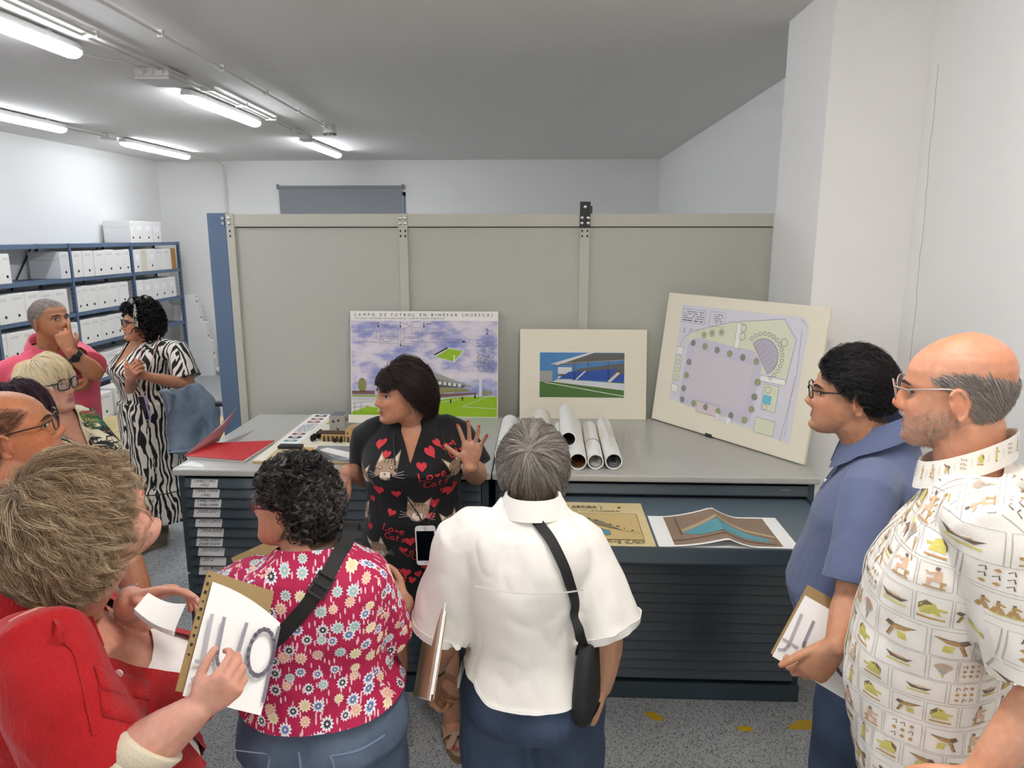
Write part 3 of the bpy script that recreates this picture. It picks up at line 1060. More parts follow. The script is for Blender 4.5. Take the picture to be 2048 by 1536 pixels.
# ------------------------------------------------------------------ left worktop
fo = thing('paper_folder', 'open red card folder of papers at the left corner of the worktop', 'folder', (-1.46, 3.15, CT))
red_m = M('red_card', 'c11f26', .55, var=.05, vscale=14, bump=.15, bscale=60)
pink_m = M('pinkish_inner_card', 'c9888c', .6)
mb = MB()
for i in range(4):
    d = .004 * (i % 2)
    mb.prism([(-.15 + d, -.06), (.142 + d, -.115 + d), (.16, .195 - d), (-.1, .15)], (0, 0, .001 + i * .0022), (1, 0, 0), (0, 1, 0), .002)
mb.build('papers', white_m, fo)
mb = MB()
mb.prism([(-.155, -.065), (.14, -.12), (.165, .2), (-.105, .15)], (0, 0, .0105), (1, 0, 0), (0, 1, 0), .0015)
mb.build('red_sheet', red_m, fo)
# raised flap hinged along the left edge
A, B = Vector((-.155, -.065, .012)), Vector((-.105, .15, .012))
rows = []
for i in range(6):
    t = i / 5
    off = Vector((-.02 + .03 * t * t, .28 * t + .02, .105 * t - .0 * t))
    rows.append([A + (B - A) * s * 1.1 + Vector((.15 * t * (1 - s) * .55, .24 * t, .085 * t + .03 * s * t)) for s in (0, .5, 1)])
mb = MB()
mb.loft(rows, pink_m, cap=False, closed=False)
o = mb.build('raised_flap', pink_m, fo, 60)
o.modifiers.new('s', 'SOLIDIFY').thickness = .0015
wear = MB().prism([(-.155, -.19), (-.03, -.215), (-.06, -.17), (-.1, -.15), (-.13, -.13)], (0, 0, .0004), (1, 0, 0), (0, 1, 0), .0005).build('wear_mark', white_m, None)  # worn white corner of the worktop, laid on as a thin sheet
wear.location = (-1.43, 3.17, CT)
tag(wear, 'white wear mark on the worktop corner before the red folder', 'paper')

# model board
mo = thing('model_board', 'cream board lying flat with a small station model, text strip and aerial photo', 'model', (-1.06, 3.02, CT))
base_m = M('cream_board', 'e9e2cf', .75, var=.03)
wood_m = M('thin_plywood', 'c2a878', .6, var=.08, vscale=20)
MB().box(-.215, 0, .001, .43, .85, .011).build('base_board', wood_m, mo)
MB().box(-.214, .002, .0112, .429, .849, .0142).build('cream_sheet', base_m, mo)
f = Flat((0, 0, .0143), (1, 0, 0), (0, 1, 0), .0006)
f.rect(-.2, .27, -.1, .845, white_m, 1)
rust, teal = M('printed_rust', '9b4b3e', .6), M('printed_teal', '7fa9a8', .6)
for i in range(6):
    yy = (.3, .36, .42, .66, .72, .79)[i]
    f.rect(-.185, yy, -.12, yy + .035, (teal, blk_p, rust, rust, rust, blk_p)[i], 2)
    f.rect(-.165, yy + .008, -.14, yy + .05, pale, 3)
f.scribble(-.19, .64, .08, .17, grey_p, 18, seed=8)
f.rect(-.03, .63, -.075, .84, wood_m, 1)
f.rect(-.035, .36, -.07, .5, wood_m, 1)
f.line([(-.1, .27), (.42, .27)], .002, wood_m, 1)
f.build('print', mo)
MB().box(-.16, .018, .0145, -.06, .165, .02).build('beige_sample', M('beige_sample', 'c8b68d', .7, bump=.2, bscale=200), mo)
MB().box(-.055, .018, .0145, .0, .2, .018).build('ochre_sample', M('ochre_sample', 'cba766', .7), mo)
er = MB().box(-.055, -.022, 0, .055, .022, .014).build('black_case', black_m, None, bevel=.003)
er.location = (-1.165, 3.2, CT + .0205)
tag(er, 'flat black case lying on the model board before the text strip', 'case')
aer = M('aerial_photo_grey', '8f9194', .5, var=.45, vscale=18)
MB().box(.01, .004, .0145, .4, .235, .0165).build('aerial_photo', aer, mo)
f = Flat((.01, .004, .0168), (1, 0, 0), (0, 1, 0), .0004)
f.poly([(.02, .16), (.05, .2), (.3, .06), (.22, .02)], edge_m, 1)
f.poly([(.0, .15), (.06, .04), (.14, .02), (.02, .17)], conc_d, 1)
f.poly([(.2, .21), (.39, .22), (.39, .1), (.3, .09)], conc_d, 1)
f.poly([(.14, .02), (.3, .06), (.36, .05), (.35, .01)], pale, 2)
f.build('photo_print', mo)
# the station model
b = Vector((.02, .3, .0145))
plas = M('model_ochre', 'c0a06a', .7)
plas_d = M('model_dark_trim', '4a3526', .7)
gry = M('model_grey', 'a9a9a4', .7)
hedge_m = M('model_black_hedge', '191b18', .9)
mb = MB()
mb.box(.0, .31, .0145, .12, .39, .05, plas)
mb.box(.12, .30, .0145, .2, .4, .075, plas)
mb.box(.2, .31, .0145, .42, .39, .05, plas)
mb.box(-.02, .315, .0505, .13, .36, .057, plas_d)
mb.box(.2, .315, .0505, .42, .36, .057, plas_d)
mb.prism([(.118, .075), (.202, .075), (.16, .098)], (0, .302, 0), (1, 0, 0), (0, 0, 1), -.004, plas)
for x in list(np.arange(.008, .115, .021)) + list(np.arange(.208, .41, .021)):
    mb.box(x, .3085, .0145, x + .0125, .3098, .042, plas_d)
for x in (.13, .155, .18):
    mb.box(x, .2985, .055, x + .006, .2998, .064, plas_d)
    mb.box(x - .002, .2985, .0145, x + .009, .2998, .042, plas_d)
mb.build('station_front', None, mo)
mb = MB()
mb.box(.01, .42, .0145, .085, .5, .115, gry)
mb.box(.0155, .4255, .1152, .0795, .4945, .118, M('model_slate', '6f7377', .6))
mb.box(.085, .42, .0145, .21, .5, .06, gry)
mb.box(.24, .43, .0145, .42, .53, .055, gry)
for i in range(3):
    mb.prism([(0, .0), (.05, .0), (.05, .02), (.0, .008)], (.25 + i * .056, .431, .0555), (1, 0, 0), (0, 0, 1), -.095, M('model_zinc', 'c9cccd', .4))
for x, z in ((.025, .08), (.045, .04), (.05, .085)):
    mb.box(x, .4188, z, x + .01, .4198, z + .012, plas_d)
for yy in (.445, .47):
    mb.box(.0852, yy, .08, .0862, yy + .01, .094, plas_d)
mb.build('station_sheds', None, mo)
for x, yy, r in ((-.03, .36, .013), (-.04, .33, .012), (-.025, .385, .014), (.07, .292, .008), (.1, .292, .009), (.185, .29, .008), (.25, .292, .008), (.29, .292, .008), (.34, .292, .009), (-.045, .31, .011)):
    MB().sphere((x, yy, .0145 + r * 1.45), r, hedge_m, 8, 6, (1, 1, 1.5)).build('model_tree', hedge_m, mo, 60)
mb = MB()
mb.box(.0, .62, .0145, .42, .8, .022, base_m)
mb.prism([(.22, 0), (.4, 0), (.34, .05), (.27, .05)], (0, .8, .0222), (1, 0, 0), (0, 0, 1), .1, gry)
mb.build('station_platform', None, mo)

# ------------------------------------------------------------------ rolled drawings
roll_w = M('rolled_white_paper', 'f0efeb', .7, var=.03)
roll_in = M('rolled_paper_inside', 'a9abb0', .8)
roll_br = M('brown_tube_card', '7a4a1e', .8)
band_m = M('brown_rubber_band', '9a8a76', .7)


def roll(p0, p1, r, label, inner=roll_in, band=False, print_m=None, lift=0.0, wrap=False):
    p0 = Vector((*p0, CT + r + .0005 + lift))
    p1 = Vector((*p1, CT + r + .0005 + lift))
    ax = (p1 - p0)
    L = ax.length
    t = thing('rolled_drawing', label, 'paper roll', p0, 0, 'rolls of drawings on the worktop')
    t.rotation_euler = (0, 0, atan2(ax.y, ax.x))

    def cyl(mb, x0, x1, rad, m):
        mb.loft([[(x, rad * cos(a), rad * sin(a)) for a in [2 * pi * j / 22 for j in range(22)]] for x in (x0, x1)], m, cap=False)
    mb = MB()
    cyl(mb, 0, L, r, None)
    n = 22
    for x, sg in ((0, 1), (L, -1)):
        ro = [(x, r * cos(2 * pi * j / n), r * sin(2 * pi * j / n)) for j in range(n)]
        ri = [(x, (r - .005) * cos(2 * pi * j / n), (r - .005) * sin(2 * pi * j / n)) for j in range(n)]
        mb.loft([ro, ri] if sg > 0 else [ri, ro], None, cap=False)
    mb.build('outer_sheet', print_m or roll_w, t, 50)
    # spiral of inner sheets
    rows = []
    for i in range(46):
        a = i * .33
        rad = (r - .005) * (1 - .42 * i / 46)
        rows.append([(x, rad * cos(a), rad * sin(a) - .0) for x in (.012 + .0004 * i, L - .012)])
    mb = MB()
    mb.loft(rows, None, cap=False, closed=False)
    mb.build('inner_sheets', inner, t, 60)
    if band:
        MB().tube([(L * .42, (r + .0012) * cos(2 * pi * j / 20), (r + .0012) * sin(2 * pi * j / 20)) for j in range(20)], .0018, 6, closed=True).build('rubber_band', band_m, t, 60)
    if wrap:
        mb = MB()
        cyl(mb, L * .45, L * .75, r + .002, None)
        mb.build('paper_sleeve', M('cream_sleeve', 'e8e4d4', .7), t, 60)
        mb = MB()
        mb.loft([[(x, (r + .002) * cos(a) , (r + .002) * sin(a)) for x in (.1, L + .02)] for a in [1.2 + .1 * i for i in range(5)]] + [[(x, r * .1 + .004, r + .012) for x in (.1, L + .02)]], None, cap=False, closed=False)
        mb.build('loose_edge', roll_w, t, 60)
    return t


r_ = roll
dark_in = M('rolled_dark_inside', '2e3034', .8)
r_((.158, 2.99), (.164, 3.60), .038, 'thick white roll with a brown card tube inside, third from the right', roll_br)
r_((.234, 3.0), (.240, 3.56), .035, 'slim white roll with a rubber band, second from the right', white_m, True)
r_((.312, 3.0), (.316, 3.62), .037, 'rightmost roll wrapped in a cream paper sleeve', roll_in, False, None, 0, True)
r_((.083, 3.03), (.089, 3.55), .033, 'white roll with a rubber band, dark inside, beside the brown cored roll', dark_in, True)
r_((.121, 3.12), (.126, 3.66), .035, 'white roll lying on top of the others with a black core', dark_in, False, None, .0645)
r_((-.006, 3.05), (0, 3.70), .05, 'fat cream roll behind the grey haired head', roll_in, False, M('rolled_cream_paper', 'e9e6dc', .7))
multi = M('printed_purple_roll', '5a5474', .6, var=.6, vscale=25)
r_((-.088, 3.05), (-.086, 3.64), .03, 'roll with a dark purple printed end behind the grey haired head', roll_in, False, multi)
r_((-.1625, 3.06), (-.162, 3.62), .042, 'leftmost white roll beside the gap between the worktops', roll_in)

# ------------------------------------------------------------------ sheets in the open drawer
ZT = CT - .048 - .0455 - .0126
old_m = M('aged_map_paper', 'd9c796', .75, var=.1, vscale=5)
old2 = M('aged_map_panel', 'cbb37c', .75, var=.1, vscale=5)
water_m = M('map_water_blue', '5b97a3', .7, var=.1, vscale=20)
brn = M('map_brown_line', '6b543a', .7)
mgry = M('map_grey_band', '8d8068', .7)
mp = thing('old_map', 'aged yellow map sheet with a blue reservoir lettered DE ARRIBA in the open drawer', 'map', (-.04, 2.44, ZT))
W, D = .455, .435
mb = MB()
rows = []
for j in range(9):
    rows.append([(W * i / 8, D * j / 8, .001 + .003 * max(0, sin(3.3 * i / 8 + .5)) * (j in (0, 8)) + .002 * abs(i - 4) / 4) for i in range(9)])
mb.loft(rows, None, cap=False, closed=False)
o = mb.build('sheet', old_m, mp, 60)
f = Flat((0, 0, .0042), (1, 0, 0), (0, 1, 0), .0005)
f.rect(.04, .06, .42, .31, old2, 1)
f.frame(.04, .06, .42, .31, .002, brn, 2)
f.text('BALSA DE ARRIBA', .02, .37, .036, ink_m, 2, width=.25)
f.line([(.28, .345), (.29, .36), (.284, .37), (.29, .385), (.28, .4)], .002, ink_m, 2)
f.line([(.02, .355), (.27, .36)], .001, ink_m, 2)
f.scribble(.03, .345, .33, .018, brn, 2, seed=4, dens=.6)
f.poly([(.05, .26), (.16, .215), (.3, .14), (.3, .1), (.12, .095), (.05, .14)], water_m, 3)
f.line([(.05, .26), (.16, .215), (.3, .14), (.3, .1), (.12, .095), (.05, .14)], .002, brn, 4)
f.poly([(.1, .3), (.13, .31), (.27, .235), (.345, .145), (.3, .165), (.24, .21), (.17, .25)], mgry, 3)
f.line([(.1, .3), (.17, .25), (.24, .21), (.345, .145), (.42, .11)], .002, brn, 4)
f.line([(.27, .235), (.345, .145)], .002, brn, 4)
f.line([(.25, .17), (.29, .2)], .0015, brn, 4)
for i in range(8):
    f.rect(.2 + i * .026, .272 - i * .019, .2 + i * .026 + .004 + .004 * (i % 3), .28 - i * .019, ink_m, 4)
f.scribble(.22, .05, .2, .03, brn, 3, seed=6, dens=.6)
f.disc(.36, .38, .007, brn, 2)
f.build('print', mp)
for i, (x0, y0, w, d, rz) in enumerate(((.44, 2.455, .5, .29, 0),)):
    bs = MB().box(0, 0, .0005, .5, .29, .0025).build('print_sheet', white_m, None)
    bs.location = (.425, 2.45, ZT)
    tag(bs, 'plain white sheet lying under the folded map print in the open drawer', 'paper')
pm = thing('map_print', 'creased brown map print with blue reservoir and raised fold in the open drawer', 'map', (.47, 2.447, ZT + .003))
W, D = .41, .285


def foldz(x):
    t = x - .2
    return .002 + .042 * (max(0, 1 + t / .2) ** 1.7 if t < 0 else max(0, 1 - t / .11) ** 1.7)


def foldmesh(x0, x1, y0, y1, dz, m, mb, nx=24):
    rows = []
    for i in range(nx + 1):
        x = x0 + (x1 - x0) * i / nx
        rows.append([(x, y, foldz(x) * (.75 + .25 * y / D) + dz) for y in (y0, y1)])
    mb.loft(rows[::-1], m, cap=False, closed=False)


mb = MB()
foldmesh(0, W, 0, D, 0, white_m, mb)
mb.build('sheet', None, pm, 60)
mpb = M('print_brown', '8d7765', .6, var=.15, vscale=12)
mb = MB()
foldmesh(.012, W - .012, .012, D - .012, .0008, mpb, mb)


def foldpoly(pts, dz, m, mb):
    n = 10
    for (x0, a0, b0), (x1, a1, b1) in zip(pts[:-1], pts[1:]):
        rows = []
        for i in range(n + 1):
            s = i / n
            x = x0 + (x1 - x0) * s
            a, b = a0 + (a1 - a0) * s, b0 + (b1 - b0) * s
            rows.append([(x, y, foldz(x) * (.75 + .25 * y / D) + dz) for y in (a, b)])
        mb.loft(rows[::-1], m, cap=False, closed=False)


foldpoly([(.06, .105, .11), (.12, .075, .16), (.2, .08, .185), (.27, .07, .14), (.36, .045, .075)], .0016, water_m, mb)
foldpoly([(.06, .115, .14), (.2, .19, .215), (.3, .13, .155), (.39, .08, .1)], .0022, M('print_sand', 'b79f7f', .6), mb)
foldpoly([(.012, .045, .05), (.2, .055, .06), (.38, .025, .03)], .0022, brn, mb)
foldpoly([(.05, .09, .25), (.055, .09, .25)], .0024, brn, mb)
mb.build('print', None, pm, 60)
f = Flat((0, 0, .006), (1, 0, 0), (0, 1, 0), .0004)
f.text('BALSA DE', .105, .245, .022, ink_m, 1, width=.045)
f.build('lettering', pm)
MB().box(0, 0, 0, 0.001, .001, .001) 
# ------------------------------------------------------------------ people: how a figure is grown
def V(*a):
    return Vector(a)


def lerp_table(tab, z, j):
    return float(np.interp(z, [r[0] for r in tab], [r[j] for r in tab]))


HEAD = np.array([  # z, front y, back y, half width
    (.000, .074, .036, .020), (.006, .084, .014, .030), (.015, .090, -.006, .039), (.03, .091, -.034, .049), (.05, .088, -.058, .058),
    (.075, .087, -.078, .066), (.1, .086, -.091, .071), (.13, .089, -.1, .0745), (.16, .086, -.102, .0765), (.182, .074, -.096, .073),
    (.2, .056, -.085, .063), (.214, .034, -.068, .049), (.224, .01, -.05, .032), (.229, -.008, -.034, .016), (.2305, -.018, -.024, .004)])


def head_grid(nose=1.0, chin=1.0, jaw=1.0, fat=0.0, lips=1.0, nz=64, na=96):
    """Rings of the face and skull in the head's own frame: chin at z 0, face towards +y."""
    zs = np.interp(np.linspace(0, 1, nz), [0, .05, .9, 1], [0, .006, .222, .2305])
    t = np.linspace(-1, 1, na, endpoint=False)
    a = np.sign(t) * pi * np.abs(t) ** 1.45
    G = np.zeros((nz, na, 3))
    for i, z in enumerate(zs):
        yf, yb, w = (np.interp(z, HEAD[:, 0], HEAD[:, j]) for j in (1, 2, 3))
        jw = 1 + (jaw - 1) * np.clip((.1 - z) / .06, 0, 1) + fat * math.exp(-((z - .045) / .04) ** 2)
        w *= jw
        x = w * np.sign(np.sin(a)) * np.abs(np.sin(a)) ** .88
        y = (yf + yb) / 2 + (yf - yb) / 2 * np.sign(np.cos(a)) * np.abs(np.cos(a)) ** .95
        fr = np.clip(np.cos(a) * 2, 0, 1)
        n = np.interp(z, [.062, .067, .074, .083, .092, .11, .128, .14], [0, .008, .019, .027, .023, .013, .005, 0]) * nose
        s = np.interp(z, [.066, .075, .09, .12], [.0145, .0155, .011, .008])
        dy = n * np.exp(-(x / s) ** 2)
        dy += lips * (.0055 * math.exp(-((z - .0545) / .005) ** 2) + .006 * math.exp(-((z - .0435) / .0055) ** 2) - .002 * math.exp(-((z - .049) / .002) ** 2)) * np.exp(-(x / .021) ** 2)
        dy += .007 * chin * math.exp(-((z - .017) / .012) ** 2) * np.exp(-(x / .02) ** 2)
        dy -= .004 * math.exp(-((z - .033) / .006) ** 2) * np.exp(-(x / .025) ** 2)
        for sg in (-1, 1):
            dy -= .0125 * np.exp(-((x - sg * .032) / .016) ** 2) * math.exp(-((z - .112) / .0125) ** 2)
            dy += .004 * np.exp(-((x - sg * .043) / .018) ** 2) * math.exp(-((z - .083) / .016) ** 2)
            dy += .003 * np.exp(-((x - sg * .014) / .006) ** 2) * math.exp(-((z - .074) / .006) ** 2)
        dy += .0045 * math.exp(-((z - .131) / .008) ** 2) * np.exp(-(np.abs(x) / .052) ** 4)
        G[i, :, 0] = x
        G[i, :, 1] = y + dy * fr
        G[i, :, 2] = z
    return G, a


def ellipse(c, ax, ay, rx, ry, n=24, p=2.0):
    out = []
    for j in range(n):
        t = 2 * pi * j / n
        ct, st = cos(t), sin(t)
        out.append(c + ax * (rx * math.copysign(abs(ct) ** (2 / p), ct)) + ay * (ry * math.copysign(abs(st) ** (2 / p), st)))
    return out


def chain_pts(pts, rs, k=5):
    """Smooth points and radii through a limb's joints."""
    P = [Vector(p) for p in pts]
    out, rad = [], []
    n = len(P)
    for i in range(n - 1):
        p0, p1, p2, p3 = P[max(i - 1, 0)], P[i], P[i + 1], P[min(i + 2, n - 1)]
        for q in range(k + (i == n - 2)):
            t = q / k
            h = 0.5 * ((2 * p1) + (p2 - p0) * t * .8 + ((p0 * 2 - p1 * 5 + p2 * 4 - p3) * .8 + (p2 - p1) * 0) * 0)
            s = t * t * (3 - 2 * t)
            # blend of straight segment with rounded joint
            c = p1.lerp(p2, t)
            out.append(c)
            rad.append(rs[i] + (rs[i + 1] - rs[i]) * t)
    return out, rad


def round_tube(mb, pts, rs, n=12):
    """Closed limb with rounded ends."""
    P = [Vector(p) for p in pts]
    d0 = (P[0] - P[1]).normalized()
    d1 = (P[-1] - P[-2]).normalized()
    pp = [P[0] + d0 * rs[0] * .85, P[0] + d0 * rs[0] * .55] + P + [P[-1] + d1 * rs[-1] * .55, P[-1] + d1 * rs[-1] * .85]
    rr = [rs[0] * .45, rs[0] * .82] + list(rs) + [rs[-1] * .82, rs[-1] * .45]
    mb.tube(pp, rr, n)


def remesh(mb, voxel, smooth=3, factor=.5):
    me = bpy.data.meshes.new('tmp')
    me.from_pydata(mb.v, [], mb.f)
    ob = bpy.data.objects.new('tmp', me)
    COL.objects.link(ob)
    r = ob.modifiers.new('r', 'REMESH')
    r.mode = 'VOXEL'
    r.voxel_size = voxel
    r.adaptivity = 0
    if smooth:
        s = ob.modifiers.new('s', 'SMOOTH')
        s.iterations = smooth
        s.factor = factor
    dg = bpy.context.evaluated_depsgraph_get()
    out = bpy.data.meshes.new_from_object(ob.evaluated_get(dg))
    bpy.data.objects.remove(ob)
    bpy.data.meshes.remove(me)
    return out


def decimate(me, ratio, keep=None):
    ob = bpy.data.objects.new('tmp', me)
    COL.objects.link(ob)
    if keep is not None:
        g = ob.vertex_groups.new(name='dec')
        for w in (0.0, 1.0):
            ids = np.nonzero(keep == w)[0].tolist()
            if ids:
                g.add(ids, 1.0 - w, 'REPLACE')
    d = ob.modifiers.new('d', 'DECIMATE')
    d.ratio = ratio
    if keep is not None:
        d.vertex_group = 'dec'
        d.vertex_group_factor = 4.0
    dg = bpy.context.evaluated_depsgraph_get()
    out = bpy.data.meshes.new_from_object(ob.evaluated_get(dg))
    bpy.data.objects.remove(ob)
    return out


def coords(me):
    a = np.empty(len(me.vertices) * 3)
    me.vertices.foreach_get('co', a)
    return a.reshape(-1, 3)


def normals(me):
    a = np.empty(len(me.vertices) * 3)
    me.vertices.foreach_get('normal', a)
    return a.reshape(-1, 3)


def smooth_on(me):
    me.polygons.foreach_set('use_smooth', np.ones(len(me.polygons), bool))


# skin and hair materials ----------------------------------------------------
skin_m = bpy.data.materials.new('skin')
skin_m.use_nodes = True
nt = skin_m.node_tree
at_ = N(nt, 'Attribute', attribute_name='tint')
tc = N(nt, 'TexCoord')
n1 = N(nt, 'TexNoise', Vector=tc.outputs['Object'], Scale=55.0, Detail=4.0)
n2 = N(nt, 'TexNoise', Vector=tc.outputs['Object'], Scale=9.0, Detail=2.0)
hs = N(nt, 'HueSaturation', Color=at_.outputs['Color'], Value=1.0, Saturation=1.0)
mr = N(nt, 'MapRange', Value=n1.outputs['Fac'], _1=.3, _2=.7, _3=.9, _4=1.08)
nt.links.new(mr.outputs[0], hs.inputs['Value'])
mr2 = N(nt, 'MapRange', Value=n2.outputs['Fac'], _1=.3, _2=.7, _3=.92, _4=1.1)
nt.links.new(mr2.outputs[0], hs.inputs['Saturation'])
b = bsdf(skin_m)
nt.links.new(hs.outputs[0], b.inputs['Base Color'])
b.inputs['Roughness'].default_value = .5
b.inputs['Specular IOR Level'].default_value = .38
b.inputs['Subsurface Weight'].default_value = .12
b.inputs['Subsurface Radius'].default_value = (.012, .005, .003)
b.inputs['Subsurface Scale'].default_value = .5
bp = N(nt, 'Bump', Strength=.12, Distance=.002, Height=n1.outputs['Fac'])
nt.links.new(bp.outputs[0], b.inputs['Normal'])


def hair_mat(name, stops, rough=.42):
    if name in MATS:
        return MATS[name]
    m = bpy.data.materials.new(name)
    m.use_nodes = True
    nt = m.node_tree
    a = N(nt, 'Attribute', attribute_name='tone')
    c = ramp(nt, a.outputs['Fac'], stops)
    b = bsdf(m)
    nt.links.new(c, b.inputs['Base Color'])
    b.inputs['Roughness'].default_value = rough
    b.inputs['Specular IOR Level'].default_value = .35
    MATS[name] = m
    return m


eye_w = M('eye_white', 'e6e0da', .2)
iris_m = M('brown_iris', '3d2a1d', .15)
lash_m = M('lash_line', '2a1e1a', .7)
lens_g = glass('spectacle_lens', 'f0f2f2', .1, .02)
gold_m = M('gold_metal', 'c9a24a', .3, metal=1.0)
silver_m = M('silver_metal', 'c8c8c8', .3, metal=1.0)
tip_red = lin('b02a30')

FEM = [(.455, .10, .09, -.01), (.475, .155, .115, -.012), (.51, .178, .13, -.015), (.55, .172, .125, -.005), (.60, .152, .112, .008), (.65, .148, .112, .012),
       (.70, .155, .125, .022), (.735, .16, .13, .026), (.77, .16, .11, .008), (.795, .15, .09, -.006), (.815, .124, .074, -.013), (.835, .088, .062, -.014), (.855, .06, .054, -.01)]
MAL = [(.455, .10, .09, -.01), (.475, .15, .11, -.01), (.51, .168, .125, -.008), (.55, .165, .125, .005), (.60, .162, .128, .015), (.65, .168, .13, .016),
       (.70, .178, .128, .012), (.74, .188, .125, .008), (.77, .19, .11, 0.0), (.795, .178, .092, -.01), (.815, .145, .078, -.014), (.835, .098, .066, -.014), (.856, .064, .058, -.01)]


class Person:
    def __init__(s, label, pos, face, H, skin, tor=FEM, gx=1.0, gy=1.0, belly=0.0, bust=0.0, shw=.17, arm=1.0, lean=0.0, head_at=None, yaw=0, pitch=0, roll=0,
                 hs=1.0, headp=None, voxel=.004, hip=1.0):
        s.root = thing('person', label, 'person', (*pos, 0), radians(face))
        s.W = Matrix.Translation((*pos, 0)) @ Matrix.Rotation(radians(face), 4, 'Z')
        s.Wi = s.W.inverted()
        s.H, s.skin, s.shw, s.armg, s.lean, s.voxel = H, skin, shw, arm, radians(lean), voxel
        s.tor = []
        for z, rx, ry, yc in tor:
            bl = belly * math.exp(-((z - .60) / .06) ** 2)
            bu = bust * math.exp(-((z - .73) / .03) ** 2)
            hp = 1 + (hip - 1) * math.exp(-((z - .51) / .05) ** 2)
            body = np.clip((.845 - z) / .03, 0, 1)
            fx, fy = 1 + (gx - 1) * body, 1 + (gy - 1) * body
            s.tor.append((z * H, rx * fx * hp * H / 1.65, (ry * fy + (bl + bu) / 2) * (1 + (hp - 1) * .6) * H / 1.65, (yc + (bl + bu) / 2) * H / 1.65))
        s.mb = MB()
        s.tips = []
        s.hands = []
        s.zh = .55 * H
        s.hs = hs
        s.headp = headp or {}
        # head
        hp = s.bend(V(0, .012, .868 * H))
        s.Mh = Matrix.Translation(hp) @ (Matrix.Rotation(radians(yaw), 4, 'Z') @ Matrix.Rotation(radians(-pitch), 4, 'X') @ Matrix.Rotation(radians(roll), 4, 'Y')) @ Matrix.Scale(hs, 4) @ Matrix.Translation((0, 0.0, -.01))
        if head_at:
            c = s.px(*head_at)
            cur = s.Mh @ V(0, -.005, .118)
            s.Mh = Matrix.Translation(c - cur) @ s.Mh
        s.Mhi = s.Mh.inverted()
        s.shoulder = {sg: s.bend(V(sg * shw, -.012, .782 * H)) for sg in (-1, 1)}
        s.arms = {}
        s.legs = {}

    def loc(s, p):
        return s.Wi @ Vector(p)

    def px(s, u, v, Y):
        return s.Wi @ at(u, v, Y=Y)

    def dirw(s, *d):
        return (s.Wi.to_3x3() @ Vector(d)).normalized()

    def bend(s, p):
        if s.lean == 0 or p.z <= s.zh:
            return p
        a = s.lean * min(1, (p.z - s.zh) / (.2 * s.H))
        y, z = p.y, p.z - s.zh
        return V(p.x, y * cos(a) + z * sin(a), s.zh + z * cos(a) - y * sin(a))

    def trow(s, z):
        return [lerp_table(s.tor, z, j) for j in (1, 2, 3)]

    def torso_rings(s, ease=0.0, zlo=None, zhi=None, extra=None, n=32, step=.025, p=2.25, minr=0):
        zlo = s.tor[0][0] if zlo is None else zlo
        zhi = s.tor[-1][0] if zhi is None else zhi
        k = max(3, int((zhi - zlo) / step))
        rings = []
        for i in range(k + 1):
            z = zlo + (zhi - zlo) * i / k
            rx, ry, yc = s.trow(z)
            ex = extra(z) if extra else 0
            c = V(0, yc, z)
            rg_ = ellipse(c, V(1, 0, 0), V(0, 1, 0), max(rx + ease + ex, minr), max(ry + ease + ex, minr), n, p)
            rings.append([s.bend(q) for q in rg_])
        return rings

    def limb(s, pts, rs, k=5):
        a, b = chain_pts(pts, rs, k)
        round_tube(s.mb, a, b)

    # ---- body
    def add_torso(s):
        s.mb.loft(s.torso_rings(0))
        nb = s.bend(V(0, -.018, .80 * s.H))
        hb = s.Mh @ V(0, -.022, .05)
        g = (1 + s.headp.get('neck', 0))
        a, r = chain_pts([nb, nb.lerp(hb, .55), hb], [.062 * g, .056 * g, .058 * g], 3)
        round_tube(s.mb, a, r, 16)

    def add_head(s):
        G, a = head_grid(**{k: v for k, v in s.headp.items() if k in ('nose', 'chin', 'jaw', 'fat', 'lips')})
        s.G = G
        s.mb.loft([[s.Mh @ Vector(p) for p in ring] for ring in G[:, ::-1]])
        for sg in (-1, 1):
            c = V(sg * .0765, -.016, .1)
            R = Matrix.Rotation(radians(-28 * sg), 3, 'Z') @ Matrix.Rotation(radians(-10), 3, 'X')
            rings = []
            for i in range(9):
                t = -pi / 2 + pi * (i + .4) / 8.8
                zz = .0315 * sin(t)
                rr = cos(t)
                wid = .0165 * rr * (1.0 + .22 * sin(t))
                rings.append([s.Mh @ (c + R @ V(.0055 * max(rr, .3) * cos(q), wid * sin(q), zz)) for q in [2 * pi * j / 12 for j in range(12)]])
            s.mb.loft(rings)
            hel = []
            for i in range(15):
                t = radians(-115 + 250 * i / 14)
                hel.append(s.Mh @ (c + R @ V(sg * .005, -.0155 * cos(t) * (1 + .2 * sin(t)), .0295 * sin(t))))
            round_tube(s.mb, hel, [.0036] * 15, 8)
            tr = [c + R @ V(sg * .003, .012, z) for z in (-.012, -.002, .004)]
            round_tube(s.mb, [s.Mh @ q for q in tr], [.004] * 3, 8)

    def arm(s, sg, elbow, wrist, hf=None, hn=None, girth=1.0, hand=1.0, curl=(25, 30, 35, 40), spread=1.0, thumb=(0.7, .3), tcurl=20, sh=None, tipred=False):
        g = s.armg * girth
        A = s.shoulder[sg]
        if sh is not None:
            A = s.shoulder[sg] = Vector(sh)
        E, Wr = Vector(elbow), Vector(wrist)
        inn = s.bend(V(sg * s.shw * .3, -.014, .795 * s.H))
        s.limb([inn, inn.lerp(A, .6), A], [.038, .042 * g, .05 * g], 3)
        s.limb([A, A.lerp(E, .5), E], [.054 * g, .049 * g, .041 * g])
        s.limb([E, E.lerp(Wr, .3), E.lerp(Wr, .7), Wr], [.041 * g, .042 * g, .034 * g, .0265 * (g + 1) / 2])
        s.arms[sg] = (A, E, Wr, g)
        f = (Vector(hf) if hf is not None else (Wr - E)).normalized()
        n = Vector(hn)
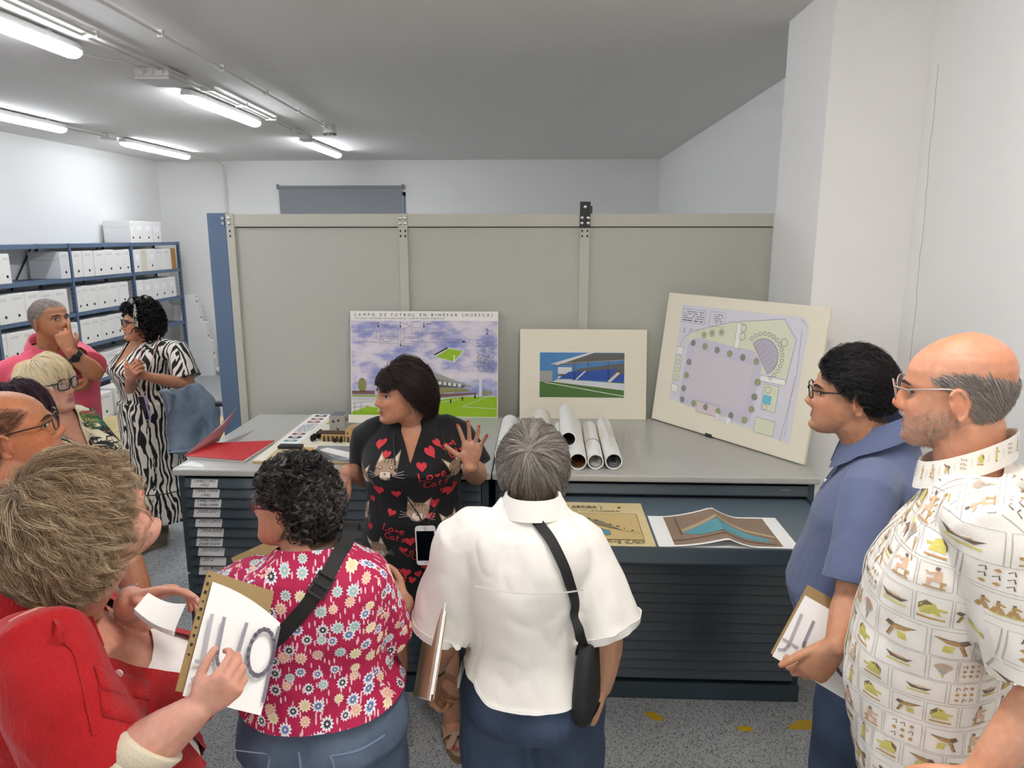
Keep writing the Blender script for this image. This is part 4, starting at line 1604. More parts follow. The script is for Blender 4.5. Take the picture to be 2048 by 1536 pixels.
        n = (n - f * n.dot(f)).normalized()
        t = f.cross(n) if sg > 0 else n.cross(f)
        s.hand(Wr, f, n, t, hand, curl, spread, thumb, tcurl, tipred)

    def hand(s, W, f, n, t, k, curl, spread, thumb, tcurl, tipred):
        L = .095 * k
        rings = []
        for u, w, h in ((-.12, .024, .02), (.0, .026, .02), (.25, .033, .0185), (.6, .040, .0165), (.9, .041, .0145), (1.04, .036, .011)):
            rings.append(ellipse(W + f * (L * u), t, n, w * k, h * k, 16, 2.6))
        s.mb.loft(rings)
        # ball of the thumb
        round_tube(s.mb, [W + f * .012 * k + t * .014 * k + n * .006 * k, W + f * .05 * k + t * .028 * k + n * .008 * k], [.016 * k, .014 * k], 10)
        lens = [(.040, .026, .022), (.045, .029, .024), (.041, .027, .023), (.032, .021, .02)]
        offs = [.030, .0105, -.0095, -.0285]
        s.hands.append(W + f * .09 * k)
        for i in range(4):
            p = W + f * (L * (.98 - .05 * abs(i - 1.2))) + t * (offs[i] * k)
            d = (f + t * ((.16, .05, -.06, -.18)[i] * spread)).normalized()
            c = curl[i] if isinstance(curl, (list, tuple)) else curl
            pts, rs = [p - d * .02 * k, p], [.0098 * k, .0094 * k]
            ax = d.cross(n).normalized()
            ang = 0
            for j, l in enumerate(lens[i]):
                ang += radians(c * (.75, 1.05, .75)[j])
                dd = Matrix.Rotation(ang, 3, ax) @ d
                pts.append(pts[-1] + dd * l * k)
                rs.append((.0086, .0078, .0066)[j] * k)
            a, r = chain_pts(pts, rs, 3)
            round_tube(s.mb, a, r, 10)
            if tipred:
                s.tips.append(pts[-1] + dd * .006 * k)
        p = W + f * .028 * k + t * .026 * k + n * .006 * k
        d = (f * thumb[0] + t * (1 - thumb[0] * .4) + n * thumb[1]).normalized()
        ax = (d.cross(-t + n * .4)).normalized()
        pts, rs = [p], [.0125 * k]
        ang = 0
        for j, l in enumerate((.036, .032, .026)):
            dd = Matrix.Rotation(ang, 3, ax) @ d
            pts.append(pts[-1] + dd * l * k)
            rs.append((.011, .0098, .008)[j] * k)
            ang += radians(tcurl)
        a, r = chain_pts(pts, rs, 3)
        round_tube(s.mb, a, r, 10)
        if tipred:
            s.tips.append(pts[-1] + dd * .006 * k)

    def leg(s, sg, foot, knee=None, yawf=0, hipx=.085, thigh=1.0, calf=1.0):
        H = s.H
        hipp = V(sg * hipx, -.005, .50 * H)
        F = V(foot[0], foot[1], .075)
        K = Vector(knee) if knee is not None else hipp.lerp(F, .52) + V(0, .02, 0)
        s.limb([hipp, hipp.lerp(K, .5), K], [.085 * thigh, .075 * thigh, .053 * thigh])
        s.limb([K, K.lerp(F, .3), K.lerp(F, .75), F], [.053 * thigh, .053 * calf, .038 * calf, .034])
        d = V(-sin(radians(yawf)), cos(radians(yawf)), 0)
        round_tube(s.mb, [F + V(0, 0, -.035) - d * .03, F + V(0, 0, -.045) + d * .07, F + V(0, 0, -.055) + d * .15], [.034, .036, .024], 12)
        s.legs[sg] = (hipp, K, F, d)

    def body(s, ratio=.3, paint=None):
        me = remesh(s.mb, s.voxel, 2, .4)
        co = coords(me)
        hc = np.array(s.Mh @ V(0, 0, .11))
        keep = (np.linalg.norm(co - hc, axis=1) < .16)
        for h in s.hands:
            keep |= np.linalg.norm(co - np.array(h), axis=1) < .12
        nk = keep.sum() / len(co)
        me = decimate(me, min(1.0, nk + (1 - nk) * ratio * .5 + .02), keep.astype(float))
        smooth_on(me)
        co = coords(me)
        Mi = np.array(s.Mhi)
        h = co @ Mi[:3, :3].T + Mi[:3, 3]
        s.hco = h
        base = np.array(lin(s.skin))
        col = np.tile(base, (len(co), 1))
        x, y, z = h[:, 0], h[:, 1], h[:, 2]
        inh = (z > -.02) & (np.abs(x) < .1) & (np.abs(y) < .15) & (z < .24)

        def blend(w, c):
            col[:] = col * (1 - w[:, None]) + np.array(c) * w[:, None]
        red = base * np.array((1.02, .74, .70))
        g = np.exp(-(x / .018) ** 2 - ((z - .082) / .012) ** 2) * (y > .08) * inh
        blend(.55 * g, red)
        g = np.exp(-((np.abs(x) - .045) / .02) ** 2 - ((z - .08) / .02) ** 2) * (y > .02) * inh
        blend(.4 * g, red)
        g = np.exp(-((np.abs(x) - .085) / .012) ** 2 - ((z - .1) / .03) ** 2) * (np.abs(y + .016) < .03) * inh
        blend(.5 * g, red)
        lipc = np.array(lin(s.headp.get('lipcol', 'a8605a')))
        lz = np.exp(-((z - .049) / .0085) ** 4) * np.exp(-(x / .0225) ** 4) * (y > .078) * inh
        blend(.85 * np.clip(lz * 1.2, 0, 1), lipc)
        if 'stubble' in s.headp:
            g = np.clip((.075 - z) / .03, 0, 1) * np.clip((y + .03) / .05, 0, 1) * inh * (1 - lz)
            blend(s.headp['stubble'] * g, base * np.array((.72, .72, .74)))
        if paint:
            w, c = paint(x, y, z, inh)
            blend(w * inh, np.array(lin(c)))
        for t in s.tips:
            g = (np.linalg.norm(co - np.array(t), axis=1) < .0085).astype(float)
            blend(g, tip_red)
        a = me.color_attributes.new('tint', 'FLOAT_COLOR', 'POINT')
        a.data.foreach_set('color', np.concatenate([col, np.ones((len(col), 1))], 1).ravel().astype(np.float32))
        me.materials.append(skin_m)
        s.bod = put('body', me, s.root)
        s.bvh = BVHTree.FromPolygons([Vector(c) for c in co], [tuple(p.vertices) for p in me.polygons])
        return s.bod

    # ---- face details
    def eyes(s, which=(-1, 1), gaze=0.0, brow='2a211c', openk=1.0, browm=True):
        for sg in which:
            mb = MB()
            n = 14

            def on(x, z, off):
                o = s.Mh @ V(x, .2, z)
                d = (s.Mh.to_3x3() @ V(0, -1, 0)).normalized()
                hit = s.bvh.ray_cast(o, d, .4)
                p = hit[0] if hit[0] else s.Mh @ V(x, .08, z)
                return p - d * off
            cx, cz = sg * .0325, .1115
            hw, hh = .0145, .0052 * openk
            top = [(cx + hw * cos(pi - pi * i / n), cz + hh * sin(pi * i / n) ** .8 * 1.1) for i in range(n + 1)]
            bot = [(cx + hw * cos(pi - pi * i / n), cz - hh * sin(pi * i / n) * .75) for i in range(n + 1)]
            rows = []
            for (xa, za), (xb, zb) in zip(top, bot):
                rows.append([on(xa + (xb - xa) * q, za + (zb - za) * q, .0012 + .002 * sin(pi * q) * max(0, 1 - ((xa - cx) / hw) ** 2)) for q in (0, .25, .5, .75, 1)])
            mb.loft(rows, eye_w, cap=False, closed=False)
            mb.build('eye', eye_w, s.root, 180)
            mb = MB()
            gx = cx + gaze * .006
            ir = [on(gx + .0052 * cos(2 * pi * i / 12), min(cz + .0055 * openk, max(cz - .0042 * openk, cz + .0052 * sin(2 * pi * i / 12))), .0038) for i in range(12)]
            mb.add([on(gx, cz, .0044)] + ir, [(0, 1 + i, 1 + (i + 1) % 12) for i in range(12)], iris_m)
            mb.build('iris', iris_m, s.root)
            MB().tube([on(xa, za + .0004, .0026) for xa, za in top], .0011, 6).build('eyelid', lash_m, s.root, 60)
            if browm:
                mb = MB()
                pts = [on(sg * (.016 + .034 * i / 7), .1275 + .006 * sin(pi * (.15 + .75 * i / 7)), .0012) for i in range(8)]
                mb.tube(pts, [.0022, .0034, .0038, .0037, .0034, .003, .0022, .001], 6)
                mb.build('eyebrow', M('brow_' + brow, brow, .9), s.root, 60)

    def glasses(s, m, style='rect', w=.026, h=.019, z=.116, y=None, rim=.0017, tilt=6, temple=None, cx=.033, lens=True, sc=1.0):
        y = y if y is not None else .1
        Mt = s.Mh @ Matrix.Translation((0, y, z)) @ Matrix.Rotation(radians(-tilt), 4, 'X')
        mb = MB()
        for sg in (-1, 1):
            p = 2.0 if style == 'round' else 3.6
            pts = []
            for i in range(24):
                t = 2 * pi * i / 24
                ct, st = cos(t), sin(t)
                xx = math.copysign(abs(ct) ** (2 / p), ct) * w
                zz = math.copysign(abs(st) ** (2 / p), st) * h
                pts.append(Mt @ V(sg * cx + xx, -.012 * ((sg * cx + xx) / .066) ** 2, zz))
            mb.tube(pts, rim, 6, m, closed=True)
            if lens:
                l = MB()
                l.add(pts, [tuple(range(24))])
                l.build('lens', lens_g, s.root)
        mb.tube([Mt @ V(x, .002 - abs(x) * .05, .004 + .003 * (1 - (x / .009) ** 2)) for x in (-.009, -.004, 0, .004, .009)], rim * 1.1, 6, m)
        for sg in (-1, 1):
            x0 = sg * (cx + w)
            pts = [Mt @ V(x0, -.012 * (x0 / .066) ** 2, h * .45), s.Mh @ V(sg * .077, y - .035, z + .008), s.Mh @ V(sg * .0815, .0, z + .014), s.Mh @ V(sg * .0825, -.018, z + .012), s.Mh @ V(sg * .081, -.03, z - .002)]
            mb.tube(pts, [rim * 1.3, rim * 1.3, rim * 1.2, rim, rim], 6, temple or m)
        return mb.build('glasses', m, s.root, 60)

    def earring(s, sg, m, drop=.012, r=.006, loop=False):
        p = s.Mh @ V(sg * .081, -.006, .071)
        mb = MB()
        if loop:
            mb.tube([p + V(0, r * .55 * cos(2 * pi * i / 14), -drop - r + r * 1.6 * sin(2 * pi * i / 14)) for i in range(14)], .0014, 6, closed=True)
        else:
            mb.sphere(p, r, None, 10, 8)
        return mb.build('earring', m, s.root, 60)

    # ---- hair
    def hair(s, name, m, mask, comb, n=1200, child=6, length=.06, K=10, vol=(.0, .12), volf=None, curl=0.0, cfreq=1.0, clump=.004, rad=.00055, grav=.15, lift=.5, zcut=None, seed=1,
             wave=0.0, jit=.12, tone=(0, 1), taper=.35, c=(0, -.008, .118), er=(.0775, .0985, .1135), lenf=None, push_out=True):
        rg = np.random.default_rng(seed)
        G = s.G
        nz, na, _ = G.shape
        P = G.reshape(-1, 3)
        nx = np.roll(G, -1, 1)
        up = np.roll(G, -1, 0)
        ar = (np.linalg.norm(nx - G, axis=2) * np.linalg.norm(up - G, axis=2))
        ar[-1] = 0
        ar = ar.ravel()
        mk = np.clip(mask(P[:, 0], P[:, 1], P[:, 2]).astype(float), 0, 1)
        pr = ar * mk
        pr /= pr.sum()
        idx = rg.choice(len(P), n, p=pr)
        i0, j0 = idx // na, idx % na
        a, b = rg.random(n), rg.random(n)
        root = G[i0, j0] * ((1 - a) * (1 - b))[:, None] + G[np.minimum(i0 + 1, nz - 1), j0] * (a * (1 - b))[:, None] + G[i0, (j0 + 1) % na] * ((1 - a) * b)[:, None] + G[np.minimum(i0 + 1, nz - 1), (j0 + 1) % na] * (a * b)[:, None]
        C, E = np.array(c), np.array(er)
        L = length * rg.uniform(.75, 1.1, n)
        if lenf is not None:
            L = L * lenf(root[:, 0], root[:, 1], root[:, 2])
        seg = (L / K)[:, None]
        lay = rg.uniform(vol[0], vol[1], n)
        path = np.zeros((n, K + 1, 3))
        path[:, 0] = root - (root - C) * .02
        p = path[:, 0].copy()
        noise_d = rg.normal(0, jit, (n, 3))
        alive = np.ones(n, bool)
        last = np.full(n, K)
        for k in range(1, K + 1):
            q = (p - C) / E
            nn = q / E
            nn /= np.linalg.norm(nn, axis=1)[:, None] + 1e-9
            d = comb(p, root) + noise_d
            d = d - nn * (d * nn).sum(1)[:, None]
            d /= np.linalg.norm(d, axis=1)[:, None] + 1e-9
            d = d + nn * lift * max(0, 1 - k / (K * .5)) + np.array((0, 0, -1)) * grav * (k / K)
            d /= np.linalg.norm(d, axis=1)[:, None] + 1e-9
            pn = p + d * seg
            q = (pn - C) / E
            e = np.linalg.norm(q, axis=1)
            # below the widest part the hair hangs straight down instead of hugging the jaw
            vf = volf(pn, root) if volf is not None else 1.0
            tgt = 1 + lay * vf * min(1.0, k / (K * .3))
            low = pn[:, 2] < C[2] - .03
            q2 = np.stack([(pn[:, 0] - C[0]) / E[0], (pn[:, 1] - C[1]) / E[1]], 1)
            e2 = np.linalg.norm(q2, axis=1)
            push = (e < tgt) & ~low & push_out
            pn[push] = C + (pn[push] - C) * (tgt / e)[push][:, None]
            t2 = tgt * .97
            push = low & (e2 < t2) & (s.headp.get('hang', 0) > 0)
            f = (t2 / np.maximum(e2, .05))[push][:, None]
            pn[push, :2] = C[:2] + (pn[push, :2] - C[:2]) * f
            pn = np.where(alive[:, None], pn, p)
            if zcut is not None:
                zc = zcut(root) if callable(zcut) else zcut
                dead = alive & (pn[:, 2] < zc + (lay - .05) * .15)
                last[dead] = k
                alive &= ~dead
            path[:, k] = pn
            p = pn
        # resample the strands cut short
        for i in np.nonzero(last < K)[0]:
            m_ = max(int(last[i]), 1)
            t = np.linspace(0, m_, K + 1)
            path[i] = np.stack([np.interp(t, np.arange(m_ + 1), path[i, :m_ + 1, j]) for j in range(3)], 1)
        if curl:
            ph = rg.uniform(0, 2 * pi, n)
            sgn = rg.choice([-1, 1], n)
            fr = cfreq * rg.uniform(.75, 1.25, n)
            amp = curl * rg.uniform(.6, 1.2, n)
            for k in range(1, K + 1):
                t = path[:, min(k + 1, K)] - path[:, k - 1]
                t /= np.linalg.norm(t, axis=1)[:, None] + 1e-9
                u = np.cross(t, np.array((.3, .5, .8)))
                u /= np.linalg.norm(u, axis=1)[:, None] + 1e-9
                w = np.cross(t, u)
                th = ph + sgn * fr * k
                path[:, k] += (u * np.cos(th)[:, None] + w * np.sin(th)[:, None]) * (amp * min(1, k / 3))[:, None]
        if wave:
            ph = rg.uniform(0, 2 * pi, n)
            for k in range(1, K + 1):
                path[:, k] += wave * np.stack([np.sin(ph + k * .9), np.cos(ph * 2 + k * .8), .5 * np.sin(ph + k * 1.1)], 1) * (k / K)
        # children
        tot = n * child
        big = np.repeat(path, child, 0)
        off = rg.normal(0, clump, (tot, 3))
        off -= 0
        prof = np.linspace(1.0, .55, K + 1) * np.minimum(1, np.linspace(.6, 2.2, K + 1))
        big += off[:, None, :] * prof[None, :, None]
        tn = np.clip(np.repeat(rg.random(n), child) * .7 + rg.random(tot) * .3, 0, 1)
        tn = tone[0] + (tone[1] - tone[0]) * tn
        M4 = np.array(s.Mh)
        W = big.reshape(-1, 3) @ M4[:3, :3].T + M4[:3, 3]
        cu = bpy.data.hair_curves.new(name)
        cu.add_curves([K + 1] * tot)
        cu.attributes['position'].data.foreach_set('vector', W.ravel().astype(np.float32))
        ra = cu.attributes.get('radius') or cu.attributes.new('radius', 'FLOAT', 'POINT')
        rr = np.tile(np.linspace(1, taper, K + 1) * rad, tot)
        ra.data.foreach_set('value', rr.astype(np.float32))
        ta = cu.attributes.new('tone', 'FLOAT', 'CURVE')
        ta.data.foreach_set('value', tn.astype(np.float32))
        cu.materials.append(m)
        o = bpy.data.objects.new(name, cu)
        COL.objects.link(o)
        o.parent = s.root
        return o

    # ---- clothes
    def garment(s, name, mb, mat, voxel=.007, smooth=4, fold=.004, fscale=(9, 9, 5), cuts=(), drop=None, bis=(), seed=0, thick=0.0, parent=None, box=False, uvs=(.17,)):
        me = remesh(mb, voxel, smooth, .5)
        bm = bmesh.new()
        bm.from_mesh(me)
        for co_, no_ in bis:
            bmesh.ops.bisect_plane(bm, geom=bm.verts[:] + bm.edges[:] + bm.faces[:], plane_co=co_, plane_no=no_)
        for co_, no_ in cuts:
            bmesh.ops.bisect_plane(bm, geom=bm.verts[:] + bm.edges[:] + bm.faces[:], plane_co=co_, plane_no=no_, clear_outer=True)
        if drop:
            dl = [f for f in bm.faces if drop(f.calc_center_median())]
            bmesh.ops.delete(bm, geom=dl, context='FACES')
        if drop:
            for _ in range(8):
                new = {}
                for v in bm.verts:
                    if v.is_boundary:
                        nb = [e.other_vert(v) for e in v.link_edges if e.is_boundary]
                        if len(nb) == 2:
                            new[v] = v.co * .4 + (nb[0].co + nb[1].co) * .3
                for v, c_ in new.items():
                    v.co = c_
        if fold:
            bm.normal_update()
            o = Vector((seed * 3.7, seed * 1.3, seed))
            for v in bm.verts:
                q = Vector((v.co.x * fscale[0], v.co.y * fscale[1], v.co.z * fscale[2] + v.co.x * 3)) + o
                h = noise.noise(q) + .5 * abs(noise.noise(q * 2.3)) - .2
                v.co += v.normal * (h * fold)
        uvl = bm.loops.layers.uv.new('cloth')
        bm.normal_update()
        for f in bm.faces:
            if box:
                nn = f.normal
                for l in f.loops:
                    c = l.vert.co
                    l[uvl].uv = (c.x, c.y + 7) if abs(nn.z) > .85 else (c.y + 3.3 * (1 if c.x > 0 else 2), c.z) if abs(nn.x) > abs(nn.y) * 1.25 else (c.x + (.7 if nn.y > 0 else 0), c.z)
                continue
            for l in f.loops:
                c = l.vert.co
                l[uvl].uv = (atan2(c.x, c.y) * uvs[0], c.z)
            us = [l[uvl].uv.x for l in f.loops]
            if max(us) - min(us) > uvs[0] * 3:
                for l in f.loops:
                    if l[uvl].uv.x < 0:
                        l[uvl].uv.x += 2 * pi * uvs[0]
        bm.to_mesh(me)
        bm.free()
        smooth_on(me)
        me.materials.append(mat)
        o = put(name, me, parent or s.root)
        if thick:
            so = o.modifiers.new('thick', 'SOLIDIFY')
            so.thickness = thick
            so.offset = -1
        co = coords(me)
        bv = BVHTree.FromPolygons([Vector(c) for c in co], [tuple(p.vertices) for p in me.polygons])
        return o, bv

    def sleeve(s, mb, sg, t=.55, r0=.066, r1=.07, flat=1.0, wide=0.0, ext=None):
        A, E, Wr, g = s.arms[sg]
        inn = s.bend(V(sg * s.shw * .3, -.014, .796 * s.H))
        pts = [inn, inn.lerp(A, .6) + V(0, 0, .004), A]
        rs = [.06, .056 * g + .016, max(r0 * g, .054 * g + .014)]
        end = A.lerp(E, min(t, 1))
        pts += [A.lerp(end, .5), end]
        rs += [r0 * g * .5 + r1 * g * .5, r1 * g + wide]
        if t > 1:
            pts.append(E.lerp(Wr, t - 1))
            rs.append(r1 * g * .85)
        a, r = chain_pts(pts, rs, 4)
        mb.tube([a[0] - (a[1] - a[0]).normalized() * .02] + a, [r[0] * .6] + r, 20)

    def trousers(s, mat, ease=.014, ztop=.60, knee=.085, hem=.07, name='trousers', fold=.005, zbot=.06, voxel=.008, thigh=1.0, fs=(11, 11, 7)):
        mb = MB()
        mb.loft(s.torso_rings(ease, .47 * s.H, ztop * s.H))
        for sg in s.legs:
            hp, K, F, d = s.legs[sg]
            G_ = V(F.x, F.y, zbot)
            a, r = chain_pts([hp + V(0, 0, .04), hp.lerp(K, .45), K, K.lerp(G_, .5), G_], [.105 * thigh, .1 * thigh, knee, (knee + hem) / 2, hem], 4)
            mb.tube(a, r, 20)
        return s.garment(name, mb, mat, voxel, 5, fold, fs, seed=3)

    def shoes(s, m, sole=None, name='shoe', h=.05):
        for sg in s.legs:
            hp, K, F, d = s.legs[sg]
            side = V(d.y, -d.x, 0)
            rings, srings = [], []
            for u, w, top in ((-.075, .012, .05), (-.06, .032, .07), (-.02, .036, .085), (.03, .037, .08), (.09, .043, .055), (.14, .042, .045), (.175, .028, .035), (.188, .01, .026)):
                c = V(F.x, F.y, 0) + d * u
                rings.append(ellipse(c + V(0, 0, .018 + top / 2 - .01), side, V(0, 0, 1), w, top / 2, 16, 2.6))
                srings.append([c + side * (w + .004) * a + V(0, 0, z) for a, z in ((-1, .002), (1, .002), (1, .024), (-1, .024))])
            o = MB().loft(rings).build(name, m, s.root, 60)
            MB().loft(srings).build('sole', sole or m, o, 40)

    def ribbon(s, bv, pts, width, m, name, thick=.003, off=.002, k=8, parent=None, up=None):
        P = [Vector(p) for p in pts]
        path = []
        n = len(P)
        for i in range(n - 1):
            p0, p1, p2, p3 = P[max(i - 1, 0)], P[i], P[i + 1], P[min(i + 2, n - 1)]
            for q in range(k + (i == n - 2)):
                t = q / k
                path.append(.5 * (2 * p1 + (p2 - p0) * t + (2 * p0 - 5 * p1 + 4 * p2 - p3) * t * t + (3 * p1 - p0 - 3 * p2 + p3) * t ** 3))
        A, Nn = [], []
        for p in path:
            if bv is None:
                A.append(p)
                Nn.append(Vector(up or (0, 0, 1)))
                continue
            hit = bv.find_nearest(p)
            nn = hit[1]
            if (p - hit[0]).length > .03:
                A.append(p)
                nn = (p - hit[0]).normalized()
            else:
                if nn.dot(p - hit[0]) < 0 and (p - hit[0]).length > .005:
                    nn = nn
                A.append(hit[0] + nn * off)
            Nn.append(nn)
        for _ in range(3):
            Nn = [(Nn[max(i - 1, 0)] + Nn[i] * 2 + Nn[min(i + 1, len(Nn) - 1)]).normalized() for i in range(len(Nn))]
            A = [A[0]] + [(A[i - 1] + A[i] * 2 + A[i + 1]) / 4 for i in range(1, len(A) - 1)] + [A[-1]]
        rings = []
        for i in range(len(A)):
            t = (A[min(i + 1, len(A) - 1)] - A[max(i - 1, 0)]).normalized()
            sd = t.cross(Nn[i]).normalized() * width / 2
            u = Nn[i] * thick
            rings.append([A[i] - sd, A[i] + sd, A[i] + sd + u, A[i] - sd + u])
        return MB().loft(rings).build(name, m, parent if parent is not None else s.root, 40), A, Nn

    def collar(s, m, r=(.064, .066), z0=None, h=.035, fall=.042, gap=.35, out=.022, tilt=.25, name='collar', stand=False, c=None, roll=0):
        """Band round the neck; with a fall it is a folded shirt collar. The opening is at the front."""
        z0 = z0 if z0 is not None else .846 * s.H
        c0 = c if c is not None else (0, -.012)
        rows = []
        n = 40
        for i in range(n + 1):
            a = gap + (2 * pi - 2 * gap) * i / n
            dx, dy = sin(a), cos(a)
            fr = max(0, cos(a)) ** 2

            def q(rr, dz):
                y = dy * (r[1] + rr)
                return s.bend(V(c0[0] + dx * (r[0] + rr), c0[1] + y, z0 + dz - tilt * y))
            if stand:
                rows.append([q(.002, -.012), q(.0, h * .5), q(-.002, h), q(.002, h + .001), q(.004, h * .5), q(.006, -.012)])
            else:
                pt = fall * (1 + .55 * fr * (1 if abs(cos(a)) > .5 else 0))
                rows.append([q(.002, -.012), q(0, h * .6), q(.002, h), q(.008, h + .002), q(out * .7, h - pt * .55), q(out, h - pt), q(out - .004, h - pt), q(.01, h - .006)])
        return MB().loft(rows, None, cap=True, closed=True).build(name, m, s.root, 50)

    def front(s, bv, pts, dy=-1, off=.003):
        out = []
        for x, z in pts:
            h = bv.ray_cast(V(x, -dy * 1.0, z), V(0, dy, 0))
            if h[0]:
                out.append(h[0] - V(0, dy, 0) * off)
        return out

    def decals(s, bv, name='print', off=.0012):
        return Decals(s, bv, name, off)


class Decals:
    """Printed shapes laid on cloth: each point is dropped radially onto the garment."""

    def __init__(s, person, bv, name, off):
        s.p, s.bv, s.name, s.off = person, bv, name, off
        s.mb = MB()
        s.top = False

    def drop(s, a, z, x, y, R=.17, yc=.0, l=1.0):
        if s.top:
            hit = s.bv.ray_cast(V(a + x, z + y, s.p.H), V(0, 0, -1), .5)
            return hit[0] + V(0, 0, s.off * l) if hit[0] and hit[1].z > .35 else None
        aa = a - x / R
        d = V(sin(aa), cos(aa), 0)
        o = V(0, yc, z + y) + d * 1.0
        o = V(0, yc, z + y) + d * .6
        hit = s.bv.ray_cast(o, -d, .6)
        if not hit[0]:
            return None
        n = hit[1] if hit[1].dot(d) > 0 else -hit[1]
        return hit[0] + n * (s.off * l)

    def poly(s, a, z, pts, m, R=.17, l=1.0, sub=.014, yc=.0):
        """Small polygon; big ones are cut finer so they follow the cloth."""
        n = len(pts)
        cx, cy = sum(p[0] for p in pts) / n, sum(p[1] for p in pts) / n
        size = max(max(p[0] for p in pts) - min(p[0] for p in pts), max(p[1] for p in pts) - min(p[1] for p in pts))
        rings = 1 if size < .03 else 2 if size < .05 else 3
        dense = []
        for i in range(n):
            p, q = pts[i], pts[(i + 1) % n]
            dl = sqrt((p[0] - q[0]) ** 2 + (p[1] - q[1]) ** 2)
            k = max(1, int(dl / sub))
            dense += [(p[0] + (q[0] - p[0]) * j / k, p[1] + (q[1] - p[1]) * j / k) for j in range(k)]
        n = len(dense)
        vs = [s.drop(a, z, cx, cy, R, yc, l)]
        for r in range(1, rings + 1):
            t = r / rings
            vs += [s.drop(a, z, cx + (p[0] - cx) * t, cy + (p[1] - cy) * t, R, yc, l) for p in dense]
        if any(v is None for v in vs):
            return
        c = vs[0]
        if any((v - c).length > size * 1.6 + .01 for v in vs):
            return
        fs = [(0, 1 + i, 1 + (i + 1) % n) for i in range(n)]
        for r in range(rings - 1):
            b0, b1 = 1 + r * n, 1 + (r + 1) * n
            fs += [(b0 + i, b1 + i, b1 + (i + 1) % n, b0 + (i + 1) % n) for i in range(n)]
        s.mb.add(vs, fs, m)

    def line(s, a, z, pts, w, m, R=.17, l=1.2, yc=.0, step=.012):
        P = []
        for (x0, y0), (x1, y1) in zip(pts[:-1], pts[1:]):
            d = sqrt((x1 - x0) ** 2 + (y1 - y0) ** 2)
            k = max(1, int(d / step))
            P += [(x0 + (x1 - x0) * j / k, y0 + (y1 - y0) * j / k) for j in range(k)]
        P.append(pts[-1])
        L, Rr = [], []
        for i, (x, y) in enumerate(P):
            x0, y0 = P[max(i - 1, 0)]
            x1, y1 = P[min(i + 1, len(P) - 1)]
            d = sqrt((x1 - x0) ** 2 + (y1 - y0) ** 2) or 1
            nx, ny = -(y1 - y0) / d * w / 2, (x1 - x0) / d * w / 2
            L.append(s.drop(a, z, x + nx, y + ny, R, yc, l))
            Rr.append(s.drop(a, z, x - nx, y - ny, R, yc, l))
        for i in range(len(P) - 1):
            q = [L[i], L[i + 1], Rr[i + 1], Rr[i]]
            if any(v is None for v in q) or (q[0] - q[1]).length > step * 4:
                continue
            s.mb.add(q, [(3, 2, 1, 0)], m)

    def build(s, parent=None, kind=None):
        o = s.mb.build(s.name, None, parent or s.p.root)
        if kind:
            o['kind'] = kind
        return o
# ------------------------------------------------------------------ people: cloths, hair styles
def cloth(name, col, rough=.8, bump=.25, bscale=350, var=.04, vscale=8):
    m = M(name, col, rough, bump=bump, bscale=bscale, var=var, vscale=vscale, spec=.25)
    bsdf(m).inputs['Sheen Weight'].default_value = .15
    return m


def denim(name, col, fade):
    if name in MATS:
        return MATS[name]
    m = bpy.data.materials.new(name)
    m.use_nodes = True
    nt = m.node_tree
    tc = N(nt, 'TexCoord')
    mp = N(nt, 'Mapping', Vector=tc.outputs['Object'], Scale=(420, 420, 60))
    n1 = N(nt, 'TexNoise', Vector=mp.outputs[0], Scale=1.0, Detail=2.0)
    n2 = N(nt, 'TexNoise', Vector=tc.outputs['Object'], Scale=6.0, Detail=4.0)
    c = mixc(nt, N(nt, 'MapRange', Value=n2.outputs['Fac'], _1=.35, _2=.7).outputs[0], col, fade)
    c2 = mixc(nt, N(nt, 'MapRange', Value=n1.outputs['Fac'], _1=.3, _2=.7, _3=0, _4=.35).outputs[0], c, fade)
    nt.links.new(c2, bsdf(m).inputs['Base Color'])
    bsdf(m).inputs['Roughness'].default_value = .85
    bp = N(nt, 'Bump', Strength=.25, Distance=.002, Height=n1.outputs['Fac'])
    nt.links.new(bp.outputs[0], bsdf(m).inputs['Normal'])
    MATS[name] = m
    return m


def hairline(y, back=.035):
    return np.interp(y, [-.1, -.05, -.03, .0, .03, .06, .09], [back, back + .015, .085, .125, .14, .165, .18])


def mask_full(x, y, z):
    return z > hairline(y)


def mask_ring(x, y, z):
    top = np.interp(y, [-.1, -.06, -.02, .02, .05], [.14, .16, .163, .152, .135])
    return (z > hairline(y, .03)) & (z < top) & (y < .05)


def paint_scalp(mask, c, k=.9):
    return lambda x, y, z, inh: (k * mask(x, y, z).astype(float) * (np.abs(x) < .0795), c)


def comb_from(cx, cy, cz=.24, g=.35):
    def f(p, root):
        d = p - np.array((cx, cy, cz))
        d[:, 2] *= .6
        d /= np.linalg.norm(d, axis=1)[:, None] + 1e-9
        return d + np.array((0, 0, -g))
    return f


def comb_back(sx=0.0, g=.2):
    def f(p, root):
        d = np.zeros_like(p)
        d[:, 1] = -1
        d[:, 0] = sx + p[:, 0] * 3
        d[:, 2] = -g - np.clip(-p[:, 1] * 8, 0, 1.2)
        return d
    return f


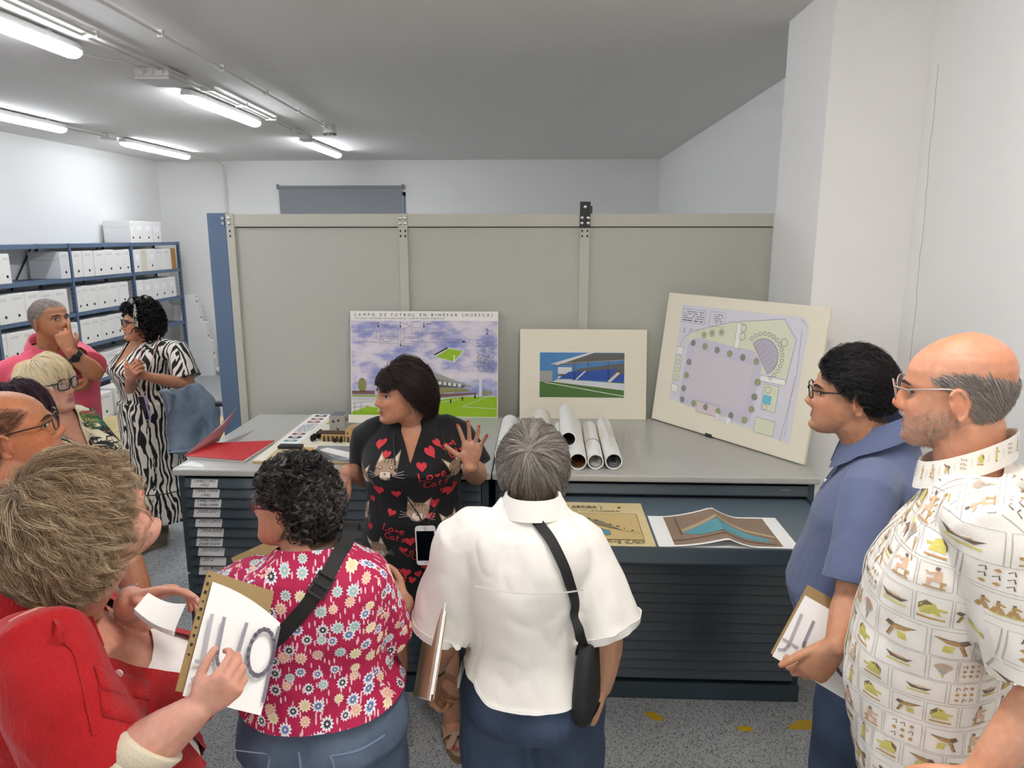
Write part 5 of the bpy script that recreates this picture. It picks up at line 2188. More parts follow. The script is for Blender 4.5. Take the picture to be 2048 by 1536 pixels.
dark_hair = hair_mat('dark_brown_hair', [(0, '17110f'), (.6, '2b201c'), (1, '4a372d')])
black_hair = hair_mat('black_hair', [(0, '0c0b0c'), (.7, '1b191a'), (1, '3a3638')])
salt_hair = hair_mat('greying_black_hair', [(0, '141314'), (.6, '2e2b2b'), (.85, '6c6866'), (1, 'a39e9a')])
grey_hair = hair_mat('mixed_grey_hair', [(0, '55504a'), (.4, '857e77'), (.8, 'b0a9a1'), (1, 'dad4cc')])
ash_hair = hair_mat('ash_blonde_hair', [(0, '5c4632'), (.35, '8a7056'), (.7, 'b79f7e'), (1, 'e6d8bd')])
white_hair = hair_mat('platinum_hair', [(0, 'dcc48e'), (.4, 'f8e6bd'), (1, 'fffaf0')])
steel_hair = hair_mat('steel_grey_hair', [(0, '756c65'), (.5, 'a39b94'), (1, 'd2cbc3')])
denim_m = denim('blue_denim', '2c374c', '495a76')
denim_l = denim('mid_blue_denim', '465469', '68798f')

# ================================================================== presenter in the cat dress
mask_pres = lambda x, y, z: z > np.where(y > .0, np.interp(y, [0, .03, .05, .09], [.118, .142, .165, .178]), np.interp(y, [-.1, -.03, 0], [.035, .07, .105]))
P = Person('woman presenting, dark bob, black dress printed with cats and red hearts', (-.51, 2.76), 187, 1.61, 'c08d72', FEM, gx=1.16, gy=1.25, belly=.05, bust=.05, shw=.172, arm=1.12,
           head_at=(806, 782, 2.70), yaw=-64, pitch=2, hs=1.0, headp=dict(fat=.07, nose=1.05, lipcol='8f3f3a', hang=1, neck=.06, jaw=1.03))
P.add_torso()
P.add_head()
P.arm(1, P.px(738, 955, 2.83), P.px(694, 942, 2.66), P.dirw(-.55, -.25, -.75), P.dirw(.2, .9, -.3), curl=(18, 22, 26, 30), tipred=True, thumb=(.8, .25), hand=.95)
P.arm(-1, P.px(952, 948, 2.74), P.px(940, 932, 2.52), P.dirw(.12, -.12, 1), P.dirw(-.1, -1, .05), curl=(8, 6, 8, 12), spread=2.4, tipred=True, thumb=(.45, .1), tcurl=8, hand=.95)
P.leg(1, (.10, .02))
P.leg(-1, (-.135, .1), yawf=12)
P.body(paint=paint_scalp(mask_pres, '2a1f1b'))
P.eyes(gaze=.5, brow='2a1f1a')
mb = MB()
mb.loft(P.torso_rings(.016, .285 * P.H, .872 * P.H, extra=lambda z: .02 * np.clip((.5 * P.H - z) / (.2 * P.H), 0, 1), minr=0) if False else P.torso_rings(.016, .46 * P.H, .872 * P.H))
rr = []
for z in np.linspace(.29, .56, 12):
    rx, ry, yc = P.trow(max(z, .5) * P.H)
    w = 1 + .04 * (.5 - min(z, .5)) / .2
    rr.append(ellipse(V(0, yc, z * P.H), V(1, 0, 0), V(0, 1, 0), (rx + .018) * w, (ry + .018) * w, 32, 2.2))
mb.loft(rr)
P.sleeve(mb, 1, .78, .068, .072)
P.sleeve(mb, -1, .86, .068, .074)
dress_m = cloth('black_jersey', '131315', .75, bump=.15)
nz = P.bend(V(0, .06, .775 * P.H)).z


def vneck(z0, slope, back, ymin=-.02, rw=.075):
    def f(c):
        if c.y > ymin and c.z > z0 + abs(c.x) * slope and abs(c.x) < .16:
            return True
        return c.z > back and abs(c.x) < rw and abs(c.y) < .12
    return f


def vcuts(z0, slope):
    out = []
    for sg in (-1, 1):
        n = Vector((-sg * slope, 0, 1)).normalized()
        out.append((Vector((0, 0, z0)), n))
    return out


dress, dbv = P.garment('dress', mb, dress_m, .0065, 4, .004, cuts=[(V(0, 0, .335 * P.H), V(0, 0, -1))], bis=vcuts(.755 * P.H, 2.6), drop=vneck(.755 * P.H, 2.6, .855 * P.H), seed=1)
P.collar(dress_m, (.076, .074), .838 * P.H, .03, .04, gap=.42, out=.03, tilt=.35)
heart_m, cat1, cat2, cat3, whisk = M('print_red', 'c8303a', .7), M('print_cat_tan', 'a58a72', .7), M('print_cat_dark', '5c4a3e', .7), M('print_cat_cream', 'e0cfbd', .7), M('print_whisker', 'cfc4ba', .7)
D = P.decals(dbv, 'cat_print', .0014)


def heart(D, a, z, s, rot=0, x0=0, y0=0):
    pts = []
    for i in range(18):
        t = 2 * pi * i / 18
        x = 16 * sin(t) ** 3 / 17
        y = (13 * cos(t) - 5 * cos(2 * t) - 2 * cos(3 * t) - cos(4 * t)) / 17
        pts.append((x0 + s * (x * cos(rot) - y * sin(rot)), y0 + s * (x * sin(rot) + y * cos(rot))))
    D.poly(a, z, pts, heart_m)


def cat(D, a, z, s, rot=0, flip=1):
    R = lambda q: [((x * cos(rot) - y * sin(rot)) * s * flip, (x * sin(rot) + y * cos(rot)) * s) for x, y in q]
    head = [(-.75, .15), (-.82, 1.15), (-.35, .62), (.3, .62), (.75, 1.15), (.75, .15), (.68, -.35), (.3, -.75), (0, -.82), (-.3, -.75), (-.7, -.35)]
    D.poly(a, z, R(head), cat1, l=1)
    D.poly(a, z, R([(-.7, .4), (-.75, .95), (-.42, .6)]), cat3, l=1.5)
    D.poly(a, z, R([(.65, .4), (.68, .95), (.36, .6)]), cat3, l=1.5)
    D.poly(a, z, R([(-.3, -.2), (.3, -.2), (.35, -.55), (0, -.75), (-.35, -.55)]), cat3, l=1.6)
    for x in (-.36, .36):
        D.poly(a, z, R([(x - .17, .08), (x, .2), (x + .17, .08), (x, -.02)]), cat2, l=1.6)
        D.poly(a, z, R([(x - .08, .09), (x, .15), (x + .08, .09), (x, .02)]), cat3, l=2)
    D.poly(a, z, R([(-.1, -.28), (.1, -.28), (0, -.42)]), cat2, l=2)
    for x in (-.25, 0, .25):
        D.line(a, z, R([(x, .32), (x * .9, .6)]), .003, cat2, l=1.8)
    for sg in (-1, 1):
        for k in (-.1, .05, .2):
            D.line(a, z, R([(sg * .45, -.42 + k * .3), (sg * 1.15, -.5 + k * 1.5)]), .0012, whisk, l=2.2)
        D.line(a, z, R([(sg * .62, .1), (sg * .75, -.2)]), .003, cat2, l=1.8)


LET = {'L': [[(0, 1), (0, 0), (.55, .05)]], 'o': [[(.25 + .25 * cos(t), .3 + .28 * sin(t)) for t in [pi / 2 + 2 * pi * i / 10 for i in range(11)]]],
       'e': [[(.0, .3), (.45, .36), (.42, .55), (.2, .62), (.02, .4), (.05, .1), (.3, 0), (.5, .12)]], 'C': [[(.6, .85), (.3, 1), (.05, .75), (0, .35), (.2, .02), (.6, .12)]],
       'a': [[(.42, .5), (.2, .6), (.02, .3), (.15, .02), (.35, .15), (.44, .55), (.42, .1), (.55, 0)]], 't': [[(.2, .95), (.16, .15), (.3, 0)], [(0, .6), (.42, .66)]],
       's': [[(.42, .5), (.2, .6), (.08, .45), (.35, .25), (.3, .02), (.05, .06)]]}


def love_cats(D, a, z, s, rot=0):
    def put_(word, x, y, k=1.0):
        for ch in word:
            if ch == 'h':
                heart(D, a, z, s * .26, rot, (x + .3) * s * cos(rot) - (y + .35) * s * sin(rot), (x + .3) * s * sin(rot) + (y + .35) * s * cos(rot))
            else:
                for st_ in LET[ch]:
                    D.line(a, z, [(((x + px_ * k) * cos(rot) - (y + py_ * k) * sin(rot)) * s, ((x + px_ * k) * sin(rot) + (y + py_ * k) * cos(rot)) * s) for px_, py_ in st_], .0042, heart_m)
            x += .68 * k
    put_('Lohe', -1.3, .15)
    put_('Cats', -.95, -1.1)


# angles count from the front of the body; positive towards her right hand
hm = P.H
for a, z, s, r in ((.42, .745, .047, .1), (-.12, .64, .05, -.15), (-.85, .735, .042, .2), (-.75, .60, .042, .1), (.75, .535, .046, .25), (-.62, .46, .045, 0), (.42, .40, .048, .2), (.95, .72, .04, 0), (.25, .315, .05, .1), (-.3, .325, .046, 0), (-1.0, .46, .04, 0), (1.2, .62, .045, 0)):
    cat(D, a, z * hm, s, r)
for a, z, s, r in ((-.38, .72, .03, .12), (.36, .585, .027, -.25), (-.42, .575, .027, .3), (.3, .40 + .07, .027, -.1), (-.05, .53, .026, .6), (-.1, .39, .028, -.2), (-.95, .775, .026, .1), (-.95, .55, .025, .2), (.62, .36, .026, 0)):
    love_cats(D, a, z * hm, s, r)
for i, (a, z) in enumerate(((.62, .69), (.27, .685), (-.62, .685), (-.45, .655), (-.35, .625), (.4, .635), (.05, .565), (-.25, .56), (.55, .48), (.2, .475), (-.1, .47), (.05, .455), (-.5, .51), (.7, .45), (-.35, .42), (.1, .36), (-.15, .345),
                            (.55, .77), (-.45, .775), (-.2, .75), (.85, .66), (-.75, .68), (-.75, .49), (.9, .59), (-.55, .39), (.5, .33), (-.7, .35), (1.0, .48), (-.25, .49), (.2, .54), (.82, .79), (-.7, .79), (-.9, .69))):
    heart(D, a, z * hm, .017 if i % 3 else .022, rg.uniform(-.4, .4))
D.build(dress, 'stuff')
for i in range(3):
    MB().sphere(dbv.ray_cast(V(.012, 1, (.752 - .018 * i) * hm), V(0, -1, 0))[0], .005, None, 8, 6, (1, .5, 1)).build('button', black_m, P.root, 60)
P.hair('hair', dark_hair, mask_pres, comb_from(-.01, .085, .245, .25), n=2600, child=6, length=.31, K=16, vol=(.05, .27), clump=.0045, rad=.0007, grav=.6, lift=.35,
       zcut=lambda r: np.where(r[:, 1] > .05, .15, np.where(r[:, 1] > .03, .10, np.where(r[:, 1] > .0, .06, .012))), wave=.004, jit=.10, seed=2)
P.hair('fringe', dark_hair, lambda x, y, z: (y > .05) & (z > .172), lambda p, r: np.stack([np.where(r[:, 0] > -.03, -1.2, .6), .3 + 0 * p[:, 0], -.7 + 0 * p[:, 0]], 1),
       n=220, child=6, length=.062, K=9, vol=(.05, .14), clump=.004, rad=.0006, lift=.3, seed=5)
P.earring(1, silver_m, .008, .007, True)
P.earring(-1, silver_m, .008, .007, True)
A_, E_, W_, g_ = P.arms[-1]
MB().tube([W_ + (W_ - E_).normalized() * -.012 + Matrix.Rotation(2 * pi * i / 16, 3, (W_ - E_).normalized()) @ ((W_ - E_).orthogonal().normalized() * .031) for i in range(16)], .0028, 6, closed=True).build('bracelet', silver_m, P.root, 60)
# sandals
tan_m = cloth('tan_suede', 'b39a80', .85)
cork_m = M('cork_sole', '8a6a4c', .8, var=.1, vscale=60)
for sg in P.legs:
    hp, K, F, d = P.legs[sg]
    sd = V(d.y, -d.x, 0)
    o = MB().loft([ellipse(V(F.x, F.y, z) + d * .055, sd, d, .046, .135, 24, 2.5) for z in (.001, .012, .032)]).build('sandal', cork_m, P.root, 40)
    MB().loft([ellipse(V(F.x, F.y, z) + d * .055, sd, d, .044, .132, 24, 2.5) for z in (.0325, .036)]).build('insole', tan_m, o, 40)
    for k in (-1, 1):
        MB().tube([V(F.x, F.y, .036) + d * .06 + sd * .044 * k, V(F.x, F.y, .07) + d * .085 + sd * .02 * k, V(F.x, F.y, .072) + d * .105 - sd * .012 * k, V(F.x, F.y, .036) + d * .135 - sd * .044 * k], .016, 8, flat=.25).build('strap', tan_m, o, 60)
    mbt = MB()
    for i in range(5):
        c = V(F.x, F.y, .047) + d * (.15 - .008 * abs(i - 1.5)) + sd * (.028 - .0145 * i) * -sg
        mbt.sphere(c + d * .01, .0085 if i else .011, M('nail_red', 'b8343c', .3) if False else skin_m, 8, 6, (1, 1.2, .8))
    # painted nails
    mbn = MB()
    for i in range(5):
        mbn.sphere(V(F.x, F.y, .0505) + d * (.166 - .008 * abs(i - 1.5)) + sd * (.028 - .0145 * i) * -sg, .0062 if i else .008, None, 8, 6, (1, 1, .6))
    mbn.build('toenails', M('nail_red', 'b8343c', .3), o, 60, kind='stuff')
# phone on a lanyard
ph = thing('phone', 'white phone with a black screen hanging on a black lanyard over the cat dress', 'phone', (0, 0, 0))
_o = P.loc(at(854, 1086, Y=2.2))
fr = P.W @ dbv.ray_cast(_o, (P.loc(at(854, 1086, Y=3.2)) - _o).normalized())[0]
c = fr + V(-.0, -.022, 0)
ph.location = c
mb = MB()
Rr = Matrix.Rotation(radians(-1.5), 3, 'Y')


def rrect(w, h, r, n=5):
    out = []
    for cx_, cy_, a0 in ((w - r, h - r, 0), (-w + r, h - r, 90), (-w + r, -h + r, 180), (w - r, -h + r, 270)):
        for i in range(n + 1):
            t = radians(a0 + 90 * i / n)
            out.append((cx_ + r * cos(t), cy_ + r * sin(t)))
    return out


mb.prism(rrect(.0385, .0785, .011), (0, .004, 0), Rr @ V(1, 0, 0), Rr @ V(0, 0, 1), .008)
mb.build('case', M('white_phone', 'eceae8', .3), ph, 40)
f = Flat((0, -.0042, 0), Rr @ V(1, 0, 0), Rr @ V(0, 0, 1))
f.poly([(-.034, -.06), (.034, -.06), (.034, .06), (-.034, .06)], M('dark_screen', '050506', .08), 1)
f.ring(0, .0695, .0045, .0012, M('home_ring', 'b5b3b0', .4), 2, 14)
f.line([(-.007, -.069), (.007, -.069)], .002, M('home_ring', 'b5b3b0', .4), 2)
f.build('screen', ph)
ends = []
for sg, pxs in ((1, ((792, 842), (787, 880), (790, 930), (806, 985), (838, 1030))), (-1, ((880, 850), (893, 900), (888, 960), (880, 1000), (864, 1030)))):
    pts = []
    for (u, v) in pxs:
        o = P.loc(at(u, v, Y=2.2))
        dd = (P.loc(at(u, v, Y=3.2)) - o).normalized()
        h = dbv.ray_cast(o, dd)
        pts.append((P.W @ (h[0] - dd * .004)) if h[0] else at(u, v, Y=2.58))
    MB().tube([p - c for p in pts] + [V(.008 * -sg, -.001, .08)], .0025, 6).build('lanyard', black_m, ph, 60)
# ================================================================== grey haired woman in the white shirt, from behind
mask_g = lambda x, y, z: z > hairline(y, .02)
P = Person('woman seen from behind, grey bob, white shirt, jeans, black shoulder bag', (-.02, 1.80), -2, 1.60, 'c1906f', FEM, gx=1.02, gy=1.3, belly=.05, bust=.06, shw=.18, arm=1.12, hip=1.0,
           head_at=(1066, 921, 1.88), pitch=-40, yaw=-4, hs=.93, headp=dict(hang=1, fat=.05))
P.add_torso()
P.add_head()
P.arm(-1, P.px(893, 1262, 1.84), P.px(862, 1345, 1.90), P.dirw(.1, .15, -1), P.dirw(.9, -.2, 0), curl=(45, 50, 55, 60), thumb=(.7, .3), sh=P.px(932, 1080, 1.80))
P.arm(1, P.px(1212, 1270, 1.76), P.px(1204, 1372, 1.74), P.dirw(-.25, -.05, -1), P.dirw(-.9, .1, 0), curl=(55, 60, 60, 60), thumb=(.8, .4), sh=P.px(1152, 1084, 1.80))
P.leg(-1, (-.13, .0))
P.leg(1, (.12, .02))
P.body(paint=paint_scalp(mask_g, '6b6762'))
wshirt = cloth('white_cotton_voile', 'f4f1ea', .8, bump=.2, bscale=500, var=.02)
mb = MB()
mb.loft(P.torso_rings(.024, .53 * P.H, .862 * P.H, extra=lambda z: .012 * np.clip((.6 * P.H - z) / (.1 * P.H), 0, 1)))
P.sleeve(mb, -1, .93, .072, .088)
P.sleeve(mb, 1, .92, .072, .092)
# curved tails: higher at the sides
hz = .548 * P.H
shirt, wbv = P.garment('shirt', mb, wshirt, .006, 4, .014, (8, 8, 5), drop=lambda c: (abs(c.x) < .195 and c.z < hz + min(.03, 1.6 * max(0, abs(c.x) - .10) ** 1.3)) or (c.z > .856 * P.H and abs(c.x) < .075), seed=5)
P.collar(wshirt, (.065, .07), .853 * P.H, .026, .05, gap=.5, out=.028, tilt=.1, c=(0, -.01))
seam_m = cloth('white_seam', 'e2ded6', .85)
seam_d = cloth('white_hem', 'fbf9f4', .85)
P.ribbon(wbv, [V(-.13, -.2, .765 * P.H), V(-.07, -.2, .758 * P.H), V(0, -.2, .755 * P.H), V(.07, -.2, .758 * P.H), V(.13, -.2, .765 * P.H)], .004, seam_m, 'yoke_seam', .0006, .0002)
P.ribbon(wbv, [V(.2 * sin(a), -.19 * cos(a) * 1.05, hz + .006 + min(.05, 1.6 * max(0, abs(.2 * sin(a)) - .10) ** 1.3)) for a in [radians(-52 + 104 * i / 10) for i in range(11)]], .009, seam_d, 'hem', .0015, .0005)
for sg in (-1, 1):
    A, E, Wr, g = P.arms[sg]
    d = (E - A).normalized()
    c = A.lerp(E, .90)
    o_ = d.orthogonal().normalized()
    P.ribbon(wbv, [c + Matrix.Rotation(2 * pi * i / 12, 3, d) @ (o_ * .098) for i in range(13)], .024, seam_d, 'cuff', .0018, .0004)
P.trousers(denim_m, .014, .62, knee=.088, hem=.078, thigh=1.12, fold=.008)
seam_j = M('denim_stitch', '8d7a5c', .8)
P.shoes(M('brown_shoe', '5a4636', .6))
P.hair('hair', grey_hair, mask_g, comb_from(.0, -.045, .25, .5), n=2600, child=9, length=.235, K=14, vol=(.05, .2), clump=.004, rad=.00045, grav=.5, lift=.4, zcut=lambda r: np.where(r[:, 1] > .05, .13, np.where(r[:, 1] > -.02, .05, -.005)), wave=.006, jit=.13, seed=7)
A, E, Wr, g = P.arms[-1]
dd = (Wr - E).normalized()
MB().tube([Wr - dd * .035 + Matrix.Rotation(2 * pi * i / 16, 3, dd) @ (dd.orthogonal().normalized() * .034) for i in range(16)], .006, 8, closed=True, flat=.6).build('wristwatch', silver_m, P.root, 60)
# shoulder bag: strap from her left shoulder over the back to the right hip
bag = thing('shoulder_bag', 'black bag hanging at the right hip of the white shirt on a diagonal strap', 'bag', (0, 0, 0))
bag.location = P.W @ V(0, 0, 0)
bag.rotation_euler = P.root.rotation_euler
leather = M('black_bag_fabric', '1b1b1c', .7, bump=.3, bscale=300)


def on_photo(P, bv, pts, y0, off=.004):
    out = []
    for (u, v) in pts:
        o = P.loc(at(u, v, Y=y0))
        d = (P.loc(at(u, v, Y=y0 + 1)) - o).normalized()
        h = bv.ray_cast(o, d, 3)
        out.append(h[0] - d * off if h[0] else P.px(u, v, y0 + .6))
    return out


sp = on_photo(P, wbv, ((1052, 1018), (1072, 1040), (1096, 1072), (1118, 1112), (1136, 1160), (1148, 1210)), .8)
bx = P.px(1170, 1345, 1.70)
front = [V(-.085, .06, .84 * P.H), V(-.06, -.02, .872 * P.H)]
o, A_, N_ = P.ribbon(wbv, front + sp + [P.px(1158, 1262, 1.64), P.px(1163, 1310, 1.68)], .026, leather, 'strap', .003, .007, parent=bag)
bc = P.px(1172, 1345, 1.71)
mb = MB()
fx, fy = V(.25, 1, 0).normalized(), V(1, -.25, 0).normalized()
rings = []
for z, w, h in ((.105, .03, .012), (.1, .06, .02), (.05, .08, .026), (-.02, .105, .03), (-.07, .11, .03), (-.095, .095, .024), (-.102, .06, .012)):
    rings.append(ellipse(bc + V(.012, .02, z) + fx * (-.02), fx, fy, w, h, 20, 3))
mb.loft(rings[::-1])
mb.build('bag_body', leather, bag, 60)
mb = MB()
mb.tube([bc + V(.012, .02, -.085) + fx * (-.02 + .1 * cos(t)) + fy * .03 * sin(t) for t in [2 * pi * i / 20 for i in range(20)]], .003, 6, closed=True)
mb.build('piping', black_m, bag, 60)
# folder under the left arm
kr = M('kraft_folder', '9c8358', .7, var=.06, vscale=10, bump=.1)
kr_l = M('light_kraft', 'c1aa86', .7, var=.05)
fo = thing('folder', 'kraft folder of papers clamped under the left arm of the white shirt', 'folder', at(872, 1330, Y=1.78))


def sheet_stack(root, c, ex, ey, w, h, layers, name='sheet', bend=0.0):
    """Slightly bowed sheets: c is the lower left corner, ex and ey the edge directions."""
    ex, ey = Vector(ex).normalized(), Vector(ey)
    ey = (ey - ex * ey.dot(ex)).normalized()
    n = ex.cross(ey)
    z = 0
    for (nm, m, th, dx0, dy0, dw, dh) in layers:
        mb = MB()
        rows = []
        for i in range(9):
            t = i / 8
            b = bend * sin(pi * t)
            x = dx0 + (w + dw) * t
            p = c + ex * x + n * (z + b) + ey * dy0
            q = p + ey * (h + dh)
            rows.append([p, q, q + n * th, p + n * th])
        mb.loft(rows[::-1])
        mb.build(nm, m, root, 40)
        z += th + .0015
    return n


loc0 = fo.location.copy()
Wc = lambda u, v, Y: at(u, v, Y=Y) - loc0
p0, p1, p2 = Wc(838, 1392, 1.88), Wc(868, 1398, 1.62), Wc(880, 1240, 1.84)
sheet_stack(fo, p0, p1 - p0, p2 - p0, (p1 - p0).length, (p2 - p0).length, [('folder_back', kr_l, .002, 0, 0, 0, 0), ('papers', white_m, .006, .0, .01, .0, .0), ('papers', white_m, .003, .02, -.005, .0, .02), ('folder_front', kr_l, .002, 0, 0, 0, -.01)], bend=.004)

# ================================================================== curly woman in the floral top, from behind
fl = bpy.data.materials.new('floral_jersey')
fl.use_nodes = True
nt = fl.node_tree
uv = N(nt, 'UVMap')
SCV = 25.0
vo = N(nt, 'TexVoronoi', Vector=uv.outputs[0], Scale=SCV, Randomness=.62, voronoi_dimensions='2D')
dl = N(nt, 'VectorMath', operation='SUBTRACT', _0=uv.outputs[0], _1=vo.outputs['Position'])
sx = N(nt, 'SeparateXYZ', Vector=dl.outputs[0])
an = N(nt, 'Math', operation='ARCTAN2', _0=sx.outputs[1], _1=sx.outputs[0])
sepc = N(nt, 'SeparateColor', Color=vo.outputs['Color'])
ph_ = N(nt, 'Math', operation='MULTIPLY', _0=sepc.outputs[1], _1=6.28)
an2 = N(nt, 'Math', operation='MULTIPLY_ADD', _0=an.outputs[0], _1=11.0, _2=ph_.outputs[0])
sn = N(nt, 'Math', operation='SINE', _0=an2.outputs[0])
rad_ = N(nt, 'Math', operation='MULTIPLY_ADD', _0=sn.outputs[0], _1=.055, _2=.33)
sz = N(nt, 'MapRange', Value=sepc.outputs[2], _1=0, _2=1, _3=.8, _4=1.12)
rad2 = N(nt, 'Math', operation='MULTIPLY', _0=rad_.outputs[0], _1=sz.outputs[0])
d_ = vo.outputs['Distance']
inp = N(nt, 'Math', operation='LESS_THAN', _0=d_, _1=rad2.outputs[0])
fc = ramp(nt, sepc.outputs[0], [(0, '5a78b8'), (.2, 'e8b49c'), (.4, 'efdcae'), (.58, '9cc2c6'), (.78, '27304a')], True)
tipf = ramp(nt, sepc.outputs[0], [(0, 'eef0f4'), (.2, 'f0d2c2'), (.4, 'f6eccd'), (.58, 'd6e4e4'), (.78, 'eceef2')], True)
rr_ = N(nt, 'Math', operation='DIVIDE', _0=d_, _1=rad2.outputs[0])
strk = N(nt, 'Math', operation='MULTIPLY_ADD', _0=sn.outputs[0], _1=.22, _2=rr_.outputs[0])
tmask = N(nt, 'Math', operation='GREATER_THAN', _0=strk.outputs[0], _1=.62)
pet = mixc(nt, tmask.outputs[0], fc, tipf)
cen = N(nt, 'Math', operation='LESS_THAN', _0=d_, _1=.075)
pet2 = mixc(nt, cen.outputs[0], pet, 'e8d9b0')
mpn = N(nt, 'Mapping', Vector=uv.outputs[0], Rotation=(0, 0, .6), Scale=(120, 34, 1))
v2 = N(nt, 'TexVoronoi', Vector=mpn.outputs[0], Scale=1.0, voronoi_dimensions='2D')
lf = N(nt, 'Math', operation='LESS_THAN', _0=v2.outputs['Distance'], _1=.26)
sepl = N(nt, 'SeparateColor', Color=v2.outputs['Color'])
lf2 = N(nt, 'Math', operation='LESS_THAN', _0=sepl.outputs[0], _1=.42)
lf3 = N(nt, 'Math', operation='MULTIPLY', _0=lf.outputs[0], _1=lf2.outputs[0])
bg = mixc(nt, lf3.outputs[0], 'b41a4e', 'eec8d2')
colr = mixc(nt, inp.outputs[0], bg, pet2)
nt.links.new(colr, bsdf(fl).inputs['Base Color'])
bsdf(fl).inputs['Roughness'].default_value = .8

mask_c = lambda x, y, z: z > np.interp(y, [-.1, -.05, -.035, -.01, .02, .05, .07, .09], [.03, .045, .08, .13, .145, .15, .172, .185])
P = Person('woman seen from behind, short dark curls, crimson floral top, jeans and diagonal black strap', (-.575, 1.70), 14, 1.515, 'c48f72', FEM, gx=1.16, gy=1.35, belly=.08, bust=.06, shw=.18, arm=1.15, hip=1.14,
           head_at=(592, 1008, 1.72), yaw=70, pitch=-6, hs=.97, headp=dict(fat=.1, neck=.1, jaw=1.05))
P.add_torso()
P.add_head()
P.arm(1, P.px(760, 1270, 1.80), P.loc(V(-.42, 2.06, .93)), P.dirw(-.7, .6, .1), P.dirw(-.5, -.5, .6), curl=30, sh=P.px(728, 1180, 1.72))
P.arm(-1, P.px(455, 1260, 1.80), P.loc(V(-.66, 2.0, .98)), P.dirw(.5, .7, .2), P.dirw(0, .4, .8), curl=35, sh=P.px(482, 1185, 1.70))
P.leg(-1, (-.13, .0), thigh=1.15)
P.leg(1, (.13, .02), thigh=1.15)
P.body(paint=paint_scalp(mask_c, '201d1c'))
P.eyes(which=(-1,), gaze=0)
P.glasses(M('burgundy_frame', '6b1a30', .3), 'rect', .025, .02, tilt=8)
P.earring(-1, gold_m, .004, .0045)
mb = MB()
mb.loft(P.torso_rings(.024, .54 * P.H, .862 * P.H, extra=lambda z: .018 * np.clip((.66 * P.H - z) / (.1 * P.H), 0, 1)))
P.sleeve(mb, 1, .98, .072, .082)
P.sleeve(mb, -1, .95, .072, .08)
top, fbv = P.garment('floral_top', mb, fl, .006, 4, .010, (7, 7, 9), cuts=[(V(0, 0, .575 * P.H), V(0, 0, -1))], drop=lambda c: (c.z > .845 * P.H - .25 * c.y and abs(c.x) < .095), seed=8, box=True)
P.trousers(denim_l, .014, .63, knee=.092, hem=.075, thigh=1.25, fold=.006)
o_ = [c for c in P.root.children if c.name.startswith('trousers')][0]
tbv = BVHTree.FromPolygons([v.co.copy() for v in o_.data.vertices], [tuple(p.vertices) for p in o_.data.polygons])
sj = cloth('denim_seam', '7a8ba6', .8)
for pts in (((470, 1500), (540, 1512), (535, 1536), (528, 1560)), ((660, 1512), (668, 1534), (680, 1560)), ((662, 1512), (720, 1500), (770, 1470)), ((597, 1505), (600, 1530), (604, 1560))):
    try:
        P.ribbon(tbv, on_photo(P, tbv, pts, .7), .005, sj, 'seam', .0015, .0006)
    except Exception:
        pass
P.shoes(M('dark_trainer', '3a3c42', .6))
P.hair('hair', salt_hair, mask_c, comb_from(0, .05, .24, .2), n=1800, child=10, length=.07, K=16, vol=(.02, .26), curl=.0095, cfreq=.9, clump=.002, rad=.0005, lift=.9, grav=.1, jit=.7, seed=9, lenf=lambda x, y, z: np.where(y > .02, .55, np.where(y > -.04, .75, 1.0)), zcut=lambda r: np.where(r[:, 1] > -.03, .125, .0))
sp = on_photo(P, fbv, ((672, 1118), (655, 1150), (630, 1190), (590, 1240), (545, 1285), (500, 1320), (455, 1345)), .7)
strap = thing('bag_strap', 'wide black strap with a slider across the back of the floral top', 'strap', P.W @ V(0, 0, 0))
strap.rotation_euler = P.root.rotation_euler
o, A_, N_ = P.ribbon(fbv, [V(.10, .1, .84 * P.H), V(.095, .02, .872 * P.H)] + sp, .036, leather, 'webbing', .003, .003, parent=strap)
i = 8 * 3 + 4
t = (A_[i + 1] - A_[i - 1]).normalized()
sd = t.cross(N_[i]).normalized()
mb = MB()
for a, b_ in ((-.026, .004), (0, .004), (.026, .004)):
    mb.obox(A_[i] + t * a - sd * .023 + N_[i] * .0036, sd * .046, t * .005, N_[i] * .005)
for k in (-.023, .019):
    mb.obox(A_[i] - t * .026 + sd * k + N_[i] * .0036, sd * .004, t * .057, N_[i] * .005)
mb.build('slider', black_m, strap)
fo = thing('folder', 'brown folder held open before the woman in the floral top', 'folder', at(500, 1095, Y=2.0))
loc0 = fo.location.copy()
p0, p1 = Wc(462, 1112, 2.0), Wc(545, 1075, 2.12)
sheet_stack(fo, p0 + V(0, 0, -.006), p1 - p0, V(.35, -.35, -.6), .22, .26, [('folder_back', kr, .003, 0, 0, 0, 0), ('papers', M('pinkish_paper', 'd9c5c4', .7), .004, .02, .012, -.02, -.02)])

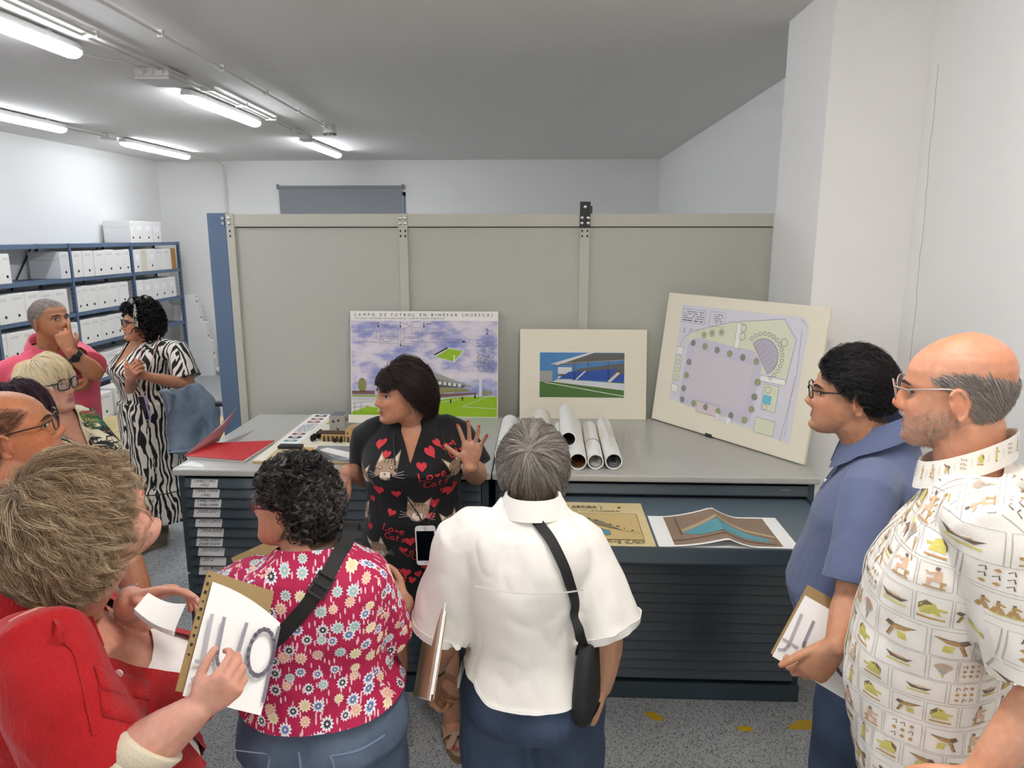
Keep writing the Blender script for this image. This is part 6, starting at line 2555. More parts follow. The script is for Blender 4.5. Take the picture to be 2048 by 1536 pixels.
# ================================================================== blond-grey woman in the red shirt
mask_r = lambda x, y, z: z > hairline(y, .025)
P = Person('woman in a red shirt with tousled ash blonde hair reading a folder, left foreground', (-.965, 1.20), -62, 1.61, 'd29a86', FEM, gx=1.38, gy=1.45, belly=.10, bust=.10, shw=.185, arm=1.18, lean=6,
           head_at=(150, 1050, 1.22), yaw=14, pitch=-34, roll=0, hs=1.03, headp=dict(fat=.12, neck=.12, hang=1, nose=1.05))
P.add_torso()
P.add_head()
P.arm(1, P.px(205, 1560, 1.0), P.px(388, 1424, 1.04), P.dirw(.62, .2, .5), P.dirw(-.2, .9, .15), curl=(52, 58, 62, 66), spread=.4, thumb=(.9, .3), tcurl=14, hand=.8, sh=P.px(70, 1290, 1.05))
P.arm(-1, P.loc(V(-.93, 1.50, 1.09)), P.px(262, 1200, 1.30), P.dirw(.75, .05, .2), P.dirw(.1, -.35, -.8), curl=(14, 24, 34, 40), thumb=(.8, .5), tcurl=14, hand=.88)
P.leg(-1, (-.13, .0), thigh=1.2)
P.leg(1, (.13, .02), thigh=1.2)
P.body(paint=paint_scalp(mask_r, '8a775c'))
P.eyes(gaze=0, brow='6b5540')
P.glasses(M('blue_frame', '24377e', .3), 'rect', .026, .019, tilt=6)
red_c = cloth('red_crinkle_cotton', 'a80f16', .75, bump=.5, bscale=160, var=.08, vscale=20)
nt = red_c.node_tree
tc = N(nt, 'TexCoord')
mp_ = N(nt, 'Mapping', Vector=tc.outputs['Object'], Scale=(150, 150, 26))
cr = N(nt, 'TexNoise', Vector=mp_.outputs[0], Scale=1.0, Detail=3.0, Distortion=.6)
bp_ = N(nt, 'Bump', Strength=.7, Distance=.004, Height=cr.outputs['Fac'])
nt.links.new(bp_.outputs[0], bsdf(red_c).inputs['Normal'])
mb = MB()
mb.loft(P.torso_rings(.028, .46 * P.H, .866 * P.H, extra=lambda z: .02 * np.clip((.62 * P.H - z) / (.1 * P.H), 0, 1)))
P.sleeve(mb, 1, .94, .066, .078)
P.sleeve(mb, -1, .9, .07, .08)
rs_, rbv = P.garment('red_shirt', mb, red_c, .006, 3, .014, (7, 7, 9), bis=[(V(.018, 0, .66 * P.H), V(1, 0, -.42)), (V(-.018, 0, .66 * P.H), V(-1, 0, -.42)), (V(.018, 0, 0), V(1, 0, 0)), (V(-.018, 0, 0), V(1, 0, 0)), (V(0, 0, .852 * P.H), V(0, .3, 1))],
                     drop=lambda c: (c.y > -.01 and abs(c.x) < .018 + max(0, c.z - .66 * P.H) * .42 and c.z > .5 * P.H), seed=2)
wv = cloth('white_vest', 'f1eeea', .8)
mb = MB()
mb.loft(P.torso_rings(.015, .44 * P.H, .83 * P.H))
P.garment('undershirt', mb, wv, .007, 3, .003, cuts=[(V(0, 0, .80 * P.H), V(0, .25, 1)), (V(0, -.01, 0), V(0, -1, 0))], seed=3)
P.collar(red_c, (.088, .088), .856 * P.H, .025, .07, gap=.6, out=.055, tilt=.5)
# pocket with flap and button
try:
    c0 = on_photo(P, rbv, ((215, 1310), (265, 1350), (300, 1390), (240, 1345)), .5, .003)
    def patch(nm, q, off, nu=8, nv=5):
        rows = []
        for i in range(nu + 1):
            a_ = i / nu
            top_ = [q[0][k] + (q[1][k] - q[0][k]) * a_ for k in (0, 1)]
            bot_ = [q[3][k] + (q[2][k] - q[3][k]) * a_ for k in (0, 1)]
            rows.append(on_photo(P, rbv, [(top_[0] + (bot_[0] - top_[0]) * b_ / nv, top_[1] + (bot_[1] - top_[1]) * b_ / nv) for b_ in range(nv + 1)], .5, off))
        m_ = MB()
        m_.loft(rows, cap=False, closed=False)
        o_ = m_.build(nm, red_c, P.root, 180)
        o_.modifiers.new('s', 'SOLIDIFY').thickness = .003
    patch('pocket', ((196, 1352), (296, 1378), (292, 1452), (206, 1432)), .003)
    patch('pocket_flap', ((190, 1330), (300, 1362), (300, 1400), (206, 1378)), .007)
    bt = on_photo(P, rbv, ((238, 1347),), .5, .006)[0]
    nn = P.dirw(.5, -.8, .3)
    MB().tube([bt, bt - P.dirw(-.1, 1, -.2) * .004], .0075, 14).build('button', M('pearl_button', 'f1ece6', .3), P.root, 50)
    P.ribbon(rbv, on_photo(P, rbv, ((60, 1190), (110, 1235), (150, 1300), (170, 1380), (190, 1470)), .5, .003), .006, red_c, 'armhole_seam', .002, .0006)
except Exception as e:
    print('red detail', e)
P.trousers(cloth('white_trousers', 'eae8e4', .8), .012, .56, knee=.09, hem=.08, thigh=1.3)
P.shoes(M('pale_shoe', 'b9aea0', .6))
P.hair('hair', ash_hair, mask_r, comb_from(.0, -.03, .25, .35), n=2800, child=10, length=.185, K=14, vol=(.06, .36), clump=.004, rad=.00042, grav=.35, lift=.7, zcut=lambda r: np.where(r[:, 1] > .05, .15, np.where(r[:, 1] > .015, .11, np.where(r[:, 1] > -.03, .06, .02))), wave=.013, jit=.28, seed=4)
# neck chain, bracelet, watch, gold
cb = P.bvh
pts = []
for i in range(25):
    a = radians(-150 + 300 * i / 24)
    h = cb.find_nearest(P.bend(V(.085 * sin(a), -.01 + .085 * cos(a), .852 * P.H - .03 * cos(a) * (1 if cos(a) > 0 else .2))))
    pts.append(h[0] + h[1] * .003)
MB().tube(pts, .0022, 6).build('necklace', gold_m, P.root, 60)


def band(P, sg, back, r, m, name, thick=.003, w=None):
    A, E, Wr, g = P.arms[sg]
    d = (Wr - E).normalized()
    c = Wr - d * back
    o_ = d.orthogonal().normalized()
    if w:
        mb = MB()
        mb.loft([[c + d * x + Matrix.Rotation(2 * pi * i / 20, 3, d) @ (o_ * (r + e)) for i in range(20)] for x, e in ((-w / 2, 0), (-w / 2, thick), (w / 2, thick), (w / 2, 0))])
        return mb.build(name, m, P.root, 40)
    return MB().tube([c + Matrix.Rotation(2 * pi * i / 18, 3, d) @ (o_ * r) for i in range(18)], thick, 6, closed=True).build(name, m, P.root, 60)


band(P, 1, .055, .0325, gold_m, 'bracelet', .0035, .012)
band(P, -1, .03, .031, M('rose_strap', 'b98f86', .5), 'watch_strap', .003, .02)
A, E, Wr, g = P.arms[-1]
dz = (Wr - E).normalized()
up_ = (P.dirw(0, -.2, 1) - dz * P.dirw(0, -.2, 1).dot(dz)).normalized()
c = Wr - dz * .03 + up_ * .03
MB().obox(c - dz * .017 - dz.cross(up_) * .02, dz * .034, dz.cross(up_) * .04, up_ * .008).build('watch', M('rose_watch', '8c7b78', .3), P.root, bevel=.003)
# cream scarf band wound round the forearm
cream_c = cloth('cream_ribbed_band', 'd8ccb4', .85, bump=.5, bscale=260)
A, E, Wr, g = P.arms[1]
d = (Wr - E).normalized()
o_ = d.orthogonal().normalized()
for k, (x, r) in enumerate(((.0, .058), (.04, .0555), (.075, .053))):
    mb = MB()
    tl = Matrix.Rotation(.25 + .1 * k, 3, o_)
    mb.loft([[E + d * (x + y) + tl @ (Matrix.Rotation(2 * pi * i / 24, 3, d) @ (o_ * (r + e))) for i in range(24)] for y, e in ((-.024, .0), (-.02, .004), (.02, .003), (.024, -.001))])
    mb.build('arm_band', cream_c, P.root, 60)
# folder with the printed letters
lg1, lg2, lg3 = M('logo_pale_grey', 'b4b1b8', .7), M('logo_mid_grey', '96939e', .7), M('logo_dark_grey', '7d7a86', .7)


def logo(f, which, w, h):
    if 'f' in which:
        f.line([(.062 * w, .62 * h), (.10 * w, .2 * h)], .018 * h * 2, lg1, 2)
        f.line([(.10 * w, .2 * h), (.08 * w, .13 * h), (.03 * w, .1 * h)], .034 * h, lg1, 2)
        f.line([(.02 * w, .24 * h), (.19 * w, .24 * h)], .032 * h, lg1, 2)
    if 'u' in which:
        pts = [(.22 * w, .62 * h), (.24 * w, .34 * h)] + [(.37 * w - .13 * w * cos(t), .34 * h - .12 * h * sin(t)) for t in [pi * i / 8 for i in range(9)]] + [(.52 * w, .62 * h)]
        f.line(pts, .036 * h, lg2, 2)
    if 'b' in which:
        f.line([(.80 * w + .17 * w * cos(t), .42 * h + .2 * h * sin(t)) for t in [2 * pi * i / 18 for i in range(19)]], .038 * h, lg3, 2)
        f.line([(.97 * w, .66 * h), (.97 * w, .03 * h)], .034 * h, lg3, 2)


fo = thing('folder', 'kraft folder with a white sheet of large grey letters, held by the woman in red', 'folder', at(420, 1270, Y=1.12))
loc0 = fo.location.copy()
a0, a1, a2 = Wc(350, 1382, 1.06), Wc(502, 1408, 1.16), Wc(338, 1134, 1.14)
ex, ey = (a1 - a0), (a2 - a0)
w_, h_ = ex.length, ey.length
n_ = sheet_stack(fo, a0, ex, ey, w_ * .97, h_, [('folder_back', kr, .002, 0, 0, 0, 0)])
exn = ex.normalized()
eyn = (ey - exn * ey.dot(exn)).normalized()
nrm = exn.cross(eyn)
sh0 = a0 + exn * .012 + eyn * .0 + nrm * .006
mb = MB()
rows = [[sh0 + exn * (w_ * t) + eyn * y + nrm * (.012 * t * t) for y in (-.006 - .012 * t, h_ * .91 - .04 * t * t)] for t in [i / 8 for i in range(9)]]
mb.loft([[p, q, q + nrm * .0012, p + nrm * .0012] for p, q in rows][::-1])
mb.build('white_sheet', white_m, fo, 60)
f = Flat(sh0 + nrm * .0075, (exn + nrm * .055).normalized(), eyn, .0012)
logo(f, 'fub', w_, h_)
f.build('printed_letters', fo)
f = Flat(a0 + nrm * .0028 + exn * .004 + eyn * .05, eyn, -exn, .0006)
for i in range(11):
    f.rect(.008 + i * .015, -.004, .008 + i * .015 + (.005 if i % 3 else .0025), .001, ink_m, 1)
f.build('spine_print', fo)
for k in range(4):
    mb = MB()
    rows = []
    for i in range(7):
        t = i / 6
        p = Wc(348 - 80 * t, 1262 - 44 * t + 3 * k + 8 * sin(pi * t), 1.15 + .03 * t + .004 * k)
        rows.append([p, p + V(-.003 * k, .05, .006 + .02 * (1 - t))])
    mb.loft(rows, cap=False, closed=False)
    mb.build('turned_page', white_m, fo, 60)

# ================================================================== man in the blue polo shirt
mask_m = lambda x, y, z: z > np.interp(y, [-.1, -.05, -.03, .0, .02, .05, .08, .1], [.045, .06, .095, .115, .12, .15, .168, .178])
P = Person('man with dark hair and black rimmed glasses in a slate blue polo shirt', (.925, 1.95), 66, 1.77, 'c08a6a', MAL, gx=1.0, gy=.95, belly=.05, shw=.185, arm=1.0,
           head_at=(1705, 785, 1.95), yaw=4, pitch=-2, headp=dict(nose=1.0, stubble=.25, fat=.03, jaw=1.04, lipcol='a9695a', neck=.14))
P.add_torso()
P.add_head()
P.arm(-1, P.px(1706, 1190, 1.66), P.px(1672, 1292, 1.58), P.dirw(-.45, .1, -.75), P.dirw(.05, 1, .1), curl=(50, 52, 55, 60), thumb=(.9, -.2), tcurl=4, sh=P.px(1738, 985, 1.74), hand=1.03)
P.arm(1, P.loc(V(1.0, 2.22, 1.12)), P.loc(V(.98, 2.22, .87)), P.dirw(-.2, 0, -1), P.dirw(0, -.9, 0), curl=40)
P.leg(-1, (-.11, .0))
P.leg(1, (.11, .0))
P.body(paint=paint_scalp(mask_m, '1d1a19'))
P.eyes(gaze=0, brow='211c1a')
P.glasses(M('black_frame', '0f0f11', .25), 'rect', .027, .017, tilt=8, y=.104)
polo = cloth('slate_blue_pique', '606a8a', .85, bump=.35, bscale=600)
mb = MB()
mb.loft(P.torso_rings(.018, .45 * P.H, .862 * P.H))
P.sleeve(mb, -1, .88, .066, .076)
P.sleeve(mb, 1, .8, .066, .076)
po, pbv = P.garment('polo_shirt', mb, polo, .006, 4, .007, (7, 7, 6), cuts=[(V(0, 0, .475 * P.H), V(0, 0, -1))], drop=lambda c: c.z > .848 * P.H - .5 * c.y and abs(c.x) < .09 and c.y < .2 or (c.y > .02 and abs(c.x) < .018 and c.z > .77 * P.H), seed=6)
P.collar(polo, (.08, .084), .866 * P.H, .03, .058, gap=.3, out=.042, tilt=.5, c=(0, .0))
P.ribbon(pbv, P.front(pbv, [(-.028, z * P.H) for z in (.825, .81, .795, .78, .765)]), .02, polo, 'placket', .003, .001)
for z in (.805, .775):
    h = pbv.ray_cast(V(-.02, 1, z * P.H), V(0, -1, 0))
    if h[0]:
        MB().tube([h[0] + V(0, .002, 0), h[0] + V(0, .008, 0)], .0055, 12).build('button', M('pearl_button', 'f1ece6', .3), P.root, 50)
A, E, Wr, g = P.arms[-1]
d = (E - A).normalized()
P.ribbon(pbv, [A.lerp(E, .85) + Matrix.Rotation(2 * pi * i / 12, 3, d) @ (d.orthogonal().normalized() * .085) for i in range(13)], .012, polo, 'cuff', .0016, .0005)
P.trousers(denim_m, .012, .55, knee=.08, hem=.07)
P.shoes(M('dark_leather', '2a2420', .5))
P.hair('hair', black_hair, mask_m, comb_back(.1, .15), n=2600, child=9, length=.05, K=9, vol=(.02, .19), clump=.0032, rad=.0005, lift=.9, grav=.05, jit=.3, wave=.004, seed=12,
       lenf=lambda x, y, z: np.clip((z - .06) / .09, .3, 1.1), volf=lambda p, r: np.clip((p[:, 2] - .03) / .12, .2, 1))
fo = thing('folder', 'kraft folder and white sheet with large grey letters, held by the man in blue', 'folder', at(1640, 1280, Y=1.62))
loc0 = fo.location.copy()
a0, a1, a2 = Wc(1541, 1306, 1.66), Wc(1702, 1402, 1.60), Wc(1564, 1150, 1.72)
ex, ey = (a1 - a0), (a2 - a0)
w_, h_ = ex.length, ey.length
exn = ex.normalized()
eyn = (ey - exn * ey.dot(exn)).normalized()
nrm = exn.cross(eyn)
sheet_stack(fo, a0, ex, ey, w_, h_, [('folder_back', kr, .002, 0, 0, 0, 0), ('white_sheet', white_m, .0012, .006, -.004, 0, -.022)])
f = Flat(a0 + nrm * .006 + exn * .006, exn, eyn, .0006)
logo(f, 'fub', w_ * .97, h_ * 1.0)
f.build('printed_letters', fo)

# ================================================================== bald bearded man in the papyrus print shirt
mask_e = lambda x, y, z: mask_ring(x, y, z)
P = Person('bald man with grey beard and glasses in a cream shirt printed with little ancient figures', (.852, 1.44), 57, 1.86, 'd39a7c', MAL, gx=.97, gy=.86, belly=.015, lean=-1, shw=.20, arm=1.05,
           head_at=(1918, 778, 1.46), yaw=-4, pitch=4, hs=1.02, headp=dict(nose=1.1, jaw=1.08, fat=.05, neck=.12, stubble=.2))
P.add_torso()
P.add_head()
P.arm(-1, P.px(2110, 1370, 1.16), P.px(1955, 1558, 1.15), P.dirw(-.7, .0, -.5), P.dirw(.1, .9, -.2), curl=(50, 55, 58, 60), thumb=(1.1, .4), sh=P.px(1990, 1040, 1.24))
P.arm(1, P.loc(V(1.06, 1.68, 1.2)), P.loc(V(1.03, 1.68, .95)), P.dirw(-.2, 0, -1), P.dirw(0, -.9, 0), curl=40)
P.leg(-1, (-.12, .0))
P.leg(1, (.12, .0))


def paint_e(x, y, z, inh):
    return .5 * np.clip((z - .165) / .04, 0, 1) * np.clip((.09 - np.abs(x)) / .03, 0, 1), 'd98468'


P.body(paint=paint_e)
P.eyes(gaze=0, brow='2e2724')
P.glasses(M('rose_clear_frame', 'a88b86', .25), 'round', .025, .021, tilt=8, y=.106, rim=.0014, temple=M('silver_rose_temple', 'b7a4a0', .3, metal=.4))
esh = cloth('cream_printed_cotton', 'f3efe6', .75, bump=.15, bscale=400, var=.02)
mb = MB()
mb.loft(P.torso_rings(.022, .44 * P.H, .862 * P.H, extra=lambda z: .01 * np.clip((.6 * P.H - z) / (.1 * P.H), 0, 1)))
P.sleeve(mb, -1, .90, .074, .092)
P.sleeve(mb, 1, .8, .07, .084)
hz = .472 * P.H
es, ebv = P.garment('printed_shirt', mb, esh, .006, 4, .010, (7, 7, 6), drop=lambda c: (c.z < hz + .5 * max(0, abs(c.x) - .08)) or (c.z > .85 * P.H - .3 * c.y and abs(c.x) < .08), seed=4)
P.collar(esh, (.079, .08), .857 * P.H, .042, gap=.14, tilt=.55, stand=True, name='stand_collar', c=(0, .008))
col_ = [c for c in P.root.children if c.name.startswith('stand_collar')][0]
P.ribbon(ebv, P.front(ebv, [(0, z * P.H) for z in (.83, .8, .76, .72, .68, .64, .6, .56, .52, .485)]), .032, esh, 'placket', .002, .0006)
gl_, ye, ta, br_, or_ = M('egy_line', 'b9b4ae', .8), M('egy_yellow', 'cfc66a', .8), M('egy_tan', 'bb9660', .8), M('egy_brown', '7a6a58', .8), M('egy_peach', 'dcb898', .8)
D = P.decals(ebv, 'figure_print', .0013)
rge = random.Random(21)


def fig(D, a, z, k, s, fl):
    X = lambda q: [(x * s * fl, y * s) for x, y in q]

    def pl(q, m, l=1.2):
        D.poly(a, z, X(q), m, l=l)

    def ln(q, m, w=.0016):
        D.line(a, z, X(q), w, m, l=1.5)
    if k == 0:      # standing figure in a robe
        pl([(-.1, .95), (.12, .95), (.14, .7), (-.05, .66), (-.14, .75)], br_)
        pl([(-.12, .64), (.1, .64), (.3, -.95), (-.25, -.95)], ye)
        ln([(.05, .55), (.5, .3), (.62, .45)], or_, .004)
        ln([(-.05, .5), (-.3, .1)], or_, .004)
        ln([(-.25, -.95), (.3, -.95)], br_)
    elif k == 1:    # seated figure
        pl([(-.3, .9), (-.02, .95), (.05, .7), (-.2, .6)], br_)
        pl([(-.4, .6), (-.05, .6), (.0, -.1), (.5, -.15), (.5, -.8), (.36, -.8), (.3, -.4), (-.45, -.35)], or_)
        pl([(-.7, -.3), (-.35, -.3), (-.35, -.9), (-.45, -.9), (-.5, -.5), (-.7, -.5)], ta)
        ln([(-.1, .45), (.35, .25), (.6, .4)], or_, .004)
        ln([(-.7, -.92), (.7, -.92)], ta, .003)
    elif k == 2:    # bird with spread wing
        pl([(-.9, .5), (-.2, .35), (.3, .35), (.6, .1), (.2, .0), (-.3, .1)], ta)
        pl([(.2, .35), (.7, .5), (.9, .2), (.5, .0)], br_)
        pl([(.4, .1), (.8, -.7), (.6, -.8), (.3, -.1)], ta)
        pl([(-.4, -.1), (.1, -.05), (.0, -.6), (-.5, -.6)], ye)
        ln([(-.9, .5), (.2, .36)], br_)
        ln([(.5, -.05), (.75, -.75)], br_)
    elif k == 3:    # crouching figure under a mantle
        pl([(-.5, -.4), (-.1, .6), (.4, .75), (.75, .3), (.7, -.4)], ye)
        pl([(.0, .55), (.4, .8), (.8, .4), (.8, -.1), (.5, .3)], br_)
        pl([(-.8, .2), (-.3, .3), (-.2, .1), (-.7, .0)], ye)
        pl([(-.7, -.65), (.85, -.6), (.85, -.8), (-.7, -.8)], ta)
    elif k == 4:    # papyrus fan
        for t in range(7):
            aa = radians(35 + 18.3 * t)
            ln([(0, -.6), (.8 * cos(aa), -.1 + .8 * sin(aa))], gl_)
        pl([(.8 * cos(radians(30 + 12 * i)), -.1 + .8 * sin(radians(30 + 12 * i))) for i in range(11)] + [(0, -.2)], or_, 1)
        pl([(-.1, -.2), (.1, -.2), (.06, -.9), (-.06, -.9)], ye)
    elif k == 5:    # signs
        for i in range(9):
            x, y = -.7 + .55 * (i % 3), .6 - .6 * (i // 3)
            if rge.random() < .5:
                ln([(x, y), (x + .25, y + .2), (x + .3, y - .15)], br_)
            else:
                pl([(x, y), (x + .2, y + .2), (x + .35, y), (x + .2, y - .15)], ta)
    elif k == 6:    # row of dancers
        for i in range(4):
            x = -.9 + .55 * i
            pl([(x, .5), (x + .12, .5), (x + .12, .35), (x, .35)], br_)
            pl([(x - .02, .33), (x + .14, .33), (x + .12, -.1), (x, -.1)], ta)
            ln([(x + .02, -.1), (x - .15, -.6)], ta, .004)
            ln([(x + .1, -.1), (x + .2, -.6)], ta, .004)
            ln([(x, .25), (x - .2, .1)], ta, .003)
        ln([(-1, -.65), (1, -.65)], ye, .003)
    else:           # boat
        pl([(-.9, .15), (-.5, -.2), (.5, -.2), (.9, .25), (.4, .0), (-.4, .0)], br_)
        pl([(-.5, .05), (.4, .05), (.35, .2), (-.4, .2)], or_)
        pl([(-.8, -.35), (.8, -.35), (.7, -.5), (-.7, -.5)], ye)


zz = .475 * P.H
r_i = 0
while zz < .83 * P.H:
    hh = rge.choice((.05, .056, .064))
    a = -2.6 + rge.uniform(-.2, 0)
    while a < .5:
        ww = rge.choice((.044, .054, .068, .09))
        R = .19
        cw, ch = ww * .46, hh * .44
        ca = a + ww / 2 / R
        x0, y0 = -cw, -ch + rge.uniform(-.006, .006)
        D.line(ca, zz, [(-cw, -ch), (cw, -ch), (cw, ch), (-cw, ch), (-cw, -ch)], .0011, gl_, R)
        k = rge.choice((0, 1, 1, 2, 3, 3, 4, 5, 7)) if ww < .09 else rge.choice((6, 2, 7, 1))
        fig(D, ca, zz, k, min(cw, ch) * .92, rge.choice((-1, 1)))
        a += ww / R
    zz += hh
cbv_ = BVHTree.FromPolygons([v.co.copy() for v in col_.data.vertices], [tuple(p.vertices) for p in col_.data.polygons])
Dc = Decals(P, cbv_, 'collar_print', .0012)
for i in range(9):
    aa_ = -2.9 + i * .32
    zc_ = .869 * P.H - .55 * .08 * cos(aa_)
    fig(Dc, aa_, zc_, (1, 5, 0, 3, 5, 2, 1, 0, 5)[i], .014, 1)
    Dc.line(aa_ + .16, zc_, [(0, -.016), (0, .016)], .0012, gl_)
Dc.build(col_, 'stuff')
D.top = True
for ix in range(5):
    for iy in range(5):
        x0, y0 = -.30 + ix * .058, -.10 + iy * .058
        D.line(x0, y0, [(-.025, -.025), (.025, -.025), (.025, .025), (-.025, .025), (-.025, -.025)], .0011, gl_)
        fig(D, x0, y0, rge.choice((0, 1, 3, 4, 5, 7)), .022, rge.choice((-1, 1)))
D.build(es, 'stuff')
P.trousers(cloth('olive_trousers', '6a6355', .8), .012, .55, knee=.085, hem=.075)
P.shoes(M('dark_leather', '2a2420', .5))
P.hair('hair', steel_hair, mask_ring, comb_back(.0, .5), n=2200, child=6, length=.022, K=5, vol=(.0, .06), clump=.003, rad=.0004, lift=.25, jit=.2, tone=(0, .8), seed=14, push_out=False)
mask_beard = lambda x, y, z: (z < np.interp(np.abs(x), [0, .02, .05, .07], [.042, .05, .058, .085])) & (y > -.025) & ~((np.abs(z - .05) < .012) & (np.abs(x) < .022))
P.hair('beard', hair_mat('grey_beard', [(0, '8a766a'), (.6, 'b5a598'), (1, 'd8cec4')]), mask_beard, lambda p, r: np.stack([p[:, 0] * 3, .4 + 0 * p[:, 0], -1 + 0 * p[:, 0]], 1), n=1900, child=6, length=.0105, K=4, vol=(0, .02), clump=.0025, rad=.00028, lift=.6, jit=.3, seed=15, push_out=False)
P.hair('moustache', hair_mat('grey_beard', []), lambda x, y, z: (np.abs(x) < .027) & (y > .07) & (z > .055) & (z < .068), lambda p, r: np.stack([np.sign(p[:, 0]), .1 + 0 * p[:, 0], -1 + 0 * p[:, 0]], 1), n=200, child=4, length=.014, K=4, vol=(0, .02), clump=.002, rad=.00035, lift=.5, seed=16)

# ================================================================== bald man at the left edge
P = Person('balding man with dark framed glasses and lilac collar at the left edge', (-1.43, 1.70), -58, 1.68, 'c08362', MAL, gx=1.05, gy=1.1, belly=.05, shw=.19, head_at=(20, 864, 1.74), yaw=2, pitch=-14,
           headp=dict(fat=.05, neck=.1, nose=1.05, stubble=.15))
P.add_torso()
P.add_head()
P.arm(1, P.loc(V(-1.5, 1.42, 1.1)), P.loc(V(-1.38, 1.45, .9)), P.dirw(.1, 0, -1), P.dirw(0, .9, 0), curl=40)
P.arm(-1, P.loc(V(-1.22, 1.95, 1.1)), P.loc(V(-1.15, 1.9, .9)), P.dirw(.1, 0, -1), P.dirw(0, -.9, 0), curl=40)
P.leg(-1, (-.11, .0))
P.leg(1, (.11, .0))
mask_lb = lambda x, y, z: (z > hairline(y, .03)) & (z < np.interp(y, [-.1, -.05, .0, .04, .06], [.23, .215, .196, .18, .16])) & (y < .055)
P.body(paint=paint_scalp(mask_lb, '5f4030', .6))
P.eyes(gaze=0, brow='3a2a22')
P.glasses(M('dark_brown_frame', '3a2622', .3), 'rect', .027, .021, tilt=8, y=.104)
lil = cloth('lilac_cotton', 'd3b8dc', .8)
mb = MB()
mb.loft(P.torso_rings(.02, .45 * P.H, .862 * P.H))
P.sleeve(mb, -1, .85, .066, .078)
P.sleeve(mb, 1, .85, .066, .078)
P.garment('shirt', mb, lil, .008, 4, .007, cuts=[(V(0, 0, .475 * P.H), V(0, 0, -1))], drop=lambda c: c.z > .85 * P.H - .3 * c.y and abs(c.x) < .08, seed=9)
P.collar(lil, (.078, .08), .848 * P.H, .03, .045, gap=.35, out=.028, tilt=.45)
P.trousers(cloth('grey_trousers', '4c4e54', .8), .012, .55)
P.shoes(M('dark_leather', '2a2420', .5))
P.hair('hair', hair_mat('brown_thin_hair', [(0, '3a241a'), (1, '6b4836')]), mask_lb, comb_back(.0, .3), n=1500, child=5, length=.024, K=6, vol=(.0, .05), clump=.003, rad=.0004, lift=.08, jit=.15, seed=17, push_out=False)

# ================================================================== woman behind him, dark plum hair
P = Person('hidden woman behind the balding man, only dark plum hair and a hand showing', (-1.80, 2.28), -105, 1.57, 'c48d72', FEM, gx=1.1, gy=1.15, shw=.17, head_at=(38, 832, 2.28), pitch=-8, yaw=4,
           voxel=.0045, headp=dict(hang=1))
P.add_torso()
P.add_head()
P.arm(-1, P.loc(V(-1.55, 2.22, 1.12)), P.px(100, 905, 2.14), P.dirw(-.25, .05, .95), P.dirw(-.75, .3, 0), curl=(55, 60, 60, 65), thumb=(.9, .3), hand=.95)
P.arm(1, P.loc(V(-1.98, 2.05, 1.1)), P.loc(V(-1.78, 2.05, 1.02)), P.dirw(.9, .1, 0), P.dirw(0, .3, 1), curl=30)
P.leg(-1, (-.1, 0))
P.leg(1, (.1, 0))
P.body(paint=paint_scalp(mask_full, '2a1a22'))
P.eyes(gaze=0)
bw = M('checked_cuff', '8a8a8a', .8)
nt = bw.node_tree
tc = N(nt, 'TexCoord')
ck = N(nt, 'TexChecker', Vector=tc.outputs['Object'], Scale=140.0, Color1=(.02, .02, .02, 1), Color2=(.8, .8, .8, 1))
nt.links.new(ck.outputs[0], bsdf(bw).inputs['Base Color'])
mb = MB()
mb.loft(P.torso_rings(.02, .45 * P.H, .85 * P.H))
P.sleeve(mb, -1, 1.85, .066, .05)
P.sleeve(mb, 1, 1.8, .066, .05)
P.garment('blouse', mb, bw, .008, 4, .006, drop=lambda c: c.z > .84 * P.H - .3 * c.y and abs(c.x) < .08, seed=10)
P.trousers(cloth('black_trousers', '1d1d20', .8), .012, .55)
P.shoes(M('dark_leather', '2a2420', .5))
P.hair('hair', hair_mat('plum_hair', [(0, '1c1117'), (.6, '35202c'), (1, '6b4a58')]), mask_full, comb_from(0, -.02, .25, .4), n=1600, child=6, length=.16, K=11, vol=(.05, .22), clump=.004, rad=.0006, lift=.4, zcut=lambda r: np.where(r[:, 1] > .05, .14, .03), wave=.004, seed=18)

# ================================================================== platinum blonde woman
P = Person('woman with a platinum blonde crop, teal glasses and tropical leaf shirt', (-2.06, 2.84), -104, 1.60, 'd3a089', FEM, gx=1.15, gy=1.2, belly=.03, bust=.03, shw=.172, arm=1.05, head_at=(92, 770, 2.86), yaw=12, pitch=-6,
           headp=dict(fat=.05, lipcol='a8506a', nose=1.0, hang=1))
P.add_torso()
P.add_head()
P.arm(-1, P.px(222, 935, 2.86), P.loc(V(-1.62, 2.72, .92)), P.dirw(.1, -.2, -1), P.dirw(-.8, .3, 0), curl=35)
P.arm(1, P.loc(V(-2.30, 2.68, 1.05)), P.loc(V(-2.12, 2.55, .95)), P.dirw(.6, .1, -.3), P.dirw(.2, .8, .3), curl=35)
P.leg(-1, (-.1, 0))
P.leg(1, (.1, 0))
P.body(paint=paint_scalp(mask_full, 'c9bb9c'))
P.eyes(gaze=.3, brow='a8906c')
P.glasses(M('teal_black_frame', '16323a', .3), 'rect', .028, .022, tilt=6, y=.103, rim=.0026)
trop = cloth('cream_leaf_cotton', 'dccfae', .8)
mb = MB()
mb.loft(P.torso_rings(.022, .44 * P.H, .862 * P.H))
P.sleeve(mb, -1, .95, .068, .088)
P.sleeve(mb, 1, .95, .068, .085)
ts, tbv2 = P.garment('leaf_shirt', mb, trop, .0065, 4, .006, bis=vcuts(.74 * P.H, 1.5), drop=lambda c: (c.y > -.02 and c.z > .74 * P.H + abs(c.x) * 1.5 and abs(c.x) < .16) or (c.z > .85 * P.H and abs(c.x) < .08), seed=11)
